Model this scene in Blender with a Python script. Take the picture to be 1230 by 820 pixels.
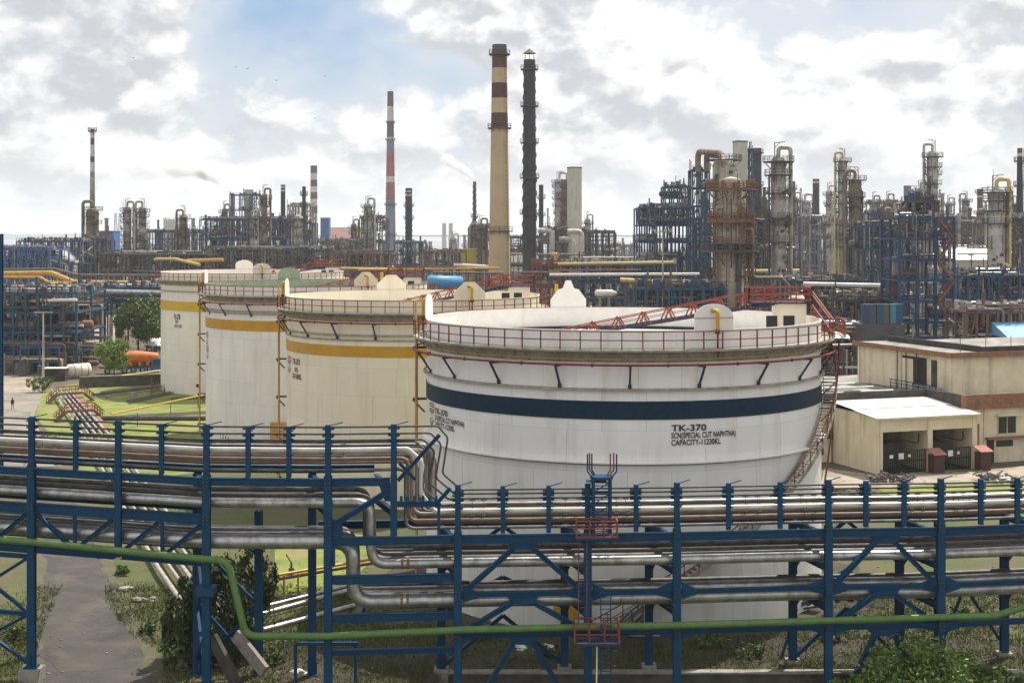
import bpy, math, random
import numpy as np
from mathutils import Vector, Matrix
random.seed(7)
R = math.radians
for o in list(bpy.data.objects): bpy.data.objects.remove(o, do_unlink=True)
S = bpy.context.scene
C = S.collection
# ------------------------------------------------------------------ camera, sky, sun, exposure
F, HY, CX, H = 1700.0, 283.0, 615.0, 24.8      # focal length in photo pixels, horizon row, centre column, eye height
cam_d = bpy.data.cameras.new('camera'); cam = bpy.data.objects.new('camera', cam_d); C.objects.link(cam)
cam.location = (0, 0, H); cam.rotation_euler = (R(90), 0, 0)
cam_d.sensor_width = 36; cam_d.lens = F / 1230 * 36
cam_d.shift_y = -(410 - HY) / 1230
cam_d.clip_start = 0.5; cam_d.clip_end = 40000
S.camera = cam
S.view_settings.view_transform = 'Standard'; S.view_settings.look = 'None'
S.view_settings.exposure = 0.28; S.view_settings.gamma = 1
SUN_EL, SUN_AZ = 57, 36                         # sun behind the tanks, to the right
sd = bpy.data.lights.new('sun', 'SUN'); sd.energy = 4.8; sd.angle = R(0.6); sd.color = (1, 0.95, 0.86)
so = bpy.data.objects.new('sun', sd); C.objects.link(so)
sv = Vector((math.sin(R(SUN_AZ)) * math.cos(R(SUN_EL)), math.cos(R(SUN_AZ)) * math.cos(R(SUN_EL)), math.sin(R(SUN_EL))))
so.rotation_euler = sv.to_track_quat('Z', 'Y').to_euler(); so.location = (0, 0, 200)
W = bpy.data.worlds.new('World'); S.world = W; W.use_nodes = True
SKY_SHADE, SKY_LIT, SKY_VEIL, SKY_HOR = (5.0, 5.2, 5.5), (9.2, 9.15, 9.0), (6.5, 6.8, 7.1), (7.3, 7.5, 7.6)
def make_sky():
    nt = W.node_tree; N = nt.nodes; L = nt.links
    for n in list(N): N.remove(n)
    out = N.new('ShaderNodeOutputWorld'); bg = N.new('ShaderNodeBackground'); bg.inputs[1].default_value = 0.1
    L.new(bg.outputs[0], out.inputs[0])
    sky = N.new('ShaderNodeTexSky'); sky.sky_type = 'NISHITA'; sky.sun_disc = False
    sky.sun_elevation = R(SUN_EL); sky.sun_rotation = R(SUN_AZ); sky.air_density = 1.0; sky.dust_density = 1.5
    tc = N.new('ShaderNodeTexCoord')
    def M(op, a, b=None, c=None):
        n = N.new('ShaderNodeMath'); n.operation = op
        for i, x in enumerate((a, b, c)):
            if x is None: continue
            if isinstance(x, (int, float)): n.inputs[i].default_value = x
            else: L.new(x, n.inputs[i])
        return n.outputs[0]
    def noise(loc, scale, det, rough, sc=(1, 1, 1.7), dist=0.0):
        mp = N.new('ShaderNodeMapping'); mp.inputs['Location'].default_value = loc; mp.inputs['Scale'].default_value = sc
        L.new(tc.outputs['Generated'], mp.inputs[0])
        n = N.new('ShaderNodeTexNoise'); n.inputs['Scale'].default_value = scale; n.inputs['Detail'].default_value = det
        n.inputs['Roughness'].default_value = rough; n.inputs['Distortion'].default_value = dist
        L.new(mp.outputs[0], n.inputs['Vector']); return n.outputs[0]
    def sstep(x, a, b):
        n = N.new('ShaderNodeMapRange'); n.interpolation_type = 'SMOOTHSTEP'
        n.inputs['From Min'].default_value = a; n.inputs['From Max'].default_value = b
        L.new(x, n.inputs[0]); return n.outputs[0]
    def lobe(px, py, w):                        # soft spot round a direction
        v = Vector((px - CX, F, HY - py)).normalized()
        d = N.new('ShaderNodeVectorMath'); d.operation = 'DISTANCE'; d.inputs[1].default_value = v
        L.new(tc.outputs['Generated'], d.inputs[0])
        n = N.new('ShaderNodeMapRange'); n.interpolation_type = 'SMOOTHSTEP'
        n.inputs['From Min'].default_value = w / F; n.inputs['From Max'].default_value = 0
        L.new(d.outputs['Value'], n.inputs[0]); return n.outputs[0]
    sep = N.new('ShaderNodeSeparateXYZ'); L.new(tc.outputs['Generated'], sep.inputs[0])
    def mix(f, a, b):
        n = N.new('ShaderNodeMix'); n.data_type = 'RGBA'; n.clamp_factor = True
        L.new(f, n.inputs[0]) if not isinstance(f, float) else setattr(n.inputs[0], 'default_value', f)
        for i, x in ((6, a), (7, b)):
            if isinstance(x, tuple): n.inputs[i].default_value = (*x, 1)
            else: L.new(x, n.inputs[i])
        return n.outputs[2]
    def voro(loc, scale, det):
        mp = N.new('ShaderNodeMapping'); mp.inputs['Location'].default_value = loc; mp.inputs['Scale'].default_value = (1, 1, 1.5)
        L.new(warped, mp.inputs[0])
        n = N.new('ShaderNodeTexVoronoi'); n.feature = 'F1'; n.inputs['Scale'].default_value = scale; n.inputs['Detail'].default_value = det
        n.inputs['Roughness'].default_value = 0.55; n.inputs['Lacunarity'].default_value = 2.2
        L.new(mp.outputs[0], n.inputs['Vector']); return n.outputs['Distance']
    wn = N.new('ShaderNodeTexNoise'); wn.inputs['Scale'].default_value = 22; wn.inputs['Detail'].default_value = 5; wn.inputs['Roughness'].default_value = .6; L.new(tc.outputs['Generated'], wn.inputs['Vector'])
    wa = N.new('ShaderNodeVectorMath'); wa.operation = 'MULTIPLY_ADD'; wa.inputs[1].default_value = (.035, .035, .035); L.new(wn.outputs['Color'], wa.inputs[0]); L.new(tc.outputs['Generated'], wa.inputs[2]); warped = wa.outputs[0]
    loc = (0.31, 0.0, 0.13)
    wide = noise((.9, 2.3, .4), 4.0, 4, 0.5)
    bias = M('MULTIPLY', lobe(80, 50, 190), 0.26)
    bias = M('ADD', bias, M('MULTIPLY', lobe(760, 190, 250), 0.15))
    bias = M('ADD', bias, M('MULTIPLY', lobe(990, 95, 62), 0.17))
    bias = M('ADD', bias, M('MULTIPLY', lobe(470, 130, 190), 0.07))
    bias = M('ADD', bias, M('MULTIPLY', lobe(1110, 60, 150), 0.06))
    bias = M('SUBTRACT', bias, M('MULTIPLY', lobe(330, -10, 210), 0.34))
    bias = M('SUBTRACT', bias, M('MULTIPLY', lobe(480, 25, 130), 0.10))
    bias = M('ADD', bias, M('MULTIPLY', M('SUBTRACT', wide, 0.5), 0.30))
    def field(dx, dz, sc, det, vs):
        a = noise((loc[0] + dx, loc[1], loc[2] + dz), sc, det, 0.55, dist=0.25)
        return M('ADD', a, M('MULTIPLY', M('SUBTRACT', 0.45, voro((dx, 0, dz), vs, 2.0)), 0.16))
    big = field(0, 0, 4.8, 10, 17.0); up = field(0.011, 0.024, 4.8, 10, 17.0)
    f0 = noise((2.1, .7, .2), 19.0, 8, 0.6, dist=0.3); f1 = noise((2.104, .7, .209), 19.0, 8, 0.6, dist=0.3)
    dens = M('ADD', big, bias)
    tone = M('ADD', M('MULTIPLY', M('SUBTRACT', big, up), 5.6), M('MULTIPLY', M('SUBTRACT', f0, f1), 1.3))      # lit tops, grey undersides
    tone = M('ADD', M('ADD', tone, 0.52), M('MULTIPLY', M('SUBTRACT', dens, 0.50), -0.25))
    cl = mix(sstep(tone, 0.0, 1.0), SKY_SHADE, SKY_LIT)
    cov = sstep(M('ADD', dens, M('MULTIPLY', M('SUBTRACT', f0, 0.5), 0.12)), 0.30, 0.42)
    veil = sstep(M('ADD', M('ADD', wide, bias), M('MULTIPLY', M('SUBTRACT', big, .5), 0.6)), 0.02, 0.40)
    blue = mix(0.6, sky.outputs[0], (2.2, 3.8, 6.3))
    base = mix(M('MULTIPLY', veil, 0.80), blue, SKY_VEIL)
    col = mix(M('MULTIPLY', cov, 0.92), base, cl)
    hz = sstep(sep.outputs[2], 0.085, 0.0)
    col = mix(M('MULTIPLY', hz, 0.72), col, SKY_HOR)
    L.new(col, bg.inputs[0])
make_sky()
W.cycles.sampling_method = 'MANUAL'; W.cycles.sample_map_resolution = 512
S.cycles.volume_bounces = 4; S.cycles.max_bounces = 6; S.cycles.diffuse_bounces = 3; S.cycles.glossy_bounces = 3
# ------------------------------------------------------------------ placing helpers
def P(px, py, d): return Vector(((px - CX) * d / F, d, H - (py - HY) * d / F))
def G(px, py, z=0.0):
    d = (H - z) * F / (py - HY); return Vector(((px - CX) * d / F, d, z))
def XZ(px, d): return (px - CX) * d / F
def Z(py, d): return H - (py - HY) * d / F
ORG = {}
def thing(name, label, cat, loc=(0, 0, 0), group=None):
    o = bpy.data.objects.new(name, None); C.objects.link(o); o.location = loc; o.empty_display_size = 0.3
    o['label'] = label; o['category'] = cat
    if group: o['group'] = group
    ORG[o.name] = Vector(loc); return o
def tag(o, label, cat, group=None):
    o['label'] = label; o['category'] = cat
    if group: o['group'] = group
    return o
class MB:
    def __init__(s): s.v = []; s.f = []; s.sm = []
    def add(s, vs, fs, smooth=False):
        n = len(s.v); s.v += [tuple(v) for v in vs]
        for f in fs: s.f.append(tuple(i + n for i in f)); s.sm.append(smooth)
        return s
    def bar(s, a, b, w, h=None, up=None):
        a = Vector(a); b = Vector(b); h = h or w; d = b - a
        if d.length < 1e-6: return s
        d.normalize(); u = Vector(up) if up else (Vector((0, 0, 1)) if abs(d.z) < 0.95 else Vector((0, 1, 0)))
        x = d.cross(u).normalized(); u = x.cross(d).normalized(); x *= w / 2; u *= h / 2
        return s.add([a - x - u, a + x - u, a + x + u, a - x + u, b - x - u, b + x - u, b + x + u, b - x + u],
                     [(0, 3, 2, 1), (4, 5, 6, 7), (0, 1, 5, 4), (1, 2, 6, 5), (2, 3, 7, 6), (3, 0, 4, 7)])
    def box(s, c, sx, sy, sz, rz=0):                # c = centre of the base
        c = Vector(c); ca, sa = math.cos(rz), math.sin(rz)
        def q(x, y, z): return c + Vector((x * ca - y * sa, x * sa + y * ca, z))
        x, y = sx / 2, sy / 2
        return s.add([q(-x, -y, 0), q(x, -y, 0), q(x, y, 0), q(-x, y, 0), q(-x, -y, sz), q(x, -y, sz), q(x, y, sz), q(-x, y, sz)],
                     [(0, 3, 2, 1), (4, 5, 6, 7), (0, 1, 5, 4), (1, 2, 6, 5), (2, 3, 7, 6), (3, 0, 4, 7)])
    def ibeam(s, a, b, w, h, t=None, up=None):
        a = Vector(a); b = Vector(b); t = t or 0.035; d = (b - a).normalized()
        u = Vector(up) if up else (Vector((0, 0, 1)) if abs(d.z) < 0.95 else Vector((0, 1, 0)))
        x = d.cross(u).normalized(); u = x.cross(d).normalized()
        s.bar(a + u * (h / 2 - t / 2), b + u * (h / 2 - t / 2), w, t, u); s.bar(a - u * (h / 2 - t / 2), b - u * (h / 2 - t / 2), w, t, u)
        return s.bar(a, b, t, h - 2 * t, u)
    def tube(s, pts, r, n=8, closed=False, caps=True):
        pts = [Vector(p) for p in pts]; m = len(pts); rs = r if isinstance(r, (list, tuple)) else [r] * m
        prev = None; rings = []
        for i, p in enumerate(pts):
            if closed: t = pts[(i + 1) % m] - pts[i - 1]
            else: t = pts[min(i + 1, m - 1)] - pts[max(i - 1, 0)]
            t.normalize()
            if prev is None:
                u = t.cross(Vector((0, 0, 1)) if abs(t.z) < 0.9 else Vector((1, 0, 0))).normalized()
            else:
                u = prev - t * prev.dot(t)
                u = u.normalized() if u.length > 1e-6 else t.orthogonal().normalized()
            prev = u; w = t.cross(u)
            rings.append([p + (u * math.cos(2 * math.pi * k / n) + w * math.sin(2 * math.pi * k / n)) * rs[i] for k in range(n)])
        vs = [v for q in rings for v in q]; fs = []
        for i in range(m if closed else m - 1):
            j = (i + 1) % m
            for k in range(n): fs.append((i * n + k, i * n + (k + 1) % n, j * n + (k + 1) % n, j * n + k))
        s.add(vs, fs, n > 4)
        if caps and not closed:
            s.add(rings[0], [tuple(range(n))[::-1]]); s.add(rings[-1], [tuple(range(n))])
        return s
    def lathe(s, prof, c=(0, 0, 0), n=24, a0=0.0, a1=2 * math.pi, smooth=True):
        c = Vector(c); full = abs(a1 - a0 - 2 * math.pi) < 1e-4; m = n if full else n + 1
        for (r0, z0), (r1, z1) in zip(prof, prof[1:]):
            vs = []; fs = []
            for k in range(m):
                a = a0 + (a1 - a0) * k / n; x, y = math.sin(a), -math.cos(a)      # angle 0 faces the camera, + goes right
                vs += [c + Vector((x * r0, y * r0, z0)), c + Vector((x * r1, y * r1, z1))]
            for k in range(n):
                j = (k + 1) % m; fs.append((2 * k, 2 * j, 2 * j + 1, 2 * k + 1))
            s.add(vs, fs, smooth)
        return s
    def sphere(s, c, rx, ry, rz, n=10, m=6):
        c = Vector(c); vs = [c + Vector((rx * math.sin(math.pi * i / m) * math.cos(2 * math.pi * k / n), ry * math.sin(math.pi * i / m) * math.sin(2 * math.pi * k / n), rz * math.cos(math.pi * i / m))) for i in range(m + 1) for k in range(n)]
        fs = [(i * n + k, (i + 1) * n + k, (i + 1) * n + (k + 1) % n, i * n + (k + 1) % n) for i in range(m) for k in range(n)]
        return s.add(vs, fs, True)
    def prism(s, poly, off):                         # flat polygon pushed along off
        poly = [Vector(p) for p in poly]; off = Vector(off); n = len(poly)
        fs = [tuple(range(n))[::-1], tuple(range(n, 2 * n))] + [(i, (i + 1) % n, n + (i + 1) % n, n + i) for i in range(n)]
        return s.add(poly + [p + off for p in poly], fs)
    def mesh(s, name, mat, o=Vector((0, 0, 0))):
        me = bpy.data.meshes.new(name); me.from_pydata([(v[0] - o[0], v[1] - o[1], v[2] - o[2]) for v in s.v], [], s.f)
        me.polygons.foreach_set('use_smooth', s.sm); me.materials.append(mat); me.update(); return me
    def build(s, name, mat, parent=None, origin=None, label=None, kind=None):
        o = ORG[parent.name] if parent else Vector(origin or (0, 0, 0))
        ob = bpy.data.objects.new(name, s.mesh(name, mat, o)); C.objects.link(ob)
        if parent: ob.parent = parent
        else: ob.location = o
        ORG[ob.name] = o
        if label: ob['label'] = label
        if kind: ob['kind'] = kind
        return ob
def inst(name, me, parent, loc, rz=0, rot=None, scale=None):            # a part that shares mesh data; loc is a world position
    o = bpy.data.objects.new(name, me); C.objects.link(o); o.parent = parent
    o.location = Vector(loc) - ORG[parent.name]; o.rotation_euler = rot or (0, 0, rz)
    if scale: o.scale = scale
    ORG[o.name] = Vector(loc); return o
def fillet(pts, rad, k=5):
    pts = [Vector(p) for p in pts]; out = [pts[0]]
    for a, b, c in zip(pts, pts[1:], pts[2:]):
        u = (a - b); v = (c - b); lu, lv = u.length, v.length; u.normalize(); v.normalize()
        ang = u.angle(v)
        if ang > math.pi - 0.03: out.append(b); continue
        t = min(rad / math.tan(ang / 2), lu * 0.48, lv * 0.48)
        p0, p1 = b + u * t, b + v * t
        for i in range(k + 1):
            q = i / k; out.append(p0.lerp(b, q).lerp(b.lerp(p1, q), q))
    out.append(pts[-1]); return out
# ------------------------------------------------------------------ materials
MATS = {}
def mat(name, c, c2=None, rough=0.6, metal=0.0, scale=1.5, lo=0.4, hi=0.65, stain=None, stain_amt=0.0, stain_scale=1.0, streak=0.12,
        bump=0.0, bscale=8.0, spec=0.4, rand=None, detail=5, plates=None, runs=None, cracks=None, c3=None, st=(0.52, 0.72)):
    m = bpy.data.materials.new(name); m.use_nodes = True; nt = m.node_tree; N = nt.nodes; L = nt.links
    b = N['Principled BSDF']; b.inputs['Roughness'].default_value = rough; b.inputs['Metallic'].default_value = metal
    b.inputs['Specular IOR Level'].default_value = spec
    geo = N.new('ShaderNodeNewGeometry')
    def noise(sc, det, z=1.0, r=0.6):
        mp = N.new('ShaderNodeMapping'); mp.inputs['Scale'].default_value = (1, 1, z); L.new(geo.outputs['Position'], mp.inputs[0])
        n = N.new('ShaderNodeTexNoise'); n.inputs['Scale'].default_value = sc; n.inputs['Detail'].default_value = det; n.inputs['Roughness'].default_value = r
        L.new(mp.outputs[0], n.inputs['Vector']); return n.outputs[0]
    def ramp(x, a, b_):
        n = N.new('ShaderNodeMapRange'); n.inputs['From Min'].default_value = a; n.inputs['From Max'].default_value = b_; L.new(x, n.inputs[0]); return n.outputs[0]
    def mix(f, a, b_, k=1.0):
        n = N.new('ShaderNodeMix'); n.data_type = 'RGBA'
        if k != 1.0:
            q = N.new('ShaderNodeMath'); q.operation = 'MULTIPLY'; q.inputs[1].default_value = k; L.new(f, q.inputs[0]); f = q.outputs[0]
        L.new(f, n.inputs[0])
        for i, x in ((6, a), (7, b_)):
            if isinstance(x, tuple): n.inputs[i].default_value = (*x, 1)
            else: L.new(x, n.inputs[i])
        return n.outputs[2]
    col = c if c2 is None else mix(ramp(noise(scale, detail), lo, hi), c, c2)
    if rand: col = mix(geo.outputs['Random Per Island'], col, rand)
    if stain: col = mix(ramp(noise(stain_scale, 6, streak), *st), col, stain, stain_amt)
    if runs: col = mix(ramp(noise(2.6, 4, 0.035), 0.63, 0.76), col, (0.36, 0.23, 0.13), runs)
    if c3: col = mix(ramp(noise(scale * 9, 6), 0.42, 0.62), col, c3, 0.55)
    if plates:                                                  # welded plates: each a slightly different tone, dark weld lines
        tc = N.new('ShaderNodeTexCoord'); sp = N.new('ShaderNodeSeparateXYZ'); L.new(tc.outputs['Object'], sp.inputs[0])
        def M(op, a, b_=None):
            k = N.new('ShaderNodeMath'); k.operation = op
            for i, x in enumerate((a, b_)):
                if x is None: continue
                if isinstance(x, (int, float)): k.inputs[i].default_value = x
                else: L.new(x, k.inputs[i])
            return k.outputs[0]
        zc = M('DIVIDE', sp.outputs[2], 17.8 / 7); row = M('FLOOR', zc); zf = M('FRACT', zc)
        uu = M('ADD', M('MULTIPLY', M('ARCTAN2', sp.outputs[0], sp.outputs[1]), plates), M('MULTIPLY', row, 0.37)); cc = M('FLOOR', uu); uf = M('FRACT', uu)
        cb = N.new('ShaderNodeCombineXYZ'); L.new(row, cb.inputs[0]); L.new(cc, cb.inputs[1]); wn = N.new('ShaderNodeTexWhiteNoise'); L.new(cb.outputs[0], wn.inputs[0])
        ln = M('MAXIMUM', M('LESS_THAN', zf, 0.016), M('LESS_THAN', uf, 0.009))
        col = mix(wn.outputs[0], col, tuple(x * .80 for x in c), 0.30); col = mix(ln, col, tuple(x * .45 for x in c), 0.35)
    if cracks:
        v = N.new('ShaderNodeTexVoronoi'); v.feature = 'DISTANCE_TO_EDGE'; v.inputs['Scale'].default_value = cracks
        nn = N.new('ShaderNodeTexNoise'); nn.inputs['Scale'].default_value = 1.2; nn.inputs['Detail'].default_value = 5; L.new(geo.outputs['Position'], nn.inputs['Vector'])
        va = N.new('ShaderNodeVectorMath'); va.operation = 'MULTIPLY_ADD'; va.inputs[1].default_value = (1.4, 1.4, 0); L.new(nn.outputs['Color'], va.inputs[0]); L.new(geo.outputs['Position'], va.inputs[2]); L.new(va.outputs[0], v.inputs['Vector'])
        q_ = N.new('ShaderNodeMapRange'); q_.inputs['From Min'].default_value = 0.012; q_.inputs['From Max'].default_value = 0.0; L.new(v.outputs['Distance'], q_.inputs[0])
        col = mix(q_.outputs[0], col, (0.03, 0.028, 0.024), 0.8)
    if isinstance(col, tuple): b.inputs['Base Color'].default_value = (*col, 1)
    else: L.new(col, b.inputs['Base Color'])
    if bump:
        n = N.new('ShaderNodeBump'); n.inputs['Strength'].default_value = bump; n.inputs['Distance'].default_value = 0.05
        L.new(noise(bscale, 4), n.inputs['Height']); L.new(n.outputs[0], b.inputs['Normal'])
    MATS[name] = m; return m
RUST = (0.16, 0.075, 0.035)
m_white = mat('white tank paint', (0.89, 0.865, 0.815), (0.84, 0.81, 0.76), 0.45, stain=(0.54, 0.46, 0.36), stain_amt=0.42, stain_scale=0.8, scale=0.5, bump=0.08, bscale=1.2, plates=2.3, runs=0.26, st=(0.50, 0.70))
m_inner = mat('chalky white inner wall', (0.88, 0.86, 0.81), (0.83, 0.79, 0.73), 0.7, stain=(0.6, 0.45, 0.3), stain_amt=0.3)
m_cream = mat('cream tank paint', (0.90, 0.80, 0.615), (0.86, 0.75, 0.555), 0.5, stain=(0.62, 0.48, 0.30), stain_amt=0.34, scale=0.4, bump=0.05, bscale=1.0, runs=0.16, plates=2.1)
m_pale = mat('pale tank paint', (0.90, 0.85, 0.775), (0.85, 0.79, 0.71), 0.5, stain=(0.60, 0.5, 0.38), stain_amt=0.36, scale=0.4, bump=0.05, bscale=1.0, runs=0.16, plates=2.1, st=(0.50, 0.70))
m_ivory = mat('ivory tank paint', (0.88, 0.81, 0.70), (0.83, 0.755, 0.635), 0.5, stain=(0.58, 0.47, 0.34), stain_amt=0.3, scale=0.4, plates=2.1)
m_pink = mat('warm white inner paint', (0.82, 0.74, 0.66), (0.76, 0.67, 0.58), 0.7)
m_greenin = mat('grey green inner paint', (0.24, 0.29, 0.19), (0.18, 0.22, 0.15), 0.7)
m_navy = mat('navy stripe paint', (0.006, 0.026, 0.050), (0.009, 0.034, 0.060), 0.55, scale=3, spec=0.2)
m_amber = mat('amber stripe paint', (0.62, 0.32, 0.018), (0.52, 0.26, 0.018), 0.5, scale=0.7, stain=(0.5, 0.3, 0.1), stain_amt=0.4)
m_ystripe = mat('yellow stripe paint', (0.66, 0.42, 0.02), (0.6, 0.36, 0.02), 0.5, scale=0.7)
m_girder = mat('weathered girder steel', (0.42, 0.38, 0.31), (0.27, 0.24, 0.19), 0.8, scale=1.5, stain=RUST, stain_amt=0.5)
m_black = mat('black print', (0.012, 0.012, 0.014), rough=0.6)
m_logo = mat('red print', (0.45, 0.12, 0.09), rough=0.6)
m_roofd = mat('floating roof deck', (0.72, 0.70, 0.66), (0.6, 0.57, 0.52), 0.6, scale=0.6)
m_rubber = mat('black seal', (0.02, 0.02, 0.02), rough=0.8)
m_rail = mat('red oxide railing', (0.20, 0.048, 0.038), (0.13, 0.042, 0.034), 0.7, scale=3)
m_orange = mat('rusty red steel', (0.29, 0.072, 0.045), (0.18, 0.055, 0.04), 0.7, scale=2.5)
m_redpipe = mat('dark red fire pipe', (0.26, 0.02, 0.03), (0.2, 0.025, 0.03), 0.5)
m_bracket = mat('blue black bracket paint', (0.02, 0.03, 0.07), (0.03, 0.03, 0.04), 0.55)
m_yellow = mat('yellow pipe paint', (0.62, 0.38, 0.04), (0.5, 0.28, 0.04), 0.5, scale=2)
m_paleyel = mat('pale yellow pipe paint', (0.66, 0.52, 0.2), (0.55, 0.41, 0.16), 0.55, scale=1.5)
m_gold = mat('amber pipe paint', (0.62, 0.36, 0.07), (0.48, 0.27, 0.06), 0.5, scale=1)
m_blue = mat('blue rack paint', (0.0035, 0.058, 0.135), (0.0035, 0.042, 0.10), 0.55, scale=1.6, stain=(0.085, 0.04, 0.025), stain_amt=0.75, stain_scale=4, streak=0.5, bump=0.03, spec=0.22, c3=(0.010, 0.068, 0.145), st=(0.57, 0.70))
m_silver = mat('dull aluminium cladding', (0.55, 0.55, 0.54), (0.33, 0.32, 0.31), 0.36, 0.8, scale=1.3, stain=(0.16, 0.13, 0.11), stain_amt=0.65, stain_scale=2.2, streak=0.5, bump=0.16, bscale=5)
m_dull = mat('dusty grey cladding', (0.20, 0.19, 0.175), (0.10, 0.095, 0.09), 0.6, 0.3, scale=1.2, stain=(0.07, 0.055, 0.045), stain_amt=0.6, stain_scale=2)
m_thin = mat('dark pipe steel', (0.10, 0.095, 0.09), (0.055, 0.05, 0.048), 0.55, 0.3, scale=2)
m_midpipe = mat('grey brown pipe', (0.21, 0.165, 0.13), (0.16, 0.115, 0.09), 0.6, 0.1, scale=1.5, stain=RUST, stain_amt=0.7, stain_scale=2, streak=1)
m_whitepipe = mat('white pipe paint', (0.78, 0.76, 0.72), (0.66, 0.62, 0.56), 0.45, scale=1.5)
m_rustpipe = mat('rusty pipe', (0.26, 0.14, 0.07), (0.16, 0.09, 0.05), 0.7, scale=2)
m_green = mat('green pipe paint', (0.115, 0.225, 0.06), (0.085, 0.165, 0.05), 0.5, scale=1.2, stain=(0.075, 0.09, 0.045), stain_amt=0.7, stain_scale=2, streak=1, spec=0.3, c3=(0.13, 0.21, 0.075))
m_conc = mat('concrete', (0.36, 0.33, 0.28), (0.24, 0.21, 0.18), 0.9, scale=1.2, stain=(0.1, 0.09, 0.07), stain_amt=0.5, bump=0.2)
m_darkconc = mat('dark mossy concrete', (0.11, 0.10, 0.08), (0.06, 0.06, 0.045), 0.95, scale=1.0, bump=0.3)
m_wall = mat('cream building render', (0.74, 0.65, 0.475), (0.65, 0.555, 0.38), 0.85, scale=0.7, stain=(0.20, 0.155, 0.10), stain_amt=0.55, stain_scale=0.9, bump=0.1, st=(0.50, 0.70), c3=(0.68, 0.59, 0.42))
m_fascia = mat('terracotta fascia', (0.30, 0.15, 0.08), (0.2, 0.1, 0.06), 0.8, scale=1.5, stain=(0.08, 0.06, 0.05), stain_amt=0.5)
m_parapet = mat('blackened parapet', (0.07, 0.062, 0.052), (0.035, 0.032, 0.03), 0.9, scale=1)
m_sheet = mat('white roof sheet', (0.80, 0.79, 0.76), (0.68, 0.66, 0.62), 0.55, scale=0.9, stain=(0.45, 0.4, 0.33), stain_amt=0.3, streak=1)
m_rooft = mat('grimy flat roof', (0.34, 0.31, 0.27), (0.14, 0.13, 0.12), 0.9, scale=0.5)
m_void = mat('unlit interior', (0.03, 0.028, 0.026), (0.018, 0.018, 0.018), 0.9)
m_gate = mat('black gate steel', (0.02, 0.02, 0.022), rough=0.6)
m_brick = mat('maroon hut paint', (0.09, 0.035, 0.032), (0.06, 0.03, 0.028), 0.8, scale=3)
m_pinkroof = mat('faded red hut roof', (0.40, 0.17, 0.13), (0.3, 0.13, 0.1), 0.8, scale=2)
m_glass = mat('dark window glass', (0.03, 0.035, 0.04), rough=0.15, spec=0.6)
m_asphalt = mat('worn asphalt', (0.074, 0.066, 0.058), (0.042, 0.038, 0.034), 0.9, scale=0.3, stain=(0.13, 0.112, 0.09), stain_amt=0.6, stain_scale=0.45, streak=1, bump=0.35, bscale=12, lo=.38, cracks=0.16, c3=(0.075, 0.066, 0.057), st=(0.50, 0.64))
m_shoulder = mat('gritty verge', (0.11, 0.09, 0.062), (0.06, 0.058, 0.03), 0.97, scale=0.9, stain=(0.07, 0.08, 0.025), stain_amt=0.9, stain_scale=0.7, streak=1, detail=9, bump=0.6, bscale=9, c3=(0.16, 0.135, 0.10), st=(0.47, 0.6))
m_sunroad = mat('sunlit grey road', (0.28, 0.245, 0.20), (0.21, 0.185, 0.155), 0.95, scale=0.2, stain=(0.15, 0.13, 0.11), stain_amt=0.6, stain_scale=0.35, streak=1, cracks=0.11, st=(0.5, 0.65))  # road tone lifted to stand in for sunlight
m_apron = mat('dusty apron', (0.40, 0.335, 0.26), (0.31, 0.255, 0.195), 0.95, scale=0.12, stain=(0.19, 0.165, 0.135), stain_amt=0.6, stain_scale=0.35, streak=1, cracks=0.09, st=(0.47, 0.60))
m_dirt = mat('plant yard dirt', (0.14, 0.105, 0.075), (0.06, 0.05, 0.04), 0.95, scale=0.09, stain=(0.05, 0.06, 0.025), stain_amt=0.75, stain_scale=0.12, streak=1, detail=8, bump=0.3, bscale=3, c3=(0.10, 0.08, 0.06))
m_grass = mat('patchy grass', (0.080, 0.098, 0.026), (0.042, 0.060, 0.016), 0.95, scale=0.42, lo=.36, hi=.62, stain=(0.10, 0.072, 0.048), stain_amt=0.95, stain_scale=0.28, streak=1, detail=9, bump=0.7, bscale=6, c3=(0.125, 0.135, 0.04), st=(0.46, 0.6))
m_sunny = mat('sunlit grass', (0.25, 0.285, 0.05), (0.11, 0.155, 0.03), 0.95, scale=0.30, lo=.38, hi=.60, stain=(0.26, 0.20, 0.11), stain_amt=0.85, stain_scale=0.16, streak=1, detail=9, bump=0.6, bscale=5, c3=(0.18, 0.20, 0.045), st=(0.50, 0.62))  # sun put into the colour: lighter copy of the shaded patchy grass
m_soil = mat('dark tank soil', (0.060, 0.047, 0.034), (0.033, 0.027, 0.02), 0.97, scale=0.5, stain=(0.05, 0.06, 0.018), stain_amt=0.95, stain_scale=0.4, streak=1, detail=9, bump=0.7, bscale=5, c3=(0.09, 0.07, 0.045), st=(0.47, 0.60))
m_blade = mat('grass blades', (0.055, 0.09, 0.018), rough=0.8, rand=(0.16, 0.165, 0.05))
m_leafd = mat('dark leaves', (0.036, 0.056, 0.016), rough=0.6, rand=(0.095, 0.115, 0.035))
m_leafm = mat('mid green leaves', (0.055, 0.105, 0.025), rough=0.6, rand=(0.15, 0.19, 0.045))
m_leafb = mat('bright young leaves', (0.12, 0.22, 0.035), rough=0.6, rand=(0.28, 0.34, 0.07))
m_leafv = mat('lush green leaves', (0.075, 0.145, 0.022), rough=0.6, rand=(0.17, 0.24, 0.05))
m_greycol = mat('rust streaked beige column', (0.50, 0.45, 0.36), (0.34, 0.28, 0.20), 0.65, scale=0.5, stain=(0.12, 0.065, 0.035), stain_amt=0.85, stain_scale=0.55, streak=0.16)
m_offwhite = mat('weathered pale pipe', (0.42, 0.39, 0.35), (0.30, 0.26, 0.22), 0.6, scale=1.5, stain=RUST, stain_amt=0.5, stain_scale=1.5)
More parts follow.
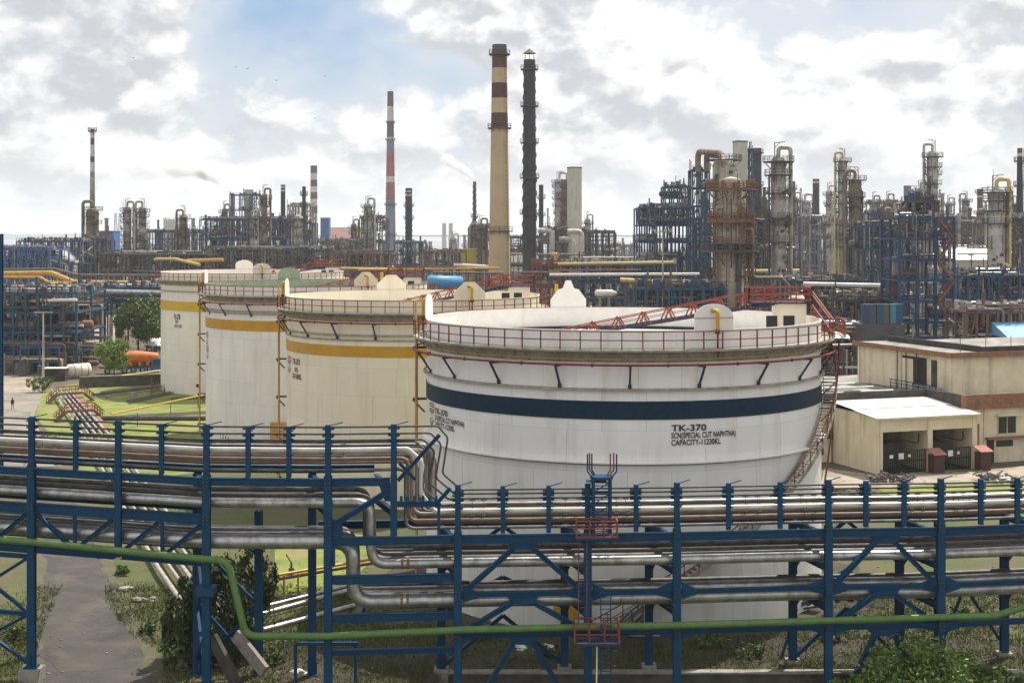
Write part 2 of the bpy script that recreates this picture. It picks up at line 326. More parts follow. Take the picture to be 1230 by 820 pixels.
m_bark = mat('bark', (0.09, 0.07, 0.05), (0.05, 0.04, 0.03), 0.9, scale=4)
m_fgrey = mat('grey column insulation', (0.46, 0.42, 0.36), (0.24, 0.21, 0.18), 0.6, 0.1, scale=0.45, stain=(0.15, 0.11, 0.08), stain_amt=0.8, stain_scale=0.35, streak=0.2)
m_flight = mat('pale column cladding', (0.58, 0.555, 0.50), (0.38, 0.35, 0.31), 0.5, 0.2, scale=0.4, stain=(0.25, 0.2, 0.15), stain_amt=0.6, stain_scale=0.3, streak=0.2)
m_fbrown = mat('rust brown column', (0.30, 0.225, 0.15), (0.18, 0.13, 0.09), 0.7, scale=0.3, stain=(0.08, 0.05, 0.035), stain_amt=0.8, stain_scale=0.5, streak=0.25)
m_fdark = mat('dark plant steel', (0.090, 0.090, 0.094), (0.05, 0.05, 0.055), 0.7, scale=0.5, stain=(0.14, 0.08, 0.05), stain_amt=0.5)
m_fblue = mat('dark blue plant steel', (0.026, 0.085, 0.175), (0.018, 0.052, 0.11), 0.6, scale=0.3, stain=(0.05, 0.045, 0.045), stain_amt=0.6)
m_fteal = mat('teal plant steel', (0.02, 0.09, 0.15), (0.02, 0.06, 0.10), 0.6, scale=0.3)
m_frust = mat('rusted plant steel', (0.22, 0.125, 0.085), (0.12, 0.07, 0.05), 0.8, scale=0.4)
m_stackblk = mat('sooty black stack', (0.030, 0.030, 0.034), (0.05, 0.048, 0.05), 0.6, scale=0.3)
m_stackcr = mat('sandy stack concrete', (0.55, 0.42, 0.24), (0.47, 0.36, 0.21), 0.9, scale=0.2, stain=(0.3, 0.22, 0.13), stain_amt=0.5, stain_scale=0.3)
m_stackbr = mat('brown stack band', (0.125, 0.055, 0.038), (0.095, 0.048, 0.035), 0.9, scale=0.3)
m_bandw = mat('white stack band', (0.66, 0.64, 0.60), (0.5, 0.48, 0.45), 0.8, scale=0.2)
m_bandd = mat('dark grey stack band', (0.13, 0.11, 0.105), (0.10, 0.09, 0.085), 0.8, scale=0.2)
m_bandr = mat('faded red stack band', (0.36, 0.12, 0.12), (0.28, 0.10, 0.10), 0.8, scale=0.2)
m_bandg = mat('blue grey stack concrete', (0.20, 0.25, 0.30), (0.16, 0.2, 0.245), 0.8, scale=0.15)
m_duct = mat('pale box duct', (0.56, 0.54, 0.45), (0.48, 0.46, 0.38), 0.7, scale=0.2, stain=(0.3, 0.28, 0.22), stain_amt=0.5)
m_bluebox = mat('blue cladding', (0.03, 0.14, 0.36), (0.03, 0.11, 0.28), 0.6, scale=0.2)
m_tealbox = mat('teal wall sheet', (0.07, 0.21, 0.28), (0.06, 0.17, 0.23), 0.7, scale=0.2)
m_drum = mat('sky blue drum', (0.08, 0.30, 0.56), (0.06, 0.25, 0.5), 0.5)
m_blueroof = mat('light blue roof sheet', (0.22, 0.45, 0.72), (0.18, 0.38, 0.64), 0.6)
m_shed = mat('cream shed sheet', (0.6, 0.58, 0.5), (0.5, 0.48, 0.42), 0.7)
m_redroof = mat('dull red roofing', (0.25, 0.14, 0.115), (0.2, 0.115, 0.1), 0.9, scale=0.1)
m_hill = mat('far shore', (0.13, 0.145, 0.13), (0.10, 0.115, 0.11), 1.0, scale=0.002)
m_water = mat('sea water', (0.20, 0.23, 0.25), rough=0.25, spec=0.5)
m_truck = mat('truck orange', (0.55, 0.17, 0.02), (0.42, 0.12, 0.02), 0.55, scale=1)
m_rim = mat('wheel rim grey', (0.35, 0.35, 0.36), rough=0.5)
m_cloth = mat('dark clothes', (0.03, 0.028, 0.035), rough=0.9)
m_skin = mat('brown skin', (0.18, 0.09, 0.055), rough=0.6)
m_junk = mat('scrap metal', (0.18, 0.13, 0.11), (0.06, 0.05, 0.05), 0.7, scale=1.5)
m_yelbox = mat('yellow equipment', (0.5, 0.38, 0.05), (0.4, 0.3, 0.05), 0.6)
# ------------------------------------------------------------------ the ground, roads, water, far shore
def ground():
    xs = [-9000, -1500, -400, -120, -60, -30, -10, -4.2, -4.0, 0, 10, 20, 30, 45, 46, 120, 400, 1500, 9000]
    ys = [-400, 30, 55, 70, 80.20, 80.32, 90, 110, 140, 180, 240, 320, 450, 700, 1100, 1700, 2600]
    def z(x, y): return -1.35 if (y <= 80.25 and y > 40 and -4.1 < x < 45.5) else 0.0
    vs = [(x, y, z(x, y)) for y in ys for x in xs]; n = len(xs)
    fs = [(j * n + i, j * n + i + 1, (j + 1) * n + i + 1, (j + 1) * n + i) for j in range(len(ys) - 1) for i in range(n - 1)]
    return MB().add(vs, fs).build('ground', m_dirt, kind='structure')
ground()
def sheet(name, pts, z, m, kind='structure'):
    return MB().add([Vector((p[0], p[1], z)) for p in pts], [tuple(range(len(pts)))]).build(name, m, kind=kind)
def gp(*pp): return [G(*p) for p in pp]
MB().add([(-15000, 2590, .3), (15000, 2590, .3), (15000, 16000, .3), (-15000, 16000, .3)], [(0, 1, 2, 3)]).build('water', m_water, kind='structure')
def hills():
    mb = MB()
    for (y, x0, x1, h, sd_) in ((9000, -9000, -600, 40, 1), (12000, -2500, 9000, 38, 2)):
        rg = random.Random(sd_); n = 60; vs = []
        for i in range(n + 1):
            x = x0 + (x1 - x0) * i / n; t = min(1, 6 * min(i, n - i) / n); hh = h * t * (0.8 + 0.2 * rg.random())
            vs += [(x, y - 500, 0), (x, y, hh), (x, y + 700, 0)]
        fs = []
        for i in range(n):
            a = 3 * i; fs += [(a, a + 3, a + 4, a + 1), (a + 1, a + 4, a + 5, a + 2)]
        mb.add(vs, fs, True)
    mb.build('hills', m_hill, kind='structure')
hills()
def sea_bridge():
    t = thing('sea_bridge', 'long low grey bridge on piers crossing the water at the horizon', 'bridge', (200, 5200, 0))
    MB().bar((-1200, 5200, 24), (5200, 5200, 22), 14, 4).build('deck', m_bandd, t)
    me = MB().box((0, 0, 0), 5, 10, 22).mesh('pier', m_bandd)
    for k in range(42): inst('pier', me, t, (-1150 + k * 150, 5200, 0))
sea_bridge()
road = [G(*p) for p in ((40, 835), (38, 760), (45, 700), (48, 655), (20, 600), (-20, 560), (-60, 500), (-70, 452), (60, 447), (52, 470), (40, 500), (60, 545), (92, 600), (122, 660), (140, 700), (165, 760), (200, 835))]
sheet('road', road, 0.028, m_asphalt)
rgv = random.Random(12)
def shoulder(line, wd, z, m, name):
    L_, R_ = [], []
    for (p, q_) in zip(line, line[1:]):
        n = 10
        for k in range(n):
            c = p.lerp(q_, k / n); dv = (q_ - p).normalized(); nv = Vector((-dv.y, dv.x, 0)); L_.append(c + nv * wd * rgv.uniform(.15, 1.0)); R_.append(c - nv * wd * rgv.uniform(.15, 1.0))
    for k in range(len(L_) - 1): pass
    vs = []
    for a, b in zip(L_, R_): vs += [Vector((a.x, a.y, z)), Vector((b.x, b.y, z))]
    MB().add(vs, [(2 * k, 2 * k + 1, 2 * k + 3, 2 * k + 2) for k in range(len(L_) - 1)]).build(name, m, kind='structure')
shoulder([G(200, 835), G(165, 760), G(140, 700), G(122, 660), G(92, 600), G(60, 545)], .75, .042, m_shoulder, 'road_shoulder')
shoulder([G(40, 835), G(38, 760), G(45, 700), G(48, 655), G(20, 600)], .7, .043, m_shoulder, 'road_shoulder')
sheet('sunlit_road', gp((-80, 450), (60, 446), (53, 470), (41, 500), (52, 530), (75, 560), (0, 560), (-60, 530)), 0.036, m_sunroad)  # sunlit far stretch, painted lighter than the shaded near road
sheet('apron', gp((-60, 468), (40, 472), (60, 455), (97, 447), (97, 428), (120, 412), (135, 385), (98, 380), (85, 432), (-60, 426)), 0.044, m_apron)
sheet('yard_path', gp((95, 428), (150, 428), (140, 372), (92, 372)), 0.060, m_apron)
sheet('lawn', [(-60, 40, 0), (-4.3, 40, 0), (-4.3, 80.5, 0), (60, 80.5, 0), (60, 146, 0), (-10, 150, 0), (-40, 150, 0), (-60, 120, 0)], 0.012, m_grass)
sheet('garage_path', gp((985, 590), (990, 562), (1060, 572), (1180, 566), (1260, 556), (1260, 572), (1110, 583)), 0.052, m_apron)
sheet('rack_shade', [(-13, 76, 0), (-4.3, 76, 0), (-4.3, 80.6, 0), (46, 80.6, 0), (46, 84.5, 0), (26, 87, 0), (4, 86, 0), (-6, 89, 0), (-14, 86, 0)], 0.046, m_soil)  # dark soil colour laid here to deepen the shade under the racks
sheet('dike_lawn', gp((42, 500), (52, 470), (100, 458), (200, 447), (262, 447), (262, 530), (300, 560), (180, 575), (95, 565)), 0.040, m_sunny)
sheet('dark_strip', gp((205, 478), (262, 474), (262, 477.5), (205, 482)), 0.055, m_soil)  # flat dark strips laid across the lawn
sheet('dark_strip', gp((125, 500), (262, 493), (262, 497), (125, 504)), 0.055, m_soil)
sheet('dark_strip', gp((150, 481), (205, 470), (210, 473), (155, 486)), 0.057, m_soil)
sheet('side_lawn', gp((1035, 578), (1110, 566), (1240, 562), (1240, 592), (1080, 600)), 0.040, m_sunny)  # sunny patch painted in the lighter grass
sheet('back_lawn', gp((330, 660), (420, 640), (470, 650), (430, 690), (385, 712), (330, 716)), 0.030, m_sunny)  # sunlit lawn behind the rack, painted in the lighter grass
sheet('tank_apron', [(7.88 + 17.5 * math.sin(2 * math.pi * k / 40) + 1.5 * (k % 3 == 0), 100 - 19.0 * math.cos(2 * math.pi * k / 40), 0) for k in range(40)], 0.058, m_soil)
sheet('sunken_lawn', [(-4.0, 41, 0), (45.4, 41, 0), (45.4, 80.2, 0), (-4.0, 80.2, 0)], -1.335, m_grass)
t = thing('retaining_wall', 'low concrete retaining wall with a pale ledge in front of the white tank', 'wall', (20, 80.28, -1.35))
MB().box((20.7, 80.26, -1.4), 49.4, .3, 1.46).build('wall_face', m_darkconc, t)
MB().box((20.7, 80.22, .062), 49.6, .62, .10).build('coping', m_conc, t)
# ------------------------------------------------------------------ lettering
def glyphs(body, off=0.02):
    cu = bpy.data.curves.new('lettering', 'FONT'); cu.body = body; cu.offset = off; cu.resolution_u = 3
    ob = bpy.data.objects.new('lettering', cu); C.objects.link(ob)
    dg = bpy.context.evaluated_depsgraph_get(); me = ob.evaluated_get(dg).to_mesh()
    vs = [tuple(v.co) for v in me.vertices]; fs = [tuple(p.vertices) for p in me.polygons]
    ob.evaluated_get(dg).to_mesh_clear(); bpy.data.objects.remove(ob, do_unlink=True); bpy.data.curves.remove(cu)
    return vs, fs
def cyl_text(mb, cx, cy, Rr, body, a_left, z_top, w, h):
    vs, fs = glyphs(body)
    x0 = min(v[0] for v in vs); x1 = max(v[0] for v in vs); hh = 0.72
    out = []
    for v in vs:
        s = (v[0] - x0) / (x1 - x0) * w; a = a_left + s / Rr
        out.append((cx + Rr * math.sin(a), cy - Rr * math.cos(a), z_top - h + v[1] / hh * h))
    mb.add(out, fs)
def cyl_quad(mb, cx, cy, Rr, a, s0, z0, s1, z1, wd):         # a stroke on the shell, coordinates in metres along and up
    d = Vector((s1 - s0, z1 - z0)); d.normalize(); n = Vector((-d[1], d[0])) * wd / 2
    q = []
    for s, z in ((s0 + n[0], z0 + n[1]), (s1 + n[0], z1 + n[1]), (s1 - n[0], z1 - n[1]), (s0 - n[0], z0 - n[1])):
        b = a + s / Rr; q.append((cx + Rr * math.sin(b), cy - Rr * math.cos(b), z))
    mb.add(q, [(3, 2, 1, 0)])
def emblem(parent, cx, cy, Rr, a, z):                          # small printed badge: framed bars, ring, two leaves
    red = MB(); blk = MB()
    for zz in (0, -.56): cyl_quad(blk, cx, cy, Rr, a, 0, z + zz, 1.25, z + zz, .07)
    for s in (0, 1.25): cyl_quad(blk, cx, cy, Rr, a, s, z, s, z - .56, .07)
    cyl_quad(red, cx, cy, Rr, a, .12, z - .17, 1.13, z - .17, .12); cyl_quad(red, cx, cy, Rr, a, .12, z - .40, 1.13, z - .40, .12)
    for k in range(12):
        q0, q1 = 2 * math.pi * k / 12, 2 * math.pi * (k + 1) / 12
        cyl_quad(blk, cx, cy, Rr, a, .62 + .3 * math.cos(q0), z - .85 + .2 * math.sin(q0), .62 + .3 * math.cos(q1), z - .85 + .2 * math.sin(q1), .05)
    for sg in (-1, 1):
        for k in range(3):
            cyl_quad(blk, cx, cy, Rr, a, .62 + sg * (.08 + .06 * k), z - 1.52 + .1 * k, .62 + sg * (.32 + .12 * k), z - 1.25 + .1 * k, .10)
    cyl_quad(blk, cx, cy, Rr, a, .62, z - 1.75, .62, z - 1.2, .06)
    red.build('emblem_bars', m_logo, parent); blk.build('emblem', m_black, parent)
# ------------------------------------------------------------------ storage tanks
def tank(cx, cy, Rr, label, m_shell, m_in, m_str, zs, rings, zw=17.8, full=True, spray=True):
    av = math.atan2(-cx, cy)                                    # turn from plan angle 0 to the side that faces the camera
    t = thing('storage_tank', label, 'storage tank', (cx, cy, 0), 'row of big round storage tanks')
    c = (cx, cy, 0); zt = zw + 1.12; n = 96 if Rr * 1700 / cy > 120 else 72
    def pt(a, r, z): a = a + av; return Vector((cx + r * math.sin(a), cy - r * math.cos(a), z))
    nc = 7; hs = zw / nc
    for k in range(nc):
        r = Rr - 0.007 * k; z1 = (k + 1) * hs if k < nc - 1 else zt
        MB().lathe([(r, k * hs), (r, z1), (r - .007, z1)], c, n).build('shell_course', m_shell, t)
    MB().lathe([(Rr - .06, zt), (Rr - .06, zt - 3.2)], c, n).build('inner_wall', m_in, t)
    MB().lathe([(Rr + .02, zt - .04), (Rr + .02, zt + .03), (Rr - .09, zt + .03), (Rr - .09, zt - .04)], c, n).build('rim_angle', m_in, t)
    MB().lathe([(Rr + .016, zs[0]), (Rr + .016, zs[1])], c, n).build('stripe', m_str, t)
    zr = zw - 0.55
    MB().lathe([(Rr - .35, zr), (Rr * .55, zr + .05), (0.01, zr + .10)], c, n).build('floating_roof', m_roofd, t)
    MB().lathe([(Rr - .07, zr + .22), (Rr - .45, zr + .1), (Rr - .45, zr - .1)], c, n).build('roof_seal', m_rubber, t)
    MB().lathe([(Rr + .012, zw - .85), (Rr + .012, zw - .16)], c, n).build('walkway_shade', m_girder, t)  # darker band on the shell paints the shade below the walkway
    MB().lathe([(Rr + .01, zw - .14), (Rr + .95, zw - .14), (Rr + .95, zw), (Rr + .01, zw)], c, n, smooth=False).build('walkway', m_girder, t)
    for (z, w) in rings:
        MB().lathe([(Rr, z - .10), (Rr + w, z - .10), (Rr + w, z), (Rr, z + .05)], c, n, smooth=False).build('stiffener_ring', m_girder if w < .3 else m_shell, t)
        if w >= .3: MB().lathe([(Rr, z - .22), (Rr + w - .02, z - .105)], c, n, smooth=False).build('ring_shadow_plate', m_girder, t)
    # railing
    npst = int(2 * math.pi * (Rr + .9) / 1.28); rr = Rr + .9
    pm = MB().box((0, 0, 0), .07, .07, 1.12).mesh('rail_post', m_rail)
    for k in range(npst):
        a = 2 * math.pi * k / npst; inst('rail_post', pm, t, pt(a, rr, zw + .005), a + av)
    for zz, nm in ((1.12, 'top_rail'), (.58, 'middle_rail')):
        MB().tube([pt(2 * math.pi * k / n, rr, zw + zz) for k in range(n)], .035, 5, closed=True).build(nm, m_rail, t)
    km = MB().bar((0, -.85, -.15), (0, 0, -.80), .05, .07).mesh('girder_knee', m_girder)
    nk = 44
    for k in range(nk):
        a = 2 * math.pi * k / nk; inst('girder_knee', km, t, pt(a, Rr + .01, zw), a + av)
    if spray:
        zp = zw - .95; rp = Rr + .85
        MB().tube([pt(2 * math.pi * k / n, rp, zp) for k in range(n)], .075, 6, closed=True).build('spray_pipe', m_redpipe, t)
        MB().tube([pt(2 * math.pi * k / n, Rr + .35, zp + .32) for k in range(n)], .04, 5, closed=True).build('foam_main', m_yellow, t)
        bm = MB().bar((0, -.95, -.12), (0, -.02, -.12), .14, .1).bar((0, -.86, -.15), (0, -.02, -1.35), .12, .1).box((0, -.05, -1.5), .22, .1, .24).mesh('pipe_bracket', m_bracket)
        for k in range(20):
            a = R(2 + 18 * k); inst('pipe_bracket', bm, t, pt(a, Rr, zp), a + av)
        cm = MB().sphere((0, 0, 0), .13, .13, .13, 6, 4).mesh('pipe_joint', m_redpipe)
        for k in range(20): inst('pipe_joint', cm, t, pt(R(11 + 18 * k), rp, zp))
    return t, pt, zw, zt, av
def shield(t, pt, zw, zt, a, style, m, pipe='out', w=2.7, pm=None):
    c = pt(a, 1, 0) - pt(a, 0, 0); tg = Vector((-c.y, c.x, 0)); up = Vector((0, 0, 1))
    ra = (pt(a, 1, 0) - Vector((0, 0, 0)))
    b = pt(a, t['r'] + .03, zt - .06)
    if style == 'arch':
        pts = [(-w / 2, 0), (w / 2, 0), (w / 2, .85)] + [(w / 2 * math.cos(q), .85 + .85 * math.sin(q)) for q in [math.pi * k / 12 for k in range(1, 12)]] + [(-w / 2, .85)]
    elif style == 'trap':
        pts = [(-w / 2, 0), (w / 2, 0), (w / 2, .75), (w * .16, 1.7), (-w * .16, 1.7), (-w / 2, .75)]
    else:
        pts = [(-w / 2, 0), (w / 2, 0), (w / 2, .75), (w * .30, 1.55), (w * .16, 1.66), (w * .07, 2.3), (-w * .07, 2.3), (-w * .16, 1.66), (-w * .30, 1.55), (-w / 2, .75)]
    s = MB().prism([b + tg * x + up * z for x, z in pts], c * .06).build('foam_shield', m, t)
    s_o = b
    if style == 'arch': MB().bar(b - tg * w / 2 + c * .075 + up * .82, b + tg * w / 2 + c * .075 + up * .82, .03, .06).build('stiffener', m_girder, s)
    if pipe == 'out':
        q = fillet([b + c * .05 + up * 1.28 + tg * -.15, b + c * .45 + up * 1.28 + tg * .05, b + c * .45 + up * .1 + tg * .05], .25)
        MB().tube(q, .13, 8).build('foam_pipe', m_yellow, s)
        MB().tube([b + c * .45 + up * .12 + tg * .05, b + c * .45 - up * .15 + tg * .05], .17, 8).tube([b + c * .45 - up * .1 + tg * .05, b + c * .45 - up * 1.6 + tg * .05], .07, 6).build('foam_valve', m_rail, s)
    elif pipe == 'post':
        MB().bar(b + tg * w * .32 + up * 1.2 + c * .2, b + tg * w * .32 + up * 2.0 + c * .2, .28).build('foam_pipe', m_yellow, s)
    return s
def gauge(t, pt, zw, a, hbox, box_r, lad_to, m, big=True):        # gauging box on the roof rim, platform on top and the sloping roof ladder
    zr = zw - .55; b = pt(a, box_r, zr); e = pt(lad_to[0], lad_to[1], zr + .15)
    d = (e - b); d.z = 0; d.normalize(); sd_ = Vector((-d.y, d.x, 0))
    g = MB().box(b, 2.2, 1.4, hbox).build('gauge_box', m, t)
    mv = MB()
    for k in (-1, 1): mv.box(b + Vector((-.75 + .62 * k, -.73, .85)), .8, .03, .95)
    mv.build('box_opening', m_gate, g)
    top = b + Vector((0, 0, hbox))
    pl = MB().box(top + Vector((0, 0, .01)) + d * .8, 4.6, 2.0, .12).build('gauge_platform', m_bracket, t)
    rb = MB()
    c4 = [top + d * .8 + Vector((sx * 2.25, sy * .95, .13)) for sx, sy in ((-1, -1), (1, -1), (1, 1), (-1, 1))]
    for p, q in zip(c4, c4[1:] + c4[:1]):
        for zz in (.12, .55, 1.05): rb.bar(p + Vector((0, 0, zz)), q + Vector((0, 0, zz)), .09)
        for k in range(5): x = p.lerp(q, k / 4); rb.bar(x, x + Vector((0, 0, 1.1)), .08)
        rb.bar(p, q + Vector((0, 0, 1.05)), .06)
    rb.build('platform_railing', m_orange, pl)
    lad = MB(); s0 = top + d * 1.2
    for sgn in (-1, 1):
        lad.bar(s0 + sd_ * .55 * sgn, e + sd_ * .55 * sgn, .12, .2)
    st = 30
    for k in range(st + 1): x = s0.lerp(e, k / st); lad.bar(x - sd_ * .55, x + sd_ * .55, .1, .05)
    la = lad.build('rolling_ladder', m_bracket, t)
    hr = MB(); n = 9
    for sgn in (-1, 1):
        o = sd_ * .6 * sgn; up = Vector((0, 0, 1))
        for k in range(n):
            x = s0.lerp(e, k / n + .02); h = 1.15 * (1 - .45 * k / n)
            hr.bar(x + o - d * .45, x + o + up * h, .09).bar(x + o + d * .45, x + o + up * h, .09).bar(x + o, x + o + up * h, .07)
        hr.bar(s0 + o + up * 1.15, e + o + up * .5, .07); hr.bar(s0 + o + up * .62, e + o + up * .3, .04)
    hr.build('ladder_railing', m_orange, la)
    return top, d
def riser(t, pt, Rr, a, z0, z1, name_m=m_rail):                    # twin pipes climbing the shell on black brackets
    p = Vector(pt(a, Rr + .75, 0)); q = Vector(pt(a + .03, Rr + .75, 0))
    MB().tube([p + Vector((0, 0, z0)), p + Vector((0, 0, z1))], .11, 8).build('riser_pipe', m_redpipe, t)
    MB().tube([q + Vector((0, 0, z0)), q + Vector((0, 0, z1 + 3.0))], .08, 8).build('riser_pipe', m_gold, t)
    bm = MB().bar((0, 0, 0), (0, 1.0, 0), .12, .16).bar((0, .0, -.05), (0, .85, -.95), .10, .12).mesh('riser_bracket', m_bracket)
    k = z1 - .4
    while k > z0 + .5: inst('riser_bracket', bm, t, pt(a, Rr + 1.0, k), a); k -= 3.7
# T1 the big white tank
t1, pt1, zw, zt, av1 = tank(7.88, 101.5, 14.0, 'nearest and largest storage tank, white with a navy stripe and black tank lettering', m_white, m_inner, m_navy, (13.42, 14.56), [(15.3, .22), (10.8, .30)])
t1['r'] = 14.0
shield(t1, pt1, zw, zt, R(24), 'arch', m_white)
shield(t1, pt1, zw, zt, R(198), 'step', m_inner, 'post', 3.0)
shield(t1, pt1, zw, zt, R(-93), 'arch', m_white)
shield(t1, pt1, zw, zt, R(112), 'arch', m_inner)
top1, d1 = gauge(t1, pt1, zw, R(99), 2.65, 12.2, (R(-80), 5.4), m_cream)
mb = MB()
for s in (-.55, .55):
    p = top1 + Vector((1.3, s, .2)); q = Vector(pt1(R(86), 14.7, zw + .1)) + Vector((0, s, 0))
    mb.bar(p, q, .1, .2); mb.bar(p + Vector((0, 0, 1.05)), q + Vector((0, 0, 1.05)), .09); mb.bar(q, q + Vector((0, 0, 1.05)), .08); mb.bar(p, p + Vector((0, 0, 1.05)), .08)
for k in range(9):
    c = (top1 + Vector((1.3, 0, .2))).lerp(Vector(pt1(R(86), 14.7, zw + .1)), k / 8); mb.box(c, .25, 1.1, .04)
mb.build('platform_stair', m_orange, t1)
ld = MB()
for a in (R(-65.5), R(12.6)):
    for body, w, zz, h in (('TK-370', 2.3, 13.10, .40), ('SCN(SPECIAL CUT NAPHTHA)', 4.4, 12.62, .36), ('CAPACITY-11230KL', 3.3, 12.18, .36)):
        cyl_text(ld, 7.88, 101.5, 14.02, body, a + av1, zz, w, h)
ld.build('lettering', m_black, t1)
emblem(t1, 7.88, 101.5, 14.02, R(-71.5) + av1, 13.25)
riser(t1, pt1, 14.0, R(-86), 0.3, 17.2)
def spiral(t, pt, Rr, a0, z0, a1, z1):
    n = 92; st = MB(); rl = MB()
    for r in (Rr + .12, Rr + 1.0):
        pts = [pt(a0 + (a1 - a0) * k / n, r, z0 + (z1 - z0) * k / n) for k in range(n + 1)]
        for p, q in zip(pts, pts[1:]): st.bar(p, q, .05, .28)
    s = st.build('spiral_stair', m_girder, t)
    tm = MB().box((0, -.56, 0), .30, .86, .04).mesh('stair_tread', m_girder)
    for k in range(n): a = a0 + (a1 - a0) * (k + .5) / n; inst('stair_tread', tm, s, pt(a, Rr, z0 + (z1 - z0) * (k + .5) / n), a + av1)
    for hh, w in ((1.05, .07), (.55, .045)):
        pts = [pt(a0 + (a1 - a0) * k / n, Rr + 1.0, z0 + (z1 - z0) * k / n + hh) for k in range(n + 1)]
        rl.tube(pts, w * .6, 5)
    for k in range(0, n + 1, 3):
        p = Vector(pt(a0 + (a1 - a0) * k / n, Rr + 1.0, z0 + (z1 - z0) * k / n)); rl.bar(p, p + Vector((0, 0, 1.05)), .06)
    rl.build('stair_railing', m_rail, s)
    km = MB().bar((0, 0, 0), (0, -.95, 0), .08, .1).bar((0, 0, -.9), (0, -.9, -.05), .08).mesh('stair_knee', m_bracket)
    for k in range(4, n, 8): a = a0 + (a1 - a0) * k / n; inst('stair_knee', km, s, pt(a, Rr, z0 + (z1 - z0) * k / n - .12), a + av1)
spiral(t1, pt1, 14.0, R(-7), .15, R(104), 17.7)
mb = MB(); q = [pt1(R(a), 15.6, zw) for a in range(78, 100, 2)]                 # landing at the stair head with its curved rail
for p, r_ in zip(q, q[1:]):
    for zz in (.35, .7, 1.1): mb.bar(p + Vector((0, 0, zz)), r_ + Vector((0, 0, zz)), .08)
    mb.bar(p, p + Vector((0, 0, 1.1)), .07)
lp = MB().lathe([(14.96, zw - .12), (15.9, zw - .12), (15.9, zw + .002), (14.96, zw + .002)], (7.88, 101.5, 0), 8, R(76) + av1, R(102) + av1, False).build('stair_landing', m_inner, t1)
mb.build('landing_railing', m_orange, lp)
mb = MB(); q = pt1(R(97), 15.75, zw)
mb.tube([q, q - Vector((0, 0, 2.0)), q - Vector((.5, 0, 7)), q - Vector((1.2, 0, 12))], .07, 6); mb.build('drain_pipe', m_rail, t1)
MB().box(Vector(pt1(R(-14), 14.25, 1.1)), 1.5, .5, 2.3, R(-14)).build('shell_nozzle', m_yellow, t1)
for k in range(2):
    p = Vector(pt1(R(62 + 4 * k), 14.3, 1.8)); MB().tube([Vector(pt1(R(62), 14, 1.4)), Vector(pt1(R(62), 15.0, 1.4))], .38 + .1 * k, 12).build('manhole', m_girder, t1)
MB().lathe([(14.02, 2.35), (14.02, 2.5)], (7.88, 101.5, 0), 4, R(12) + av1, R(16) + av1).build('stencil_mark', m_black, t1)
# T2, T3, T4
t2, pt2, zw, zt, av2 = tank(-9.76, 140.6, 12.5, 'cream storage tank with an amber stripe, between the white tank and the pale tank', m_cream, m_cream, m_amber, (13.75, 14.75), [(15.75, .2), (15.3, .08)])
t2['r'] = 12.5
shield(t2, pt2, zw, zt, R(24), 'trap', m_cream, w=3.2); shield(t2, pt2, zw, zt, R(191), 'trap', m_cream, 'post', 3.2); shield(t2, pt2, zw, zt, R(-93), 'arch', m_cream)
gauge(t2, pt2, zw, R(100), 2.4, 10.8, (R(-80), 3), m_cream)
riser(t2, pt2, 12.5, R(-88), .3, 16.8)
ld = MB()
for body, w, zz, h, dx in (('TK-373', 1.7, 13.15, .55, .25), ('SKO', .8, 12.35, .45, .75), ('CAP-10600KL', 2.2, 11.75, .5, .1)):
    cyl_text(ld, -9.76, 140.6, 12.52, body, R(-68) + av2 + dx / 12.5, zz, w, h)
ld.build('lettering', m_black, t2); emblem(t2, -9.76, 140.6, 12.52, R(-75.5) + av2, 13.2)
t3, pt3, zw, zt, av3 = tank(-24.3, 177.0, 13.7, 'pale off-white storage tank with amber stripe, third back in the row', m_pale, m_greenin, m_amber, (13.7, 14.9), [(16.0, .18), (15.7, .08)])
t3['r'] = 13.7
shield(t3, pt3, zw, zt, R(24), 'trap', m_cream, w=3.0); shield(t3, pt3, zw, zt, R(196), 'arch', m_greenin, 'none', 3.0); shield(t3, pt3, zw, zt, R(-93), 'arch', m_pale)
gauge(t3, pt3, zw, R(96), 2.3, 12.0, (R(-80), 3), m_cream)
riser(t3, pt3, 13.7, R(-89), .3, 16.8)
emblem(t3, -24.3, 177.0, 13.72, R(-79) + av3, 13.1); emblem(t3, -24.3, 177.0, 13.72, R(-78) + av3, 11.4)
t4, pt4, zw, zt, av4 = tank(-42.6, 233.0, 14.8, 'farthest storage tank in the row, ivory with a mustard yellow stripe', m_ivory, m_pink, m_ystripe, (13.0, 14.5), [(16.1, .18)], spray=False)
t4['r'] = 14.8
shield(t4, pt4, zw, zt, R(5), 'arch', m_pink, w=2.8); shield(t4, pt4, zw, zt, R(186), 'arch', m_pink, 'none', 3.0)
gauge(t4, pt4, zw, R(92), 2.3, 13.0, (R(-80), 3), m_pink)
ld = MB()
for body, w, zz, h, dx in (('TK-378', 1.7, 12.5, .8, .0), ('SKO', .8, 11.6, .5, .4), ('CAP-11230', 1.9, 10.9, .5, .1)):
    cyl_text(ld, -42.6, 233.0, 14.82, body, R(-56) + av4 + dx / 14.8, zz, w, h)
ld.build('lettering', m_black, t4)
for tt, pp, rr, n_ in ((t2, pt2, 12.5, 5), (t3, pt3, 13.7, 4), (t4, pt4, 14.8, 3)):
    MB().tube([pp(R(-20), rr, .8), pp(R(-20), rr + .5, .8)], .4, 12).build('manhole', m_girder, tt)
    MB().box(Vector(pp(R(-35), rr + .02, 1.3)), .5, .12, .5, R(-35)).build('name_plate', m_black, tt)
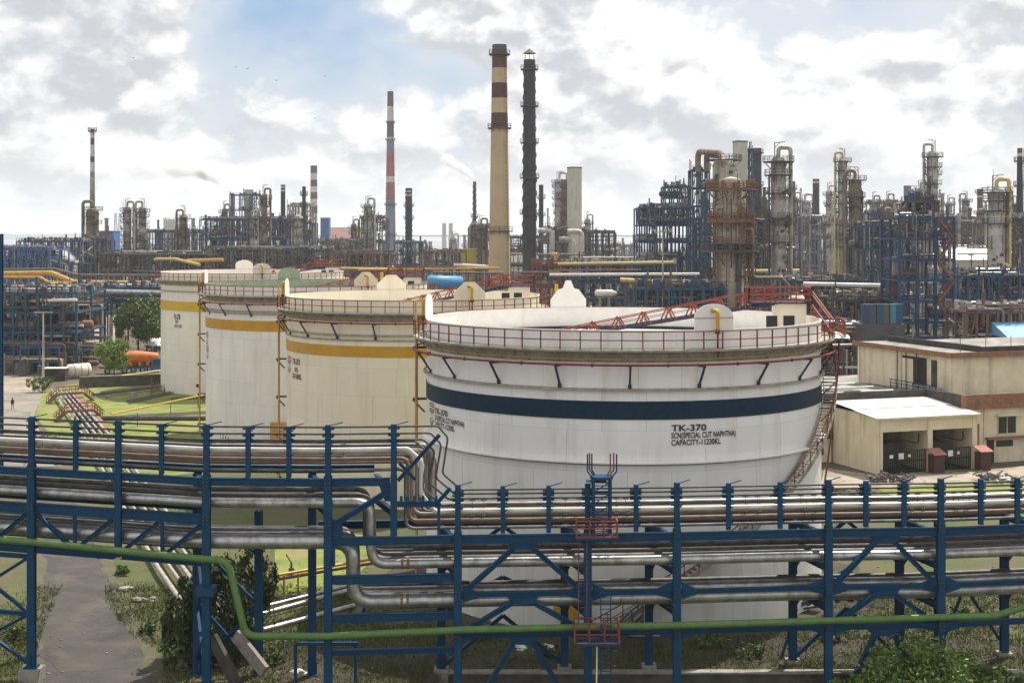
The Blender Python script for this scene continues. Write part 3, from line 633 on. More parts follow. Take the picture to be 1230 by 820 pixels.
# ------------------------------------------------------------------ foreground pipe racks
def interp(tab, x):
    for (x0, y0), (x1, y1) in zip(tab, tab[1:]):
        if x <= x1 or (x1, y1) == tab[-1]: return y0 + (y1 - y0) * (x - x0) / (x1 - x0)
FL = [(-140, 81.8), (38, 79.0), (248, 75.8), (394, 75.5), (473, 75.8)]
FR = [(394, 75.5), (550, 76.1), (813, 76.8), (995, 77.7), (1130, 78.1), (1330, 79.7)]
def front(px, tab):
    d = interp(tab, px); return Vector((XZ(px, d), d, 0))
OL, OR = Vector((-1.45, 4.3, 0)), Vector((-1.1, 4.3, 0))
def rk(px, o, z, tab):                                   # point on the rack: px along the front, o metres in from the front, height z
    p = front(px, tab) + (OL if tab is FL else OR) * (o / 4.4); p.z = z; return p
def up(z): return Vector((0, 0, z))
rl = thing('pipe_rack', 'higher blue steel pipe rack on the left, crossing above the road', 'pipe rack', (-22, 77.5, 0), 'blue pipe racks in the foreground')
rr = thing('pipe_rack', 'lower blue steel pipe rack on the right, in front of the white tank', 'pipe rack', (9, 77.5, -1.3), 'blue pipe racks in the foreground')
def column(root, px, o, z0, z1, tab, w=.42, ped=True, m=None):
    p = rk(px, o, z0, tab); q = p + up(z1 - z0)
    c = MB().ibeam(p, q, w, w, .05, (0, 1, 0)).build('column', m or m_blue, root)
    if ped: MB().box(p - up(.0), w * 1.7, w * 1.7, .12).box(p + up(.12), w * 1.3, .06, .7).box(p + up(.12), .06, w * 1.3, .7).build('base_plate', m_blue, c)
    return c
def pedestal(root, px, o, z0, z1, tab, w=1.0):
    p = rk(px, o, z0, tab); MB().box(p, w, w, z1 - z0).build('pedestal', m_conc, root)
def beam(root, a, b, w=.3, h=.45, nm='beam'): return MB().ibeam(a, b, w, h, .04).build(nm, m_blue, root)
def brace(root, a, b, w=.26): return MB().ibeam(a, b, w, w, .045).build('brace', m_blue, root)
def post(root, px, z0, z1, tab, zs, o=0.0, w=.25):       # short post with little bracket teeth that carry the thin pipes
    p = rk(px, o, z0, tab); s = MB().ibeam(p, p + up(z1 - z0), w, w, .05, (0, 1, 0)).build('post', m_blue, root)
    mb = MB()
    for z in zs: mb.box((p.x, p.y + .16, z - .12), .62, .3, .07)
    k = z0 + .35
    while k < z1 - .1: mb.box((p.x + w / 2 + .05, p.y, k), .12, .14, .05); k += .42
    a = p + up(z1 - z0 - .05); mb.bar(a, a + Vector((.75, .35, .16)), .045)
    mb.build('pipe_bracket', m_blue, s, kind='stuff')
# left rack
thinL = [14.55, 14.18, 13.84]
colL = {-60: (0, 14.7), 38: (0.72, 14.7), 142: (7.25, 14.7), 248: (0, 14.7), 394: (0, 14.7), 473: (8.75, 14.7)}
for px, (z0, z1) in colL.items():
    column(rl, px, 0, z0, 12.0, FL, .42 if z0 < 1 else .34, z0 < 1)
    post(rl, px, 12.0, z1, FL, thinL, w=.30)
pedestal(rl, 38, 0, 0, .72, FL, 1.15)
p = rk(248, 0, 5.6, FL); MB().box(p, .95, .95, .45).build('splice_collar', m_blue, rl)
for px in (-14, 91, 194, 298, 347): post(rl, px, 11.9, 14.62, FL, thinL)
seq = [-60, 38, 142, 248, 394, 473]
for a, b in zip(seq, seq[1:]):
    beam(rl, rk(a, 0, 11.65, FL) + Vector((.2, -.02, 0)), rk(b, 0, 11.65, FL) + Vector((-.2, -.02, 0)), .3, .42)
    beam(rl, rk(a, 4.4, 11.65, FL), rk(b, 4.4, 11.65, FL), .3, .42)
    if b <= 248:
        beam(rl, rk(a, 0, 9.62, FL) + Vector((.2, -.03, 0)), rk(b, 0, 9.62, FL) + Vector((-.2, -.03, 0)), .32, .55)
        beam(rl, rk(a, 0, 7.35, FL) + Vector((.2, -.02, 0)), rk(b, 0, 7.35, FL) + Vector((-.2, -.02, 0)), .3, .42)
        beam(rl, rk(a, 4.4, 9.5, FL), rk(b, 4.4, 9.5, FL), .3, .4); beam(rl, rk(a, 4.4, 7.3, FL), rk(b, 4.4, 7.3, FL), .3, .4)
        m = (a + b) / 2
        MB().bar(rk(m, .05, 7.55, FL), rk(m, .05, 9.38, FL), .18).build('strut', m_blue, rl)
        s = (seq.index(a) % 2)
        if s: brace(rl, rk(a + 6, .02, 9.3, FL), rk(m - 4, .02, 7.6, FL), .2); brace(rl, rk(b - 6, .02, 9.3, FL), rk(m + 4, .02, 7.6, FL), .2)
        else: brace(rl, rk(a + 6, .02, 7.6, FL), rk(m - 4, .02, 9.3, FL), .2); brace(rl, rk(b - 6, .02, 9.3, FL), rk(m + 4, .02, 7.6, FL), .2)
for px in (-60, 38, 142, 248, 394, 473):
    for z in ((11.2, 9.95, 7.75) if px < 300 else (11.2, 9.95)):
        beam(rl, rk(px, .2, z, FL), rk(px, 4.2, z, FL), .25, .34, 'cross_beam')
    if px not in (473, 142): column(rl, px, 4.4, 0, 11.4, FL, .42)
column(rl, 326, 4.4, 0, 9.3, FL, .42)
beam(rl, rk(248, 4.4, 7.6, FL), rk(394, 4.4, 7.6, FL), .25, .35)
MB().box(rk(394, .0, 7.2, FL) + Vector((.3, .1, 0)), .1, .4, .9).build('gusset', m_blue, rl)
brace(rl, rk(394, .0, 9.0, FL) + up(.2), rk(473, .0, 11.3, FL), .3)
MB().prism([rk(473, -.05, 11.45, FL), rk(473, -.05, 10.6, FL), rk(462, -.05, 10.6, FL), rk(455, -.05, 11.45, FL)], (0, .1, 0)).build('gusset', m_blue, rl)
MB().prism([rk(396, -.05, 8.75, FL), rk(411, -.05, 8.75, FL), rk(411, -.05, 9.3, FL), rk(402, -.05, 9.7, FL), rk(396, -.05, 9.7, FL)], (0, .1, 0)).build('gusset', m_blue, rl)
for za, zb in ((.9, 3.7), (3.7, 6.9)):                   # bracing of the leftmost bay
    brace(rl, rk(-60, .0, za, FL), rk(36, .0, zb, FL), .16); brace(rl, rk(-60, .0, zb, FL), rk(36, .0, za, FL), .16)
    beam(rl, rk(-60, .0, zb, FL), rk(36, .0, zb, FL), .2, .24)
    brace(rl, rk(248, .1, za, FL), rk(248, 4.3, zb, FL), .16); brace(rl, rk(248, .1, zb, FL), rk(248, 4.3, za, FL), .16)
brace(rl, rk(250, 4.4, .3, FL), rk(324, 4.4, 4.0, FL), .16); brace(rl, rk(250, 4.4, 4.0, FL), rk(324, 4.4, .3, FL), .16); brace(rl, rk(250, 4.4, 7.3, FL), rk(324, 4.4, 4.0, FL), .16)
# right rack
thinR = [11.10, 10.88, 10.62, 10.28]
mains = [394, 550, 706, 813, 995, 1130, 1262]
for px in mains:
    z0 = 0 if px == 394 else -1.35
    if px != 394:
        column(rr, px, 0, z0, 8.9, FR, .42); post(rr, px, 8.9, 11.4, FR, thinR, w=.30)
        column(rr, px, 4.4, -1.2 if px != 550 else .0, 8.5, FR, .44, m=m_blue); pedestal(rr, px, 4.4, -1.35, .28, FR, .8)
        for z in (8.25, 6.55, 4.35): beam(rr, rk(px, .2, z, FR), rk(px, 4.2, z, FR), .25, .36, 'cross_beam')
        for zc in (6.4, 4.2):
            MB().prism([rk(px, 3.4, zc, FR), rk(px, 4.3, zc, FR), rk(px, 4.3, zc - .9, FR)], (.12, 0, 0)).build('knee_plate', m_blue, rr)
for px in (604, 659, 764, 875, 937, 1040, 1086, 1178, 1222): post(rr, px, 8.8, 11.32, FR, thinR)
for a, b in zip(mains, mains[1:]):
    L_ = Vector((.2, -.02, 0)); R_ = Vector((-.2, -.02, 0))
    beam(rr, rk(a, 0, 8.5, FR) + L_, rk(b, 0, 8.5, FR) + R_, .3, .44); beam(rr, rk(a, 4.4, 8.5, FR), rk(b, 4.4, 8.5, FR), .3, .42)
    if a == 394:
        for z, h in ((6.45, .46), (4.42, .44), (2.6, .28)): beam(rr, rk(a, 0, z, FR) + L_, rk(b, 0, z, FR) + R_, .3, h)
        continue
    beam(rr, rk(a, 0, 5.52, FR) + L_, rk(b, 0, 5.52, FR) + R_, .24, .26); beam(rr, rk(a, 0, 3.36, FR) + L_, rk(b, 0, 3.36, FR) + R_, .26, .30)
    beam(rr, rk(a, 4.4, 6.3, FR), rk(b, 4.4, 6.3, FR), .22, .26); beam(rr, rk(a, 4.4, 4.1, FR), rk(b, 4.4, 4.1, FR), .22, .26)
    for px_, sg in ((a, 1), (b, -1)):                     # node plates beside the columns
        for z in (5.5, 3.34):
            q = rk(px_, -.04, z, FR); MB().prism([q + Vector((sg * .24, 0, -.42)), q + Vector((sg * 1.05, 0, -.16)), q + Vector((sg * 1.05, 0, .18)), q + Vector((sg * .24, 0, .55))], (0, .06, 0)).build('gusset', m_blue, rr)
    if a in (550, 995):
        m = (a + b) / 2
        for zt_, zb_ in ((8.28, 5.75), (5.38, 3.6), (3.2, -1.2)):
            q = rk(m, -.04, zt_, FR); MB().prism([q + Vector((-.85, 0, 0)), q + Vector((.85, 0, 0)), q + Vector((.6, 0, -.42)), q + Vector((-.6, 0, -.42))], (0, .06, 0)).build('gusset', m_blue, rr)
            e = .9 if zb_ > 0 else 1.1
            brace(rr, q + Vector((-.5, .05, -.3)), rk(a, 0, zb_, FR) + Vector((e * .5, 0, 0)), .27); brace(rr, q + Vector((.5, .05, -.3)), rk(b, 0, zb_, FR) + Vector((-e * .5, 0, 0)), .27)
            brace(rr, rk(m, 4.4, zt_, FR), rk(a, 4.4, max(zb_, .3), FR), .2); brace(rr, rk(m, 4.4, zt_, FR), rk(b, 4.4, max(zb_, .3), FR), .2)
p = rk(1150, 4.4, 0, FR)
for px in (1180,): column(rr, px, 4.4, -.1, 8.3, FR, .5); pedestal(rr, px, 4.4, -1.35, .05, FR, .9)
brace(rr, rk(1180, 4.4, .6, FR), rk(1210, 4.4, 4.0, FR), .14); brace(rr, rk(1262, 4.4, .6, FR), rk(1215, 4.4, 4.0, FR), .14)
brace(rr, rk(980, 4.4, .3, FR), rk(1000, 4.4, 3.2, FR), .14)
# transition frame between the two racks
brace(rr, P(528, 522, 75.6), P(478, 577, 75.6), .2); brace(rr, P(480, 556, 75.7), P(499, 576, 75.7), .16); brace(rr, P(541, 586, 75.6), P(525, 604, 75.6), .2)
beam(rr, P(474, 605, 75.7), P(529, 605, 75.7), .2, .3)
MB().bar(P(527, 604, 75.7), P(527, 642, 75.7), .16).build('strut', m_blue, rr)
for px in (482, 490, 498, 508, 516, 524): MB().box(P(px, 601.5, 75.7), .14, .2, .28).build('support_lug', m_blue, rr)
# ------------------------------------------------------------------ pipes on the racks
def pipe(pts, r, m, label, group=None, bend=.8, n=10, rings=0, name='pipe'):
    q = fillet(pts, bend, 6); mb = MB().tube(q, r, n)
    if rings:
        acc = 0
        for a, b in zip(q, q[1:]):
            L_ = (b - a).length; k = rings - acc
            while k < L_:
                c = a.lerp(b, k / L_); dd = (b - a).normalized(); mb.tube([c - dd * .04, c + dd * .04], r * 1.035, n, caps=False); k += rings
            acc = (L_ - (k - rings)) if k > L_ else 0
    o = mb.build(name, m, None, pts[0]); return tag(o, label, 'pipe', group)
lp = [-140, 38, 248, 330]; rp_ = [560, 813, 995, 1130, 1330]
def run(o1, z1, pd, o2, z2, shift=0):                     # left rack, drop at column pd, right rack
    a = [rk(x, o1, z1, FL) for x in lp]; dn = rk(pd, o1, z1, FL)
    return a + [dn, Vector((dn.x, dn.y, z2))] + [rk(x, o2, z2, FR) for x in rp_]
gs = 'large clad pipes in the tiers of the blue racks'
pipe(run(.6, 10.42, 449, .6, 7.1), .27, m_silver, 'bright silver pipe, front of the upper tier, dropping between the racks', gs, .9, 14, 2.4)
pipe(run(.75, 8.3, 428, .75, 5.05), .39, m_silver, 'widest bright silver pipe, front of the lowest tier of the racks', gs, 1.1, 16, 2.4)
for k, (o, z1, pd, z2, r, m, lab) in enumerate(((1.55, 10.3, 454, 7.1, .22, m_dull, 'grey pipe directly behind the bright pipe of the upper tier'), (2.3, 10.35, 456, 7.15, .24, m_dull, 'grey pipe third from the front in the upper tier'),
        (3.0, 10.4, 458, 7.25, .18, m_thin, 'dark pipe fourth from the front in the upper tier'), (3.7, 10.5, 461, 7.3, .24, m_dull, 'grey pipe at the back of the upper tier'),
        (2.0, 10.2, 456, 7.0, 0.12, m_thin, 'thin dark pipe low in the middle of the upper tier'), (1.1, 10.75, 454, 7.5, 0.09, m_thin, 'thin dark pipe raised near the front of the upper tier'), (2.65, 10.8, 457, 7.6, 0.13, m_dull, 'slim grey pipe raised in the middle of the upper tier'), (4.1, 10.4, 460, 7.2, 0.16, m_thin, 'dark pipe at the very back of the upper tier'), (1.75, 8.35, 435, 4.98, .28, m_dull, 'dusty grey pipe behind the widest silver pipe in the lowest tier'), (2.7, 8.35, 437, 5.05, .33, m_silver, 'big silver pipe in the middle of the lowest tier'), (3.6, 8.4, 440, 5.2, .2, m_thin, 'dark pipe at the back of the lowest tier'))):
    pipe(run(o, z1, pd, o, z2), r, m, lab, gs, .8, 10, 3.0)
gt = 'thin pipes carried on the posts of the blue racks'
tl = ['topmost thin dark pipe on the post brackets of the blue racks', 'second thin dark pipe from the top on the rack posts', 'third thin dark pipe from the top on the rack posts', 'fourth thin dark pipe from the top on the rack posts']
def thin(k, z1, z2, r, m, o, lab, g, xa, xb):
    n = [rk(x, o, z1, FL) for x in (-140, 38, 248, 394, 473)]
    d = interp(FR, xa) + o; pa = Vector((XZ(xa, d), d, z1))
    q = [pa, Vector((XZ(xb, d), d, z1 - .62)), Vector((XZ(xb, d) - (.3 if k < 4 else 0), d, z2 + .9)), Vector((XZ(xb, d) + .75, d, z2))]
    pipe(n + q + [rk(x, o, z2, FR) for x in rp_], r, m, lab, g, .35, 7, 0)
specs = [(14.55, 11.10, .055, m_thin, .24, tl[0], gt), (14.18, 10.88, .055, m_thin, .24, tl[1], gt), (13.84, 10.62, .06, m_thin, .24, tl[2], gt), (13.72, 10.28, .075, m_dull, .45, tl[3], gt),
         (13.3, 9.92, .125, m_whitepipe, .5, 'white pipe running the length of both blue racks', gt)]
gd = 'pipes lying on the top decks of the blue racks'
for k, (z1, z2, r, m, o, lab, g) in enumerate(specs): thin(k, z1, z2, r, m, o, lab, g, 526 - 9 * k, 538 - 8 * k)
deck = [(.55, 12.2, 9.0, .09, m_dull, 'grey pipe close behind the deck beam of the racks'), (.85, 12.75, 9.35, .11, m_midpipe, 'brown pipe nearest the front edge of the rack top deck'), (1.2, 12.5, 9.15, .07, m_rustpipe, 'thin rusty pipe near the front of the rack top deck'), (1.5, 13.0, 9.6, .10, m_offwhite, 'weathered pale pipe above the brown ones on the rack deck'),
        (1.85, 12.75, 9.4, .14, m_midpipe, 'thick brown pipe in the middle of the rack top deck'), (2.15, 12.35, 9.05, .08, m_thin, 'thin black pipe low in the middle of the rack deck'), (2.45, 12.95, 9.55, .09, m_dull, 'slim grey pipe right of the middle of the rack deck'), (2.75, 12.4, 9.1, .10, m_paleyel, 'pale yellow pipe on the rack top deck'),
        (3.05, 12.85, 9.5, .12, m_midpipe, 'brown pipe toward the back of the rack top deck'), (3.35, 13.1, 9.75, .07, m_thin, 'thin dark pipe raised toward the back of the rack deck'), (3.65, 12.9, 9.6, .13, m_dull, 'grey pipe second from the back of the rack deck'), (4.0, 13.0, 9.65, .10, m_silver, 'slim silver pipe along the back edge of the rack deck'), (4.25, 12.45, 9.1, .08, m_rustpipe, 'thin rusty pipe along the very back of the rack deck')]
for k, (o, z1, z2, r, m, lab) in enumerate(deck):
    xa = (487, 490, 493, 496, 499, 502, 505, 508, 511, 514, 517, 520, 523)[k]
    n = [rk(x, o, z1, FL) for x in (-140, 38, 248, 394, 473)]; d = interp(FR, xa) + o
    pipe(n + [Vector((XZ(xa, d), d, z1)), Vector((XZ(xa, d), d, z2))] + [rk(x, o, z2, FR) for x in rp_], r, m, lab, gd, .55, 8, 2.2)
mb = MB()                                                 # small valve stems, hangers and clamps standing on the deck pipes
rg = random.Random(4)
va = thing('valve_cluster', 'rusty valve stems and hand wheels standing among the deck pipes', 'valves', (0, 79, 9))
vm = MB().bar((0, 0, 0), (0, 0, .6), .04).tube([(.16 * math.cos(2 * math.pi * k / 8), .16 * math.sin(2 * math.pi * k / 8), .7) for k in range(8)], .025, 4, closed=True).box((0, 0, -.1), .16, .2, .2).mesh('valve', m_fdark)
for base, tab, z in ((50, FL, 12.8), (400, FL, 12.8), (570, FR, 9.5), (685, FR, 9.5), (745, FR, 9.5), (905, FR, 9.5), (975, FR, 9.5), (1105, FR, 9.5), (1160, FR, 9.5)):
    for k in range(4): inst('valve', vm, va, rk(base + k * 7 + rg.random() * 4, 1.0 + (k % 2) * 1.1, z, tab), 0)
gp_ = [rk(x, -.62, 7.85, FL) for x in (-140, 38)] + [rk(240, -.62, 7.62, FL)]
a = rk(272, -.62, 7.55, FL); b = rk(293, -.62, 4.0, FL) ; b.y = front(293, FL).y - .62
pipe(gp_ + [a, Vector((b.x, a.y, 3.55)), Vector((XZ(394, 74.9), 74.9, 3.62)), rk(550, -.6, 3.78, FR), rk(813, -.6, 3.85, FR), rk(995, -.6, 3.85, FR), rk(1188, -.6, 3.88, FR), rk(1262, -.6, 4.75, FR), rk(1330, -.6, 5.0, FR)],
     .19, m_green, 'green pipe along the front of both blue racks', None, .8, 14, 6.1)
# portal frame hung under the left end of the right rack
t = thing('pipe_portal', 'slim blue steel goal-shaped frame standing on the ground below the green pipe', 'frame', (XZ(355, 78.5), 78.5, 0))
for px in (355, 427): MB().bar(P(px, 820, 78.5) * 1, Vector((XZ(px, 78.5), 78.5, 2.15)), .17).build('leg', m_blue, t)
MB().bar(Vector((XZ(355, 78.5), 78.5, 2.2)), Vector((XZ(430, 78.5), 78.5, 2.2)), .17).build('cross_bar', m_blue, t)
# ------------------------------------------------------------------ ladder tower
t = thing('ladder_tower', 'blue caged ladder tower with orange railed platforms in the middle of the right rack', 'ladder tower', (XZ(722, 76.0), 76.0, -1.3))
x0, x1, y = XZ(713, 75.9), XZ(733, 75.9), 75.75
for x in (x0, x1):
    for yy in (y, y + .8): MB().bar((x, yy, 8.3), (x, yy, 11.75), .15).build('upright', m_blue, t)
rm = MB().bar((x0, 0, 0), (x1, 0, 0), .06).bar((x0, .8, 0), (x1, .8, 0), .05).bar((x0, 0, 0), (x0, .8, 0), .05).bar((x1, 0, 0), (x1, .8, 0), .05)
rme = rm.mesh('rung', m_blue)
for k in range(11): inst('rung', rme, t, (0, y, 8.5 + .31 * k))
for k in range(5):
    z = 8.6 + k * .62; MB().bar((x0, y + .02, z), (x1, y + .02, z + .55), .05).build('lattice', m_blue, t)
pm_ = MB().lathe([(.05, 0), (.62, 0), (.62, .14), (.05, .14)], ((x0 + x1) / 2, y + .4, 11.75), 16, smooth=False).build('top_platform', m_blue, t)
for sx, m in ((-1, m_blue), (1, m_blue), (-.82, m_rail), (.62, m_orange), (.86, m_orange), (-.66, m_blue)):
    c = Vector(((x0 + x1) / 2, y + .4, 11.8)); dy = -.35 if abs(sx) == 1 else .25
    MB().tube(fillet([c + Vector((sx * .45, dy, 0)), c + Vector((sx * .78, dy, .38)), c + Vector((sx * .78, dy, 1.32 - .2 * (1 - abs(sx))))], .2), .045, 6).build('hand_hoop', m, t)
def cage(xa, xb, z0, z1, ya, yb):
    f = MB().box(((xa + xb) / 2, (ya + yb) / 2, z0), xb - xa, yb - ya, .12).build('platform', m_blue, t)
    g = MB()
    cs = [Vector((xa, ya, z0)), Vector((xb, ya, z0)), Vector((xb, yb, z0)), Vector((xa, yb, z0))]
    for p, q in zip(cs, cs[1:] + cs[:1]):
        for zz in (.16, .62, z1 - z0): g.bar(p + up(zz), q + up(zz), .055)
        for k in range(3): x = p.lerp(q, k / 3); g.bar(x + up(.1), x + up(z1 - z0), .055)
    g.build('platform_railing', m_orange, f)
cage(XZ(692, 75.2), XZ(741, 75.2), 8.72, 9.72, 74.75, 75.55)
cage(XZ(690, 75.2), XZ(743, 75.2), 3.18, 4.4, 74.55, 75.6)
def ladder(xa, xb, yy, z0, z1, m, m2):
    s = MB().bar((xa, yy, z0), (xa, yy, z1), .06).bar((xb, yy, z0), (xb, yy, z1), .06).build('ladder', m, t)
    me = MB().bar((xa, 0, 0), (xb, 0, 0), .04).mesh('rung', m2); k = z0 + .2
    while k < z1: inst('rung', me, s, (0, yy, k)); k += .3
ladder(XZ(695, 75.3), XZ(705, 75.3), 75.4, 4.2, 8.7, m_rail, m_blue)
ladder(XZ(722, 75.3), XZ(734, 75.3), 75.5, -1.3, 5.9, m_blue, m_blue)
MB().bar((XZ(716, 75), 75.0, -1.3), (XZ(717, 75), 75.0, 3.1), .07).build('conduit', m_whitepipe, t)
MB().box((XZ(716, 76.3), 76.2, 11.6), 1.1, .9, .02).build('top_plate', m_blue, t)
# ------------------------------------------------------------------ ground pipes and the small things under the racks
gg = 'pale pipes lying near the ground below the racks'
for k, (a, b, r) in enumerate((((255, 758), (470, 703), .13), ((240, 772), (455, 712), .17), ((210, 800), (425, 741), .17))):
    pa = G(*a) + up(.75); pb = G(*b) + up(.75)
    pipe([pa, pb], r, m_silver, ('upper', 'middle', 'lowest')[k] + ' of three pale pipes running on low sleepers behind the portal frame', gg)
t = thing('sleeper_support', 'low steel sleeper holding the three pale pipes', 'support', G(430, 740))
b = G(432, 742); MB().box(b, .25, 3.0, .55).box(b + up(.55), .4, 3.2, .1).build('beam', m_bracket, t)
def trench_pipes():
    ln = [(62, 472), (100, 528), (190, 690), (236, 758)]
    for k in range(5):
        pts = [G(x + k * (5 if i == 0 else 8 if i == 1 else 15 if i == 2 else 17), y) + up(.5) for i, (x, y) in enumerate(ln)]
        pipe(pts, .13 if k % 2 else .17, m_offwhite, 'white trench pipe number %s from the left, running under the footbridge toward the racks' % ('one', 'two', 'three', 'four', 'five')[k], 'parallel white pipes crossing the lawn')
trench_pipes()
def footbridge(a, b, lab):
    pa, pb = G(*a), G(*b); t = thing('footbridge', lab, 'footbridge', pa); d = (pb - pa); L_ = d.length; d.normalize(); s = Vector((-d.y, d.x, 0)) * .5
    pts = [pa, pa + d * L_ * .22 + up(1.3), pa + d * L_ * .78 + up(1.3), pb]
    mb = MB(); rb = MB()
    for sg in (-1, 1):
        for p, q in zip(pts, pts[1:]):
            mb.bar(p + s * sg, q + s * sg, .1, .22); rb.bar(p + s * sg + up(1.05), q + s * sg + up(1.05), .08); rb.bar(p + s * sg + up(.6), q + s * sg + up(.6), .06)
            for k in range(4): x = p.lerp(q, k / 4) + s * sg; rb.bar(x, x + up(1.05), .07)
    for p, q in zip(pts, pts[1:]):
        for k in range(10): x = p.lerp(q, k / 10); mb.bar(x - s, x + s, .3, .05)
    mb.build('walkway', m_frust, t); rb.build('handrail', m_orange, t)
footbridge((57, 485), (112, 481), 'rusty red footbridge stepping over the white trench pipes')
footbridge((66, 507), (125, 503), 'second rusty footbridge over the trench pipes, close behind the rack')
t = thing('trench_wall', 'brown concrete edge running beside the white trench pipes', 'wall', G(92, 478)); MB().bar(G(90, 474) + up(.3), G(128, 520) + up(.3), .8, .6).build('wall_face', m_rustpipe, t)
t = thing('trench_wall', 'dark earth filled trench beside the white pipes, under the footbridges', 'trench', G(82, 478)); MB().bar(G(82, 474) + up(.12), G(112, 520) + up(.12), 1.6, .24).build('trench_floor', m_parapet, t)
pipe([G(102, 463) + up(.9), G(200, 450) + up(.9)], .12, m_paleyel, 'pale yellow handrail pipe on posts in front of the dark wall')
pipe([G(133, 512) + up(1.6), G(255, 485) + up(1.6)], .11, m_yellow, 'bright yellow pipe slanting across the lawn to the pale tank')
for px, py, w_ in ((165, 512, 'left'), (205, 500, 'middle'), (238, 491, 'right')): tag(MB().box(G(px, py), .09, .09, 1.75).build('pipe_post', m_fdark, None, G(px, py)), w_ + ' of three thin dark posts under the bright yellow pipe across the lawn', 'post', 'posts under the yellow pipe')
pipe([G(112, 478) + up(.6), G(200, 467) + up(.6)], .3, m_dull, 'thick grey pipe on sleepers at the foot of the ivory tank')
for px, py, w_ in ((130, 479, 'left'), (160, 476, 'right')): tag(MB().box(G(px, py), .9, .5, .62).build('sleeper', m_conc, None, G(px, py)), w_ + ' of two concrete sleepers under the thick grey pipe by the ivory tank', 'sleeper', 'sleepers under the grey pipe')
pipe([G(250, 505) + up(.3), G(90, 505) + up(.3)], .35, m_thin, 'dark buried-looking pipe across the lawn behind the rack')
t = thing('red_valve_stand', 'rusty valve manifold on the ground at the foot of the ivory tank', 'valves', G(190, 470)); rg = random.Random(3); mb = MB()
for k in range(16): p = G(180 + rg.random() * 25, 466 + rg.random() * 10); mb.bar(p, p + up(.6 + rg.random() * 1.4), .12); mb.bar(p + up(.5), p + Vector((rg.uniform(-1.5, 1.5), rg.uniform(-1, 1), .6)), .1)
mb.build('manifold', m_rustpipe, t)
t = thing('red_valve_stand', 'small red railing and valves at the foot of the pale off-white tank', 'valves', G(265, 535)); mb = MB()
for k in range(7): p = G(256 + k * 3, 528 + k * 2); mb.bar(p, p + up(1.5), .08); mb.bar(p + up(.7), p + up(.75) + Vector((.7, -.3, 0)), .08)
mb.build('manifold', m_rail, t)
tag(MB().box(G(337, 545), 2.2, 1.2, 3.6).build('junction_cabinet', m_gold, None, G(337, 545)), 'tan box cabinet beside the riser pipes between two tanks', 'cabinet')
for lab, m, dz in (('yellow fire main raised on dark stands on the lawn', m_gold, 1.75), ('red fire main just below the yellow one on the lawn', m_orange, 1.45)):
    pipe([G(312, 725) + up(dz), G(450, 700) + up(dz)], .1, m, lab, 'fire mains on the lawn')
for k, (px, py) in enumerate(((328, 724), (341, 721), (358, 718), (430, 707))):
    s = thing('fire_main_stand', ('first', 'second', 'third', 'last')[k] + ' dark steel stand from the left carrying the yellow and red fire mains', 'stand', G(px, py), 'fire main stands'); MB().box(G(px, py), .1, .1, 1.7).build('upright', m_rustpipe, s)
    MB().box(G(px, py), .9 if k == 2 else .3, .5, .25).build('footing', m_darkconc, s)
t = thing('stand_pipe', 'short dark hydrant stand pipe on the sunny lawn', 'hydrant', G(350, 690)); b = G(350, 690); MB().bar(b, b + up(.9), .14).bar(b + up(.9), b + Vector((-.4, 0, 1.5)), .08).box(b, .35, .35, .5).build('hydrant_body', m_fdark, t)
t = thing('stair_handrail', 'dark steel stair with handrails climbing from the lawn to the foot of the white tank', 'stairs', (6.2, 85.2, 0)); mb = MB(); rb = MB()
for sy in (0, .9):
    a = Vector((6.0, 84.6 + sy, 1.1)); b = Vector((7.9, 85.2 + sy, 2.55)); mb.bar(a - up(1.0), b - up(.9), .08, .2); rb.bar(a, b, .07); rb.bar(a - up(.5), b - up(.5), .05)
    for k in range(4): x = a.lerp(b, k / 3); rb.bar(x - up(1), x, .06)
mb.build('stringer', m_fdark, t); rb.build('handrail', m_fdark, t)

for px in (486, 493):
    for o, z, r_ in ((.6, 7.1, .285), (.75, 5.05, .405)):
        c = rk(px, o, z, FR); tag(MB().tube([c - Vector((.07, 0, 0)), c + Vector((.07, 0, 0))], r_, 14, caps=False).build('clamp_band', m_rustpipe, None, c), 'rust stained clamp band round the %s silver pipe, %s of the pair near the drop' % ('upper' if z > 6 else 'lower', 'left' if px < 490 else 'right'), 'clamp')
for k in range(26):                                       # steel shoes that carry the big pipes over the cross beams
    pass

bolt = MB().tube([(0, 0, 0), (0, -.05, 0)], .045, 6).mesh('bolt', m_thin)
for px in (550, 706, 813, 995, 1130):                      # bolted splice plates where the columns change section
    for z in (8.75, 5.5, 3.34):
        q_ = rk(px, 0, z, FR); pl_ = MB().box(q_ + Vector((0, -.235, -.35)), .36, .03, .7).build('splice_plate', m_blue, rr)
        for dx in (-.11, .11):
            for dz in (-.22, 0, .22): inst('bolt', bolt, pl_, q_ + Vector((dx, -.25, dz)))
for px in (38, 248, 394):
    for z in (11.65, 9.62):
        q_ = rk(px, 0, z, FL); pl_ = MB().box(q_ + Vector((0, -.235, -.35)), .36, .03, .7).build('splice_plate', m_blue, rl)
        for dx in (-.11, .11):
            for dz in (-.22, 0, .22): inst('bolt', bolt, pl_, q_ + Vector((dx, -.25, dz)))
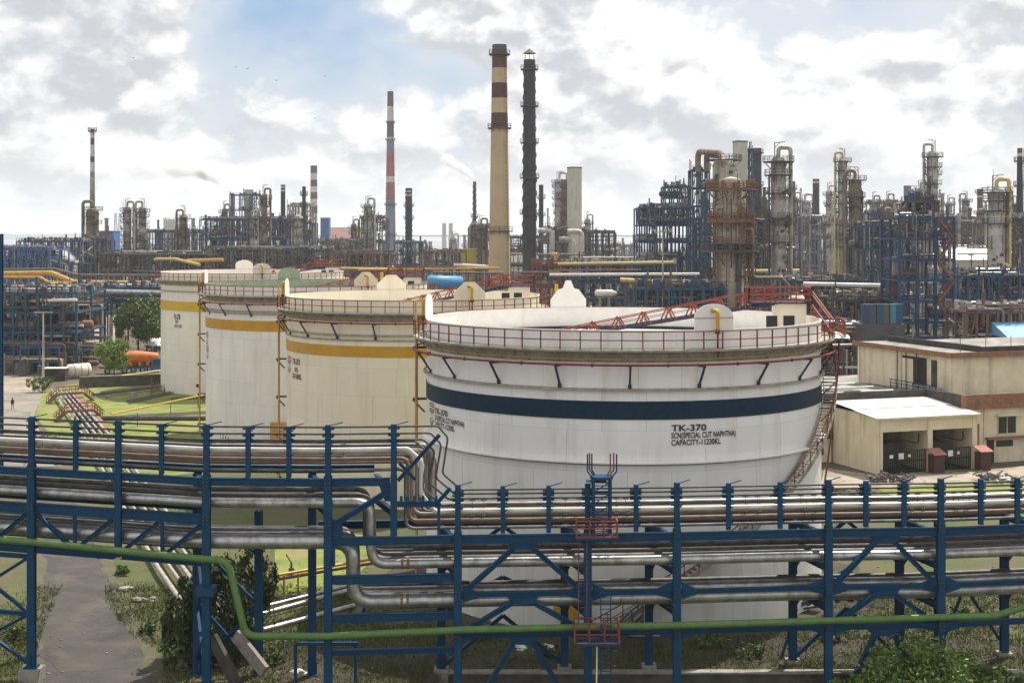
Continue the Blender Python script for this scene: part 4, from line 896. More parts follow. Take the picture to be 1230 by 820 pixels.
# ------------------------------------------------------------------ garage block and office building on the right
U = Vector((math.cos(R(19)), math.sin(R(19)), 0)); V = Vector((-U.y, U.x, 0)); RZ = R(19)
A = Vector((37.96, 147.0, 0))
def q(u, v, z=0): return A + U * u + V * v + up(z)
def wallpanel(mb, u0, u1, v0, v1, z0, z1): mb.box(q((u0 + u1) / 2, (v0 + v1) / 2, z0), abs(u1 - u0), abs(v1 - v0), z1 - z0, RZ)
g = thing('garage', 'cream two-bay transformer garage with a white sheet roof and open dark bays', 'garage', A)
mb = MB(); wallpanel(mb, 0, .3, 0, 8.5, 0, 6.0); o = mb.build('side_wall', m_wall, g)
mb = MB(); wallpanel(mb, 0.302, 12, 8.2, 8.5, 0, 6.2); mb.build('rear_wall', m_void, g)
mb = MB(); wallpanel(mb, .302, 12.0, .0, .3, 4.35, 5.75); mb.build('lintel', m_wall, g)
for u in (0.0, 6.1, 11.7):
    mb = MB(); wallpanel(mb, u + (.0 if u else .303), u + .6, -.08, .5, 0, 5.7); mb.build('pier', m_wall, g)
for u in (6.2, 11.75): mb = MB(); wallpanel(mb, u, u + .25, .5, 8.2, 0, 5.6); mb.build('bay_wall', m_wall, g)
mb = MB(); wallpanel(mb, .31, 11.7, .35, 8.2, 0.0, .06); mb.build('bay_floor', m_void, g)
ru = 8
for k in range(ru):                                           # corrugated roof sheets, each laid with its own edge
    for j in range(2):
        u0, u1 = -.35 + k * 12.9 / ru + .015, -.35 + (k + 1) * 12.9 / ru - .015; v0, v1 = (-.5, 4.15) if j == 0 else (4.05, 8.9)
        n = 12; z = lambda v: 5.86 + (v + .5) * .085 + (.06 if j else 0)
        vs = []
        for i in range(n + 1):
            u = u0 + (u1 - u0) * i / n; dz = .035 * (i % 2)
            vs += [q(u, v0, z(v0) + dz), q(u, v1, z(v1) + dz)]
        MB().add(vs, [(2 * i, 2 * i + 2, 2 * i + 3, 2 * i + 1) for i in range(n)]).build('roof_sheet', m_sheet, g)
mb = MB(); mb.bar(q(-.3, -.42, 5.76), q(12.5, -.42, 5.76), .1, .14); mb.build('fascia_board', m_wall, g)
for k, (u0, u1) in enumerate(((.65, 6.05), (6.75, 11.65))):
    mb = MB()
    for i in range(22): x = u0 + (u1 - u0) * i / 21; mb.bar(q(x, .2, .1), q(x, .2, 2.3), .07)
    for z in (.15, 1.2, 2.3): mb.bar(q(u0, .2, z), q(u1, .2, z), .08)
    gt_ = mb.build('gate', m_gate, g)
    for du, w, h in ((1.1, .45, .35), (2.3, .62, .62), (3.3, .3, .3)):
        MB().box(q(u0 + du, .1, 1.55 - h / 2 + .2), w, .03, h, RZ).build('sign', m_whitepipe, gt_)
    mb = MB(); wallpanel(mb, u0 + .8, u1 - 1.2, 3.0, 6.4, .07, 2.6)
    for i in range(3): b = q(u0 + 1.6 + i * .8, 4.2, 2.6); mb.tube([b, b + up(.9)], .13, 8)
    mb.build('transformer', m_fdark, g)
    mb = MB(); mb.tube(fillet([q(u1 - .2, 1.2, 3.9), q(u1 - .2, 1.2, 2.8), q(u1 - 2.5, 2.0, 3.3)], .3), .06, 6); mb.build('cable_hook', m_gate, g)
for u in (6.25, 12.05):
    h = thing('brick_hut', 'small maroon kiosk with a faded red roof at the %s pier of the garage' % ('middle' if u < 8 else 'right'), 'kiosk', q(u + .1, -1.2), 'maroon kiosks by the garage')
    MB().box(q(u + .1, -1.2), 1.25, 1.1, 1.95, RZ).build('hut_body', m_brick, h)
    mb = MB()
    for z in (.5, .95, 1.4, 1.85): mb.box(q(u + .1, -1.78, z * .85), 1.15, .03, .05, RZ)
    mb.build('slat', m_gate, h)
    MB().prism([q(u - .7, -1.95, 1.98), q(u + .9, -1.95, 1.98), q(u + .9, -.55, 2.45), q(u - .7, -.55, 2.45)], up(.09)).build('roof', m_pinkroof, h)
b_ = thing('office_building', 'cream two-storey plant building with terracotta fascia behind the garage', 'building', q(12, 8.8))
def part(nm, m, fn, par=None, lab=None):
    mb = MB(); fn(mb); return mb.build(nm, m, par or b_, label=lab)
# lower storey
part('wall', m_wall, lambda mb: wallpanel(mb, -3.0, 12.6, 8.9, 9.2, 0, 6.4))
part('wall', m_wall, lambda mb: wallpanel(mb, -3.0, -2.7, 9.21, 30, 0, 6.4))
part('wall', m_wall, lambda mb: wallpanel(mb, 12.61, 12.9, 5.0, 9.2, 0, 6.0))
fw = part('wall', m_wall, lambda mb: wallpanel(mb, 15.2, 40, 2.6, 2.9, 0, 6.0))
part('wall', m_wall, lambda mb: wallpanel(mb, 15.2, 15.5, 2.91, 9, 0, 6.0))
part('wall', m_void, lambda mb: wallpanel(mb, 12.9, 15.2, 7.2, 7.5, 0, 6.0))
part('recess_post', m_wall, lambda mb: wallpanel(mb, 14.7, 15.18, 2.7, 3.1, 0, 6.0))
part('lintel', m_wall, lambda mb: wallpanel(mb, 12.62, 14.7, 2.65, 2.9, 4.3, 6.0))
part('flat_roof', m_rooft, lambda mb: wallpanel(mb, -2.9, 40, 9.21, 36, 6.1, 6.35))
part('flat_roof', m_rooft, lambda mb: wallpanel(mb, 12.5, 40, 2.5, 9.2, 6.15, 6.45))
part('fascia', m_fascia, lambda mb: wallpanel(mb, 12.2, 40, 2.2, 2.5, 5.95, 7.55))
part('parapet', m_parapet, lambda mb: wallpanel(mb, -3.02, 12.2, 8.85, 9.15, 6.42, 7.5))
part('parapet', m_parapet, lambda mb: wallpanel(mb, 12.2, 12.5, 2.51, 9.15, 6.2, 7.56))
part('parapet', m_parapet, lambda mb: wallpanel(mb, -3.02, -2.75, 9.16, 34, 6.42, 7.3))
part('parapet', m_parapet, lambda mb: wallpanel(mb, -2.7, 14, 34, 34.3, 6.36, 7.6))
rg = random.Random(9)
for k in range(14):
    u, v = rg.uniform(-1.5, 10), rg.uniform(12, 24); part('roof_duct', (m_conc, m_whitepipe, m_fdark)[k % 3], lambda mb: mb.box(q(u, v, 6.36), rg.uniform(.6, 3.5), .7, rg.uniform(.3, .8), RZ))
for k in range(3): part('roof_pipe', m_whitepipe, lambda mb: mb.tube([q(-2, 13 + 4 * k, 7.0), q(11, 13.5 + 4 * k, 7.0)], .12, 6))
def window(u0, u1, v, z0, z1, par=None, bars=2, side=False):
    w = part('window', m_glass, lambda mb: wallpanel(mb, u0, u1, v - .03, v + .05, z0, z1), par)
    mb = MB()
    for z in (z0, z1): mb.bar(q(u0 - .05, v - .05, z), q(u1 + .05, v - .05, z), .09)
    for k in range(bars + 1): x = u0 + (u1 - u0) * k / bars; mb.bar(q(x, v - .05, z0), q(x, v - .05, z1), .07)
    mb.build('window_frame', m_wall, w)
    return w
window(17.0, 19.4, 2.6, 3.1, 5.0); part('sun_shade', m_wall, lambda mb: wallpanel(mb, 16.6, 20, 1.8, 2.59, 5.15, 5.3))
part('door', m_gate, lambda mb: wallpanel(mb, 15.55, 16.5, 2.55, 2.62, 0, 2.5)); part('canopy', m_fascia, lambda mb: wallpanel(mb, 15.3, 24, 1.9, 2.59, 2.6, 2.8))
part('window', m_glass, lambda mb: wallpanel(mb, 16.8, 19, 2.56, 2.63, 1.7, 2.4))
part('window', m_glass, lambda mb: wallpanel(mb, -2.2, -1.0, 8.86, 8.95, .8, 2.6)); part('switch_box', m_gate, lambda mb: mb.box(q(-.35, 8.6, 2.6), .5, .4, 1.3, RZ))
part('wall', m_wall, lambda mb: mb.bar(q(-.3, 8.7, 0), q(-.3, 8.7, 6.0), .2))
# upper storey: corner at the front right
Bf = (15.8, 9.0); Lb = 19.0
part('upper_wall', m_wall, lambda mb: wallpanel(mb, Bf[0], Bf[0] + .3, Bf[1], Bf[1] + Lb, 6.46, 11.0))
part('upper_wall', m_wall, lambda mb: wallpanel(mb, Bf[0] + .301, 42, Bf[1], Bf[1] + .3, 6.46, 11.0))
ro = part('upper_roof', m_rooft, lambda mb: wallpanel(mb, Bf[0] - .5, 42, Bf[1] - .5, Bf[1] + Lb + .5, 11.26, 11.42))
part('upper_fascia', m_fascia, lambda mb: (wallpanel(mb, Bf[0] - .62, Bf[0] - .5, Bf[1] - .6, Bf[1] + Lb + .6, 10.95, 11.55), wallpanel(mb, Bf[0] - .499, 42, Bf[1] - .62, Bf[1] - .5, 10.95, 11.55)))
part('upper_parapet', m_parapet, lambda mb: (wallpanel(mb, Bf[0] + 4.2, Bf[0] + 4.5, Bf[1] + .8, Bf[1] + Lb, 11.43, 12.1), wallpanel(mb, Bf[0] + 4.51, 42, Bf[1] + .8, Bf[1] + 1.1, 11.43, 12.0)))
x = Bf[0] - .02
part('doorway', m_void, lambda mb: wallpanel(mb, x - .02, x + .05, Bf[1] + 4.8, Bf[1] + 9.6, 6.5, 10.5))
part('doorway_arch', m_wall, lambda mb: wallpanel(mb, x - .05, x + .04, Bf[1] + 7.4, Bf[1] + 9.6, 6.5, 10.2))
part('window', m_glass, lambda mb: wallpanel(mb, x - .02, x + .05, Bf[1] + 2.8, Bf[1] + 3.9, 7.0, 10.4))
for v in (0.0, 9.7, 18.6): part('pilaster', m_wall, lambda mb: wallpanel(mb, x - .16, x + .02, Bf[1] + v + .05, Bf[1] + v + .4, 6.46, 10.94))
mb = MB()
for k in range(9): p = q(x - 1.5, Bf[1] + 1.0 + k * 1.1, 6.4); mb.bar(p, p + up(1.25), .07)
for z in (.5, .85, 1.25): mb.bar(q(x - 1.5, Bf[1] + .8, 6.4 + z), q(x - 1.5, Bf[1] + 10, 6.4 + z), .09)
mb.build('balcony_railing', m_blue, b_)
for k in range(4): part('air_conditioner', m_conc, lambda mb: mb.box(q(x - .8, Bf[1] + 1.6 + k * 1.3, 6.46), .6, .9, .9, RZ))
for v in (6.5, 8.6, 10.4): part('drain_pipe', m_fdark, lambda mb: mb.tube([q(x - .2, Bf[1] + v, 6.5), q(x - .2, Bf[1] + v, 11.0)], .06, 6))
for k in range(6): part('roof_post', m_fdark, lambda mb: mb.bar(q(x + 2 + k * 3.5, Bf[1] + 1.2, 11.4), q(x + 2 + k * 3.5, Bf[1] + 1.2, 13.2), .06))
# scrap and rubble near the garage
def heap(px, py, w, n, m, lab, h=.8, seed=1, nm='scrap_pile'):
    rg = random.Random(seed); b = G(px, py); mb = MB()
    for k in range(n):
        c = b + Vector((rg.uniform(-w, w), rg.uniform(-w * .5, w * .5), rg.uniform(0, h * .6)))
        if m in (m_conc, m_offwhite, m_whitepipe, m_darkconc, m_soil): e = rg.uniform(.08, .30); mb.sphere(c, e * rg.uniform(.8, 1.8), e, e * rg.uniform(.4, .8), 6, 4); continue
        mb.bar(c, c + Vector((rg.uniform(-1, 1), rg.uniform(-.6, .6), rg.uniform(-.05, h * .5))), rg.uniform(.06, .3), rg.uniform(.05, .25))
    return tag(mb.build(nm, m, None, b), lab, 'scrap pile')
heap(1070, 580, 2.2, 60, m_junk, 'heap of rusty dark scrap steel on the lawn in front of the garage', 1.1, 2)
heap(1195, 578, 2.0, 40, m_junk, 'heap of broken dark and white scrap at the far right on the lawn', 1.0, 3); heap(1203, 579, .8, 14, m_whitepipe, 'white rubble lying beside the scrap heap at far right', .8, 4)
heap(1010, 592, 2.6, 40, m_dull, 'grey offcuts of pipe lying beside the white tank stair', .4, 5); heap(1225, 548, 1.4, 30, m_conc, 'pale rubble against the cream building wall at the right edge', .8, 6)
heap(940, 735, 1.4, 60, m_fdark, 'dark valves and pump parts beside the base of the white tank', 1.4, 7); heap(985, 720, 2.6, 90, m_soil, 'mound of dark earth to the right of the white tank base', .9, 8, 'earth_mound')
heap(128, 668, .7, 14, m_junk, 'dark metal lid and rubble at the road edge under the left rack', .5, 9); heap(150, 708, .45, 12, m_offwhite, 'white rags and stones on the grass verge by the road', .35, 10)
heap(172, 722, .6, 14, m_conc, 'pale stones scattered on the verge near the drooping tree', .3, 11); heap(365, 808, .7, 8, m_whitepipe, 'torn white sheet lying on the ground inside the portal frame', .15, 12)
heap(640, 780, 1.2, 12, m_whitepipe, 'white litter on the grass in front of the white tank', .2, 13); heap(240, 805, 1.2, 40, m_darkconc, 'dark concrete lumps under the drooping tree', .9, 14); heap(128, 398, 1.0, 20, m_whitepipe, 'white sacks piled at the side of the plant road', 1.2, 15)
for k, (a, b, lab) in enumerate((((283, 762), (318, 806), 'broad pale concrete slab leaning on its side below the green pipe bend'), ((255, 765), (285, 822), 'dark concrete slab beside the pale leaning one'))):
    pa, pb = P(*a, 79.5), P(*b, 78.2); tag(MB().bar(pa, pb, .25, .75).build('concrete_slab', m_conc if k == 0 else m_darkconc, None, pb), lab, 'slab')
# ------------------------------------------------------------------ person, truck, vessels and wall at the left
def person(px, py):
    b = G(px, py); t = thing('person', 'person in dark clothes walking on the road at the left edge', 'person', b)
    J = [(0, 0, .92), (0, .0, 1.15), (0, 0, 1.38), (0, -.02, 1.5), (0, -.03, 1.62), (0, -.03, 1.72), (-.17, 0, 1.36), (-.23, .08, 1.10), (-.22, -.02, .86), (-.21, -.05, .79), (.17, 0, 1.36), (.23, -.08, 1.10), (.22, -.18, .88), (.21, -.22, .81),
         (-.09, 0, .88), (-.1, -.12, .50), (-.1, -.1, .07), (-.1, -.25, .04), (.09, 0, .88), (.1, .08, .50), (.1, .30, .13), (.1, .2, .05)]
    E = [(0, 1), (1, 2), (2, 3), (3, 4), (4, 5), (2, 6), (6, 7), (7, 8), (8, 9), (2, 10), (10, 11), (11, 12), (12, 13), (0, 14), (14, 15), (15, 16), (16, 17), (0, 18), (18, 19), (19, 20), (20, 21)]
    rd = [.14, .15, .15, .055, .09, .085, .065, .05, .04, .04, .065, .05, .04, .04, .09, .065, .045, .04, .09, .065, .045, .04]
    me = bpy.data.meshes.new('body'); me.from_pydata(J, E, []); ob = bpy.data.objects.new('body', me); C.objects.link(ob); ob.parent = t
    md = ob.modifiers.new('s', 'SKIN'); ob.modifiers.new('u', 'SUBSURF').levels = 1; ob.modifiers['u'].render_levels = 1
    for i, r_ in enumerate(rd): me.skin_vertices[0].data[i].radius = (r_, r_ * .8)
    me.skin_vertices[0].data[0].use_root = True; me.materials.append(m_cloth)
    MB().sphere(b + Vector((0, -.035, 1.66)), .085, .1, .12).build('face', m_skin, t); MB().sphere(b + Vector((0, -.01, 1.71)), .092, .105, .09).build('hair', m_cloth, t)
person(15, 492)
t = thing('truck', 'long flatbed truck with an orange load and blue cab parked behind the dark wall', 'truck', G(150, 450))
tb = G(118, 450); te = G(193, 447); dv = (te - tb).normalized(); nv = Vector((-dv.y, dv.x, 0)); Lt = (te - tb).length
def tq(s, y, z): return tb + dv * s + nv * y + up(z)
tr = math.atan2(dv.y, dv.x)
MB().box(tq(Lt / 2 + .2, 1.2, 1.05), Lt * .96, 2.3, .3, tr).build('bed', m_fdark, t)
ld_ = MB(); ld_.tube([tq(2.2, 1.2, 2.5), tq(3.2, 1.2, 2.6), tq(Lt * .62, 1.2, 2.75), tq(Lt * .97, 1.2, 2.5)], [.45, 1.15, 1.3, 1.0], 14)
for s in (2.4, 4, 5.6, 7.2, 8.6): ld_.box(tq(s, .5, 1.36), .5, 2.0, .6, tr)
ld_.build('orange_load', m_truck, t)
cab = MB().box(tq(Lt * .93, 1.2, .5), 1.7, 2.3, 2.0, tr).build('cab', m_bluebox, t)
MB().box(tq(Lt * .93, .02, 1.5), 1.2, .06, .8, tr).build('cab_window', m_glass, cab)
for s in (1.6, 4.6, 6.2, 7.8, 9.0):
    w = MB().tube([tq(s, -.02, .55), tq(s, .35, .55)], .55, 14).build('wheel', m_rubber, t); MB().tube([tq(s, -.05, .55), tq(s, 0, .55)], .3, 10).build('rim', m_rim, w)
MB().box(tq(Lt * .62, .0, .75), Lt * .5, .08, .3, tr).build('side_skirt', m_bluebox, t)
t = thing('low_wall', 'dark mossy concrete wall in front of the parked truck', 'wall', G(150, 461)); MB().bar(G(95, 466) + up(.9), G(204, 462) + up(.9), .35, 1.8).build('wall_face', m_darkconc, t); MB().bar(G(95, 466) + up(1.83), G(204, 462) + up(1.83), .5, .06).build('coping', m_conc, t)
t = thing('rusty_vessel', 'pale rust-streaked horizontal vessel lying beside the dark steel box', 'vessel', G(93, 455)); a = G(81, 455) + up(1.35); b = G(108, 453) + up(1.35)
MB().tube([a, a.lerp(b, .06), a.lerp(b, .94), b], [.7, 1.2, 1.2, .7], 16).build('shell', m_pink, t)
for k in (.2, .5, .8): c = a.lerp(b, k); MB().tube([c - (b - a).normalized() * .05, c + (b - a).normalized() * .05], 1.23, 16, caps=False).build('band', m_rustpipe, t)
t = thing('dark_container', 'open dark steel container with a dusty pink lid beside the vessel', 'container', G(67, 457)); c = G(67, 457); MB().box(c, 3.8, 2.0, 2.1).build('body', m_parapet, t); MB().box(c + up(2.11), 4.0, 2.2, .12).build('lid', m_pink, t)
for k in range(6): tag(MB().box(G(42 + 6 * k, 441 - (k % 2)), .5, .5, 1.1).build('bollard', m_conc, None, G(42 + 6 * k, 441 - (k % 2))), ('first', 'second', 'third', 'fourth', 'fifth', 'last')[k] + ' stubby concrete bollard from the left at the edge of the dusty apron', 'bollard', 'bollards on the apron')
t = thing('awning_shed', 'small open shed with a white lean-to roof beside the ivory tank', 'shed', G(192, 432)); c = G(192, 432)
for dx, dy in ((-2.5, 0), (2, 0), (-2.5, 3), (2, 3)): MB().box(c + Vector((dx, dy, 0)), .15, .15, 3.4).build('post', m_fdark, t)
MB().prism([c + Vector((-3, -.6, 3.0)), c + Vector((2.5, -.6, 2.6)), c + Vector((2.5, 3.6, 3.8)), c + Vector((-3, 3.6, 4.2))], up(.1)).build('roof', m_sheet, t)
t = thing('rust_skip', 'square rust brown steel bin standing in front of the trees', 'bin', G(147, 416)); MB().box(G(147, 416), 2.4, 2.2, 2.4).build('body', m_frust, t); MB().box(G(147, 416) + up(2.41), 2.5, 2.3, .1).build('lid', m_dull, t)
# ------------------------------------------------------------------ trees, bushes and grass
def leaves(c, rx, ry, rz, n, size, seed, clumps=26, shape='ball', droop=0.0):
    r = np.random.default_rng(seed)
    d = r.normal(size=(clumps, 3)); d /= np.linalg.norm(d, axis=1)[:, None]; d *= r.uniform(.35, 1.0, (clumps, 1)) ** .6
    if shape == 'dome': d[:, 2] = np.abs(d[:, 2]) * 1.1 - .15
    cl = d * [rx, ry, rz]; k = r.integers(0, clumps, n)
    rad = r.uniform(.16, .42, clumps)[k][:, None] * (rx + rz) / 2
    off = r.normal(size=(n, 3)); off /= np.linalg.norm(off, axis=1)[:, None]; off *= np.abs(r.normal(.55, .33, (n, 1)))
    p = cl[k] + off * rad
    if droop: p[:, 2] -= droop * np.abs(r.normal(size=n)) * (np.hypot(p[:, 0] / rx, p[:, 1] / ry)) ** 1.5
    u = r.normal(size=(n, 3)); u /= np.linalg.norm(u, axis=1)[:, None]
    if droop: u[:, 2] -= 1.2; u /= np.linalg.norm(u, axis=1)[:, None]
    w = np.cross(u, r.normal(size=(n, 3))); w /= np.linalg.norm(w, axis=1)[:, None]
    s = size * r.uniform(.6, 1.3, (n, 1)); lw = .42
    q0 = p - u * s; q1 = p + w * s * lw; q2 = p + u * s; q3 = p - w * s * lw
    v = np.stack([q0, q1, q2, q3], 1).reshape(-1, 3) + np.array(c)
    return v, cl + np.array(c)
def leaf_obj(name, v, m, parent=None, origin=None):
    n = len(v) // 4; o = np.array(ORG[parent.name] if parent else (origin or (0, 0, 0))); me = bpy.data.meshes.new(name)
    me.vertices.add(len(v)); me.vertices.foreach_set('co', (v - o).astype(np.float32).ravel()); me.loops.add(n * 4); me.loops.foreach_set('vertex_index', np.arange(n * 4, dtype=np.int32))
    me.polygons.add(n); me.polygons.foreach_set('loop_start', np.arange(0, n * 4, 4, dtype=np.int32)); me.polygons.foreach_set('loop_total', np.full(n, 4, np.int32)); me.update(calc_edges=True)
    me.materials.append(m); ob = bpy.data.objects.new(name, me); C.objects.link(ob)
    if parent: ob.parent = parent
    else: ob.location = Vector(o)
    return ob
def tree(base, hgt, rx, rz, m, label, n=5000, size=.3, seed=1, name='tree', cat='tree', trunk=.22, droop=0, clumps=26, group=None, ry=None):
    t = thing(name, label, cat, base, group); c = Vector(base) + up(hgt - rz * .95)
    v, cl = leaves(c, rx, ry or rx, rz, n, size, seed, clumps, 'ball', droop); leaf_obj('crown', v, m, t)
    mb = MB().tube([Vector(base), Vector(base) + up((hgt - rz) * .6), c], [trunk, trunk * .8, trunk * .5], 8)
    rg = random.Random(seed)
    for k in range(min(10, len(cl))):
        e = Vector(cl[rg.randrange(len(cl))]); s = Vector(base) + up((hgt - rz) * rg.uniform(.5, 1.2)); mb.tube([s, s.lerp(e, .5) + up(.2), e], [trunk * .5, trunk * .3, trunk * .1], 5)
    mb.build('trunk', m_bark, t); return t
tree(G(166, 431), 12.0, 5.2, 4.2, m_leafm, 'broad mid green tree beside the ivory tank, behind the truck', 13000, .34, 11, clumps=44)
tree(G(190, 420), 12.5, 4.6, 3.4, m_leafd, 'darker tree partly hidden by the ivory tank', 5000, .34, 12)
tree(G(186, 424), 3.4, 2.8, 1.5, m_leafm, 'grey green shrub beside the little shed with a white roof', 2500, .2, 13, 'shrub', 'shrub', .1)
tree(G(137, 457), 6.6, 3.4, 2.5, m_leafb, 'bright light green young tree in front of the truck', 9000, .24, 14, trunk=.12, clumps=40)
tree(G(47, 471), 2.4, 1.9, 1.0, m_leafm, 'low green bush at the corner of the lawn by the road', 1800, .18, 15, 'bush', 'bush', .08)
tree(G(255, 790), 5.6, 2.6, 2.3, m_leafd, 'dark drooping tree under the left rack beside the road', 9000, .20, 16, droop=1.5, clumps=34, trunk=.16)
tree(G(222, 800), 5.2, 1.4, 1.6, m_leafd, 'small dark drooping tree nearest the road under the rack', 3200, .18, 26, droop=1.5, clumps=18, trunk=.1)
tree(G(305, 770), 5.8, 1.5, 1.9, m_leafd, 'slender dark tree behind the green pipe bend', 2600, .18, 17, droop=.8, trunk=.1)
tree(Vector((XZ(1108, 76.4), 76.4, -1.35)), 3.9, 3.5, 2.0, m_leafv, 'feathery green bush at the foot of the right rack, in front', 20000, .13, 18, 'bush', 'bush', .05, clumps=150)
tree(Vector((XZ(1190, 76.6), 76.6, -1.35)), 2.6, 2.8, 1.2, m_leafm, 'lower leafy growth at the bottom right corner', 9000, .14, 19, 'bush', 'bush', .05, clumps=60)
tree(Vector((XZ(1035, 76.8), 76.8, -1.35)), 2.2, 1.7, 1.1, m_leafv, 'small bush to the left of the feathery bush', 6000, .14, 20, 'bush', 'bush', .05, clumps=40)
for k, (px, py, h, r_) in enumerate(((735, 372, 5, 9), (760, 370, 5, 8), (700, 371, 4, 7), (90, 352, 7, 9), (112, 352, 8, 9), (240, 356, 8, 11), (265, 355, 7, 9))):
    tree(G(px, py), h, r_, h * .45, m_leafm, ('middle clump of low trees on the waste ground behind the white tank', 'right clump of low trees on the waste ground behind the white tank', 'left clump of low trees on the waste ground behind the white tank', 'left green tree beyond the amber pipes at far left', 'right green tree beyond the amber pipes at far left', 'left green tree behind the ivory tank rim', 'right green tree behind the ivory tank rim')[k], 2500, .6, 30 + k, group='distant trees inside the plant')
r = np.random.default_rng(5)                                    # grass: loose tufts over the near lawns
def tufts(n, fx, m, name, zf, hmax):
    xy = fx(n); n = len(xy); a = r.uniform(0, 6.28, n); h = r.uniform(.06, hmax, n); w = r.uniform(.015, .045, n)
    z = zf(xy); ca, sa = np.cos(a), np.sin(a); lean = r.normal(size=(n, 2)) * h[:, None] * .5
    b0 = np.stack([xy[:, 0] - ca * w, xy[:, 1] - sa * w, z], 1); b1 = np.stack([xy[:, 0] + ca * w, xy[:, 1] + sa * w, z], 1)
    t0 = np.stack([xy[:, 0] + lean[:, 0] + ca * w * .2, xy[:, 1] + lean[:, 1] + sa * w * .2, z + h], 1); t1_ = np.stack([xy[:, 0] + lean[:, 0] - ca * w * .2, xy[:, 1] + lean[:, 1] - sa * w * .2, z + h], 1)
    o = leaf_obj(name, np.stack([b0, b1, t0, t1_], 1).reshape(-1, 3), m); o['kind'] = 'stuff'; return o
def near(n):
    c = r.uniform([-34, 76.5], [46, 100], (n // 60, 2)); p = c[r.integers(0, len(c), n)] + r.normal(size=(n, 2)) * r.uniform(.2, 1.1, (n, 1))
    m1 = np.hypot(p[:, 0] - 7.88, p[:, 1] - 101.5) > 15.2
    xr = np.interp(p[:, 1], [76, 79, 84, 88, 95, 105], [-19.0, -19.2, -20.5, -23.5, -27, -30]); xl = np.interp(p[:, 1], [76, 79, 84, 88, 95, 105], [-27.2, -27.4, -28.5, -29.5, -31, -33])
    return p[m1 & ~((p[:, 0] < xr - .25) & (p[:, 0] > xl + .25))]
tufts(150000, near, m_blade, 'grass', lambda p: np.where((p[:, 0] > -4) & (p[:, 0] < 45.4) & (p[:, 1] < 80.2), -1.33, .01), .26)

lit = np.random.default_rng(9); mb = MB()
for k in range(500):
    x, y = lit.uniform(-32, 44), lit.uniform(77, 112)
    if math.hypot(x - 7.88, y - 101.5) < 15.5: continue
    z = -1.33 if (-4 < x < 45.4 and y < 80.2) else .05; s = lit.uniform(.03, .10); mb.sphere((x, y, z), s * 1.4, s, s * .7, 5, 3)
mb.build('gravel', m_conc, kind='stuff')
for k, (px, py, h_, r_) in enumerate(((575, 768, .8, .9), (660, 788, .6, .8), (850, 775, .7, 1.1), (905, 790, .6, .9), (1000, 770, .8, 1.0), (330, 800, .7, .7), (145, 690, .6, .7), (178, 760, .6, .6), (1150, 745, .8, 1.0), (20, 770, .7, .9))):
    tree(G(px, py), h_, r_, h_ * .42, m_leafm if k % 2 else m_leafv, ('weedy clump on the bare soil left of the ladder tower', 'weedy clump near the white litter', 'weedy clump right of the ladder tower', 'weedy clump beside the pump parts', 'weedy clump at the foot of the earth mound', 'weedy clump inside the portal frame', 'weedy clump on the verge near the road edge', 'weedy clump beside the small drooping tree', 'weedy clump behind the right rack columns', 'weedy clump left of the road behind the leftmost column')[k], 900, .13, 60 + k, 'weed', 'weeds', .03, clumps=14)
# ------------------------------------------------------------------ the process plant behind the tanks
def ringdeck(mb, c, z, r0, r1, a0, a1, rail=True, n=14, th=.22):
    mb.lathe([(r0, z - th), (r1, z - th), (r1, z), (r0, z)], c, n, a0, a1, False)
    if rail:
        w = max(.05, r1 * .018)
        for hh in (.55, 1.1):
            pts = [(c[0] + r1 * math.sin(a0 + (a1 - a0) * k / n), c[1] - r1 * math.cos(a0 + (a1 - a0) * k / n), z + hh) for k in range(n + 1)]
            for p, q_ in zip(pts, pts[1:]): mb.bar(p, q_, w * 1.6)
        for k in range(n + 1):
            a = a0 + (a1 - a0) * k / n; p = (c[0] + r1 * math.sin(a), c[1] - r1 * math.cos(a), z); mb.bar(p, (p[0], p[1], z + 1.1), w * 1.5)
    for k in range(0, n + 1, 2):
        a = a0 + (a1 - a0) * k / n; s, co = math.sin(a), -math.cos(a); mb.bar((c[0] + r1 * .95 * s, c[1] + r1 * .95 * co, z - th), (c[0] + r0 * s, c[1] + r0 * co, z - th - (r1 - r0) * .9), .09)
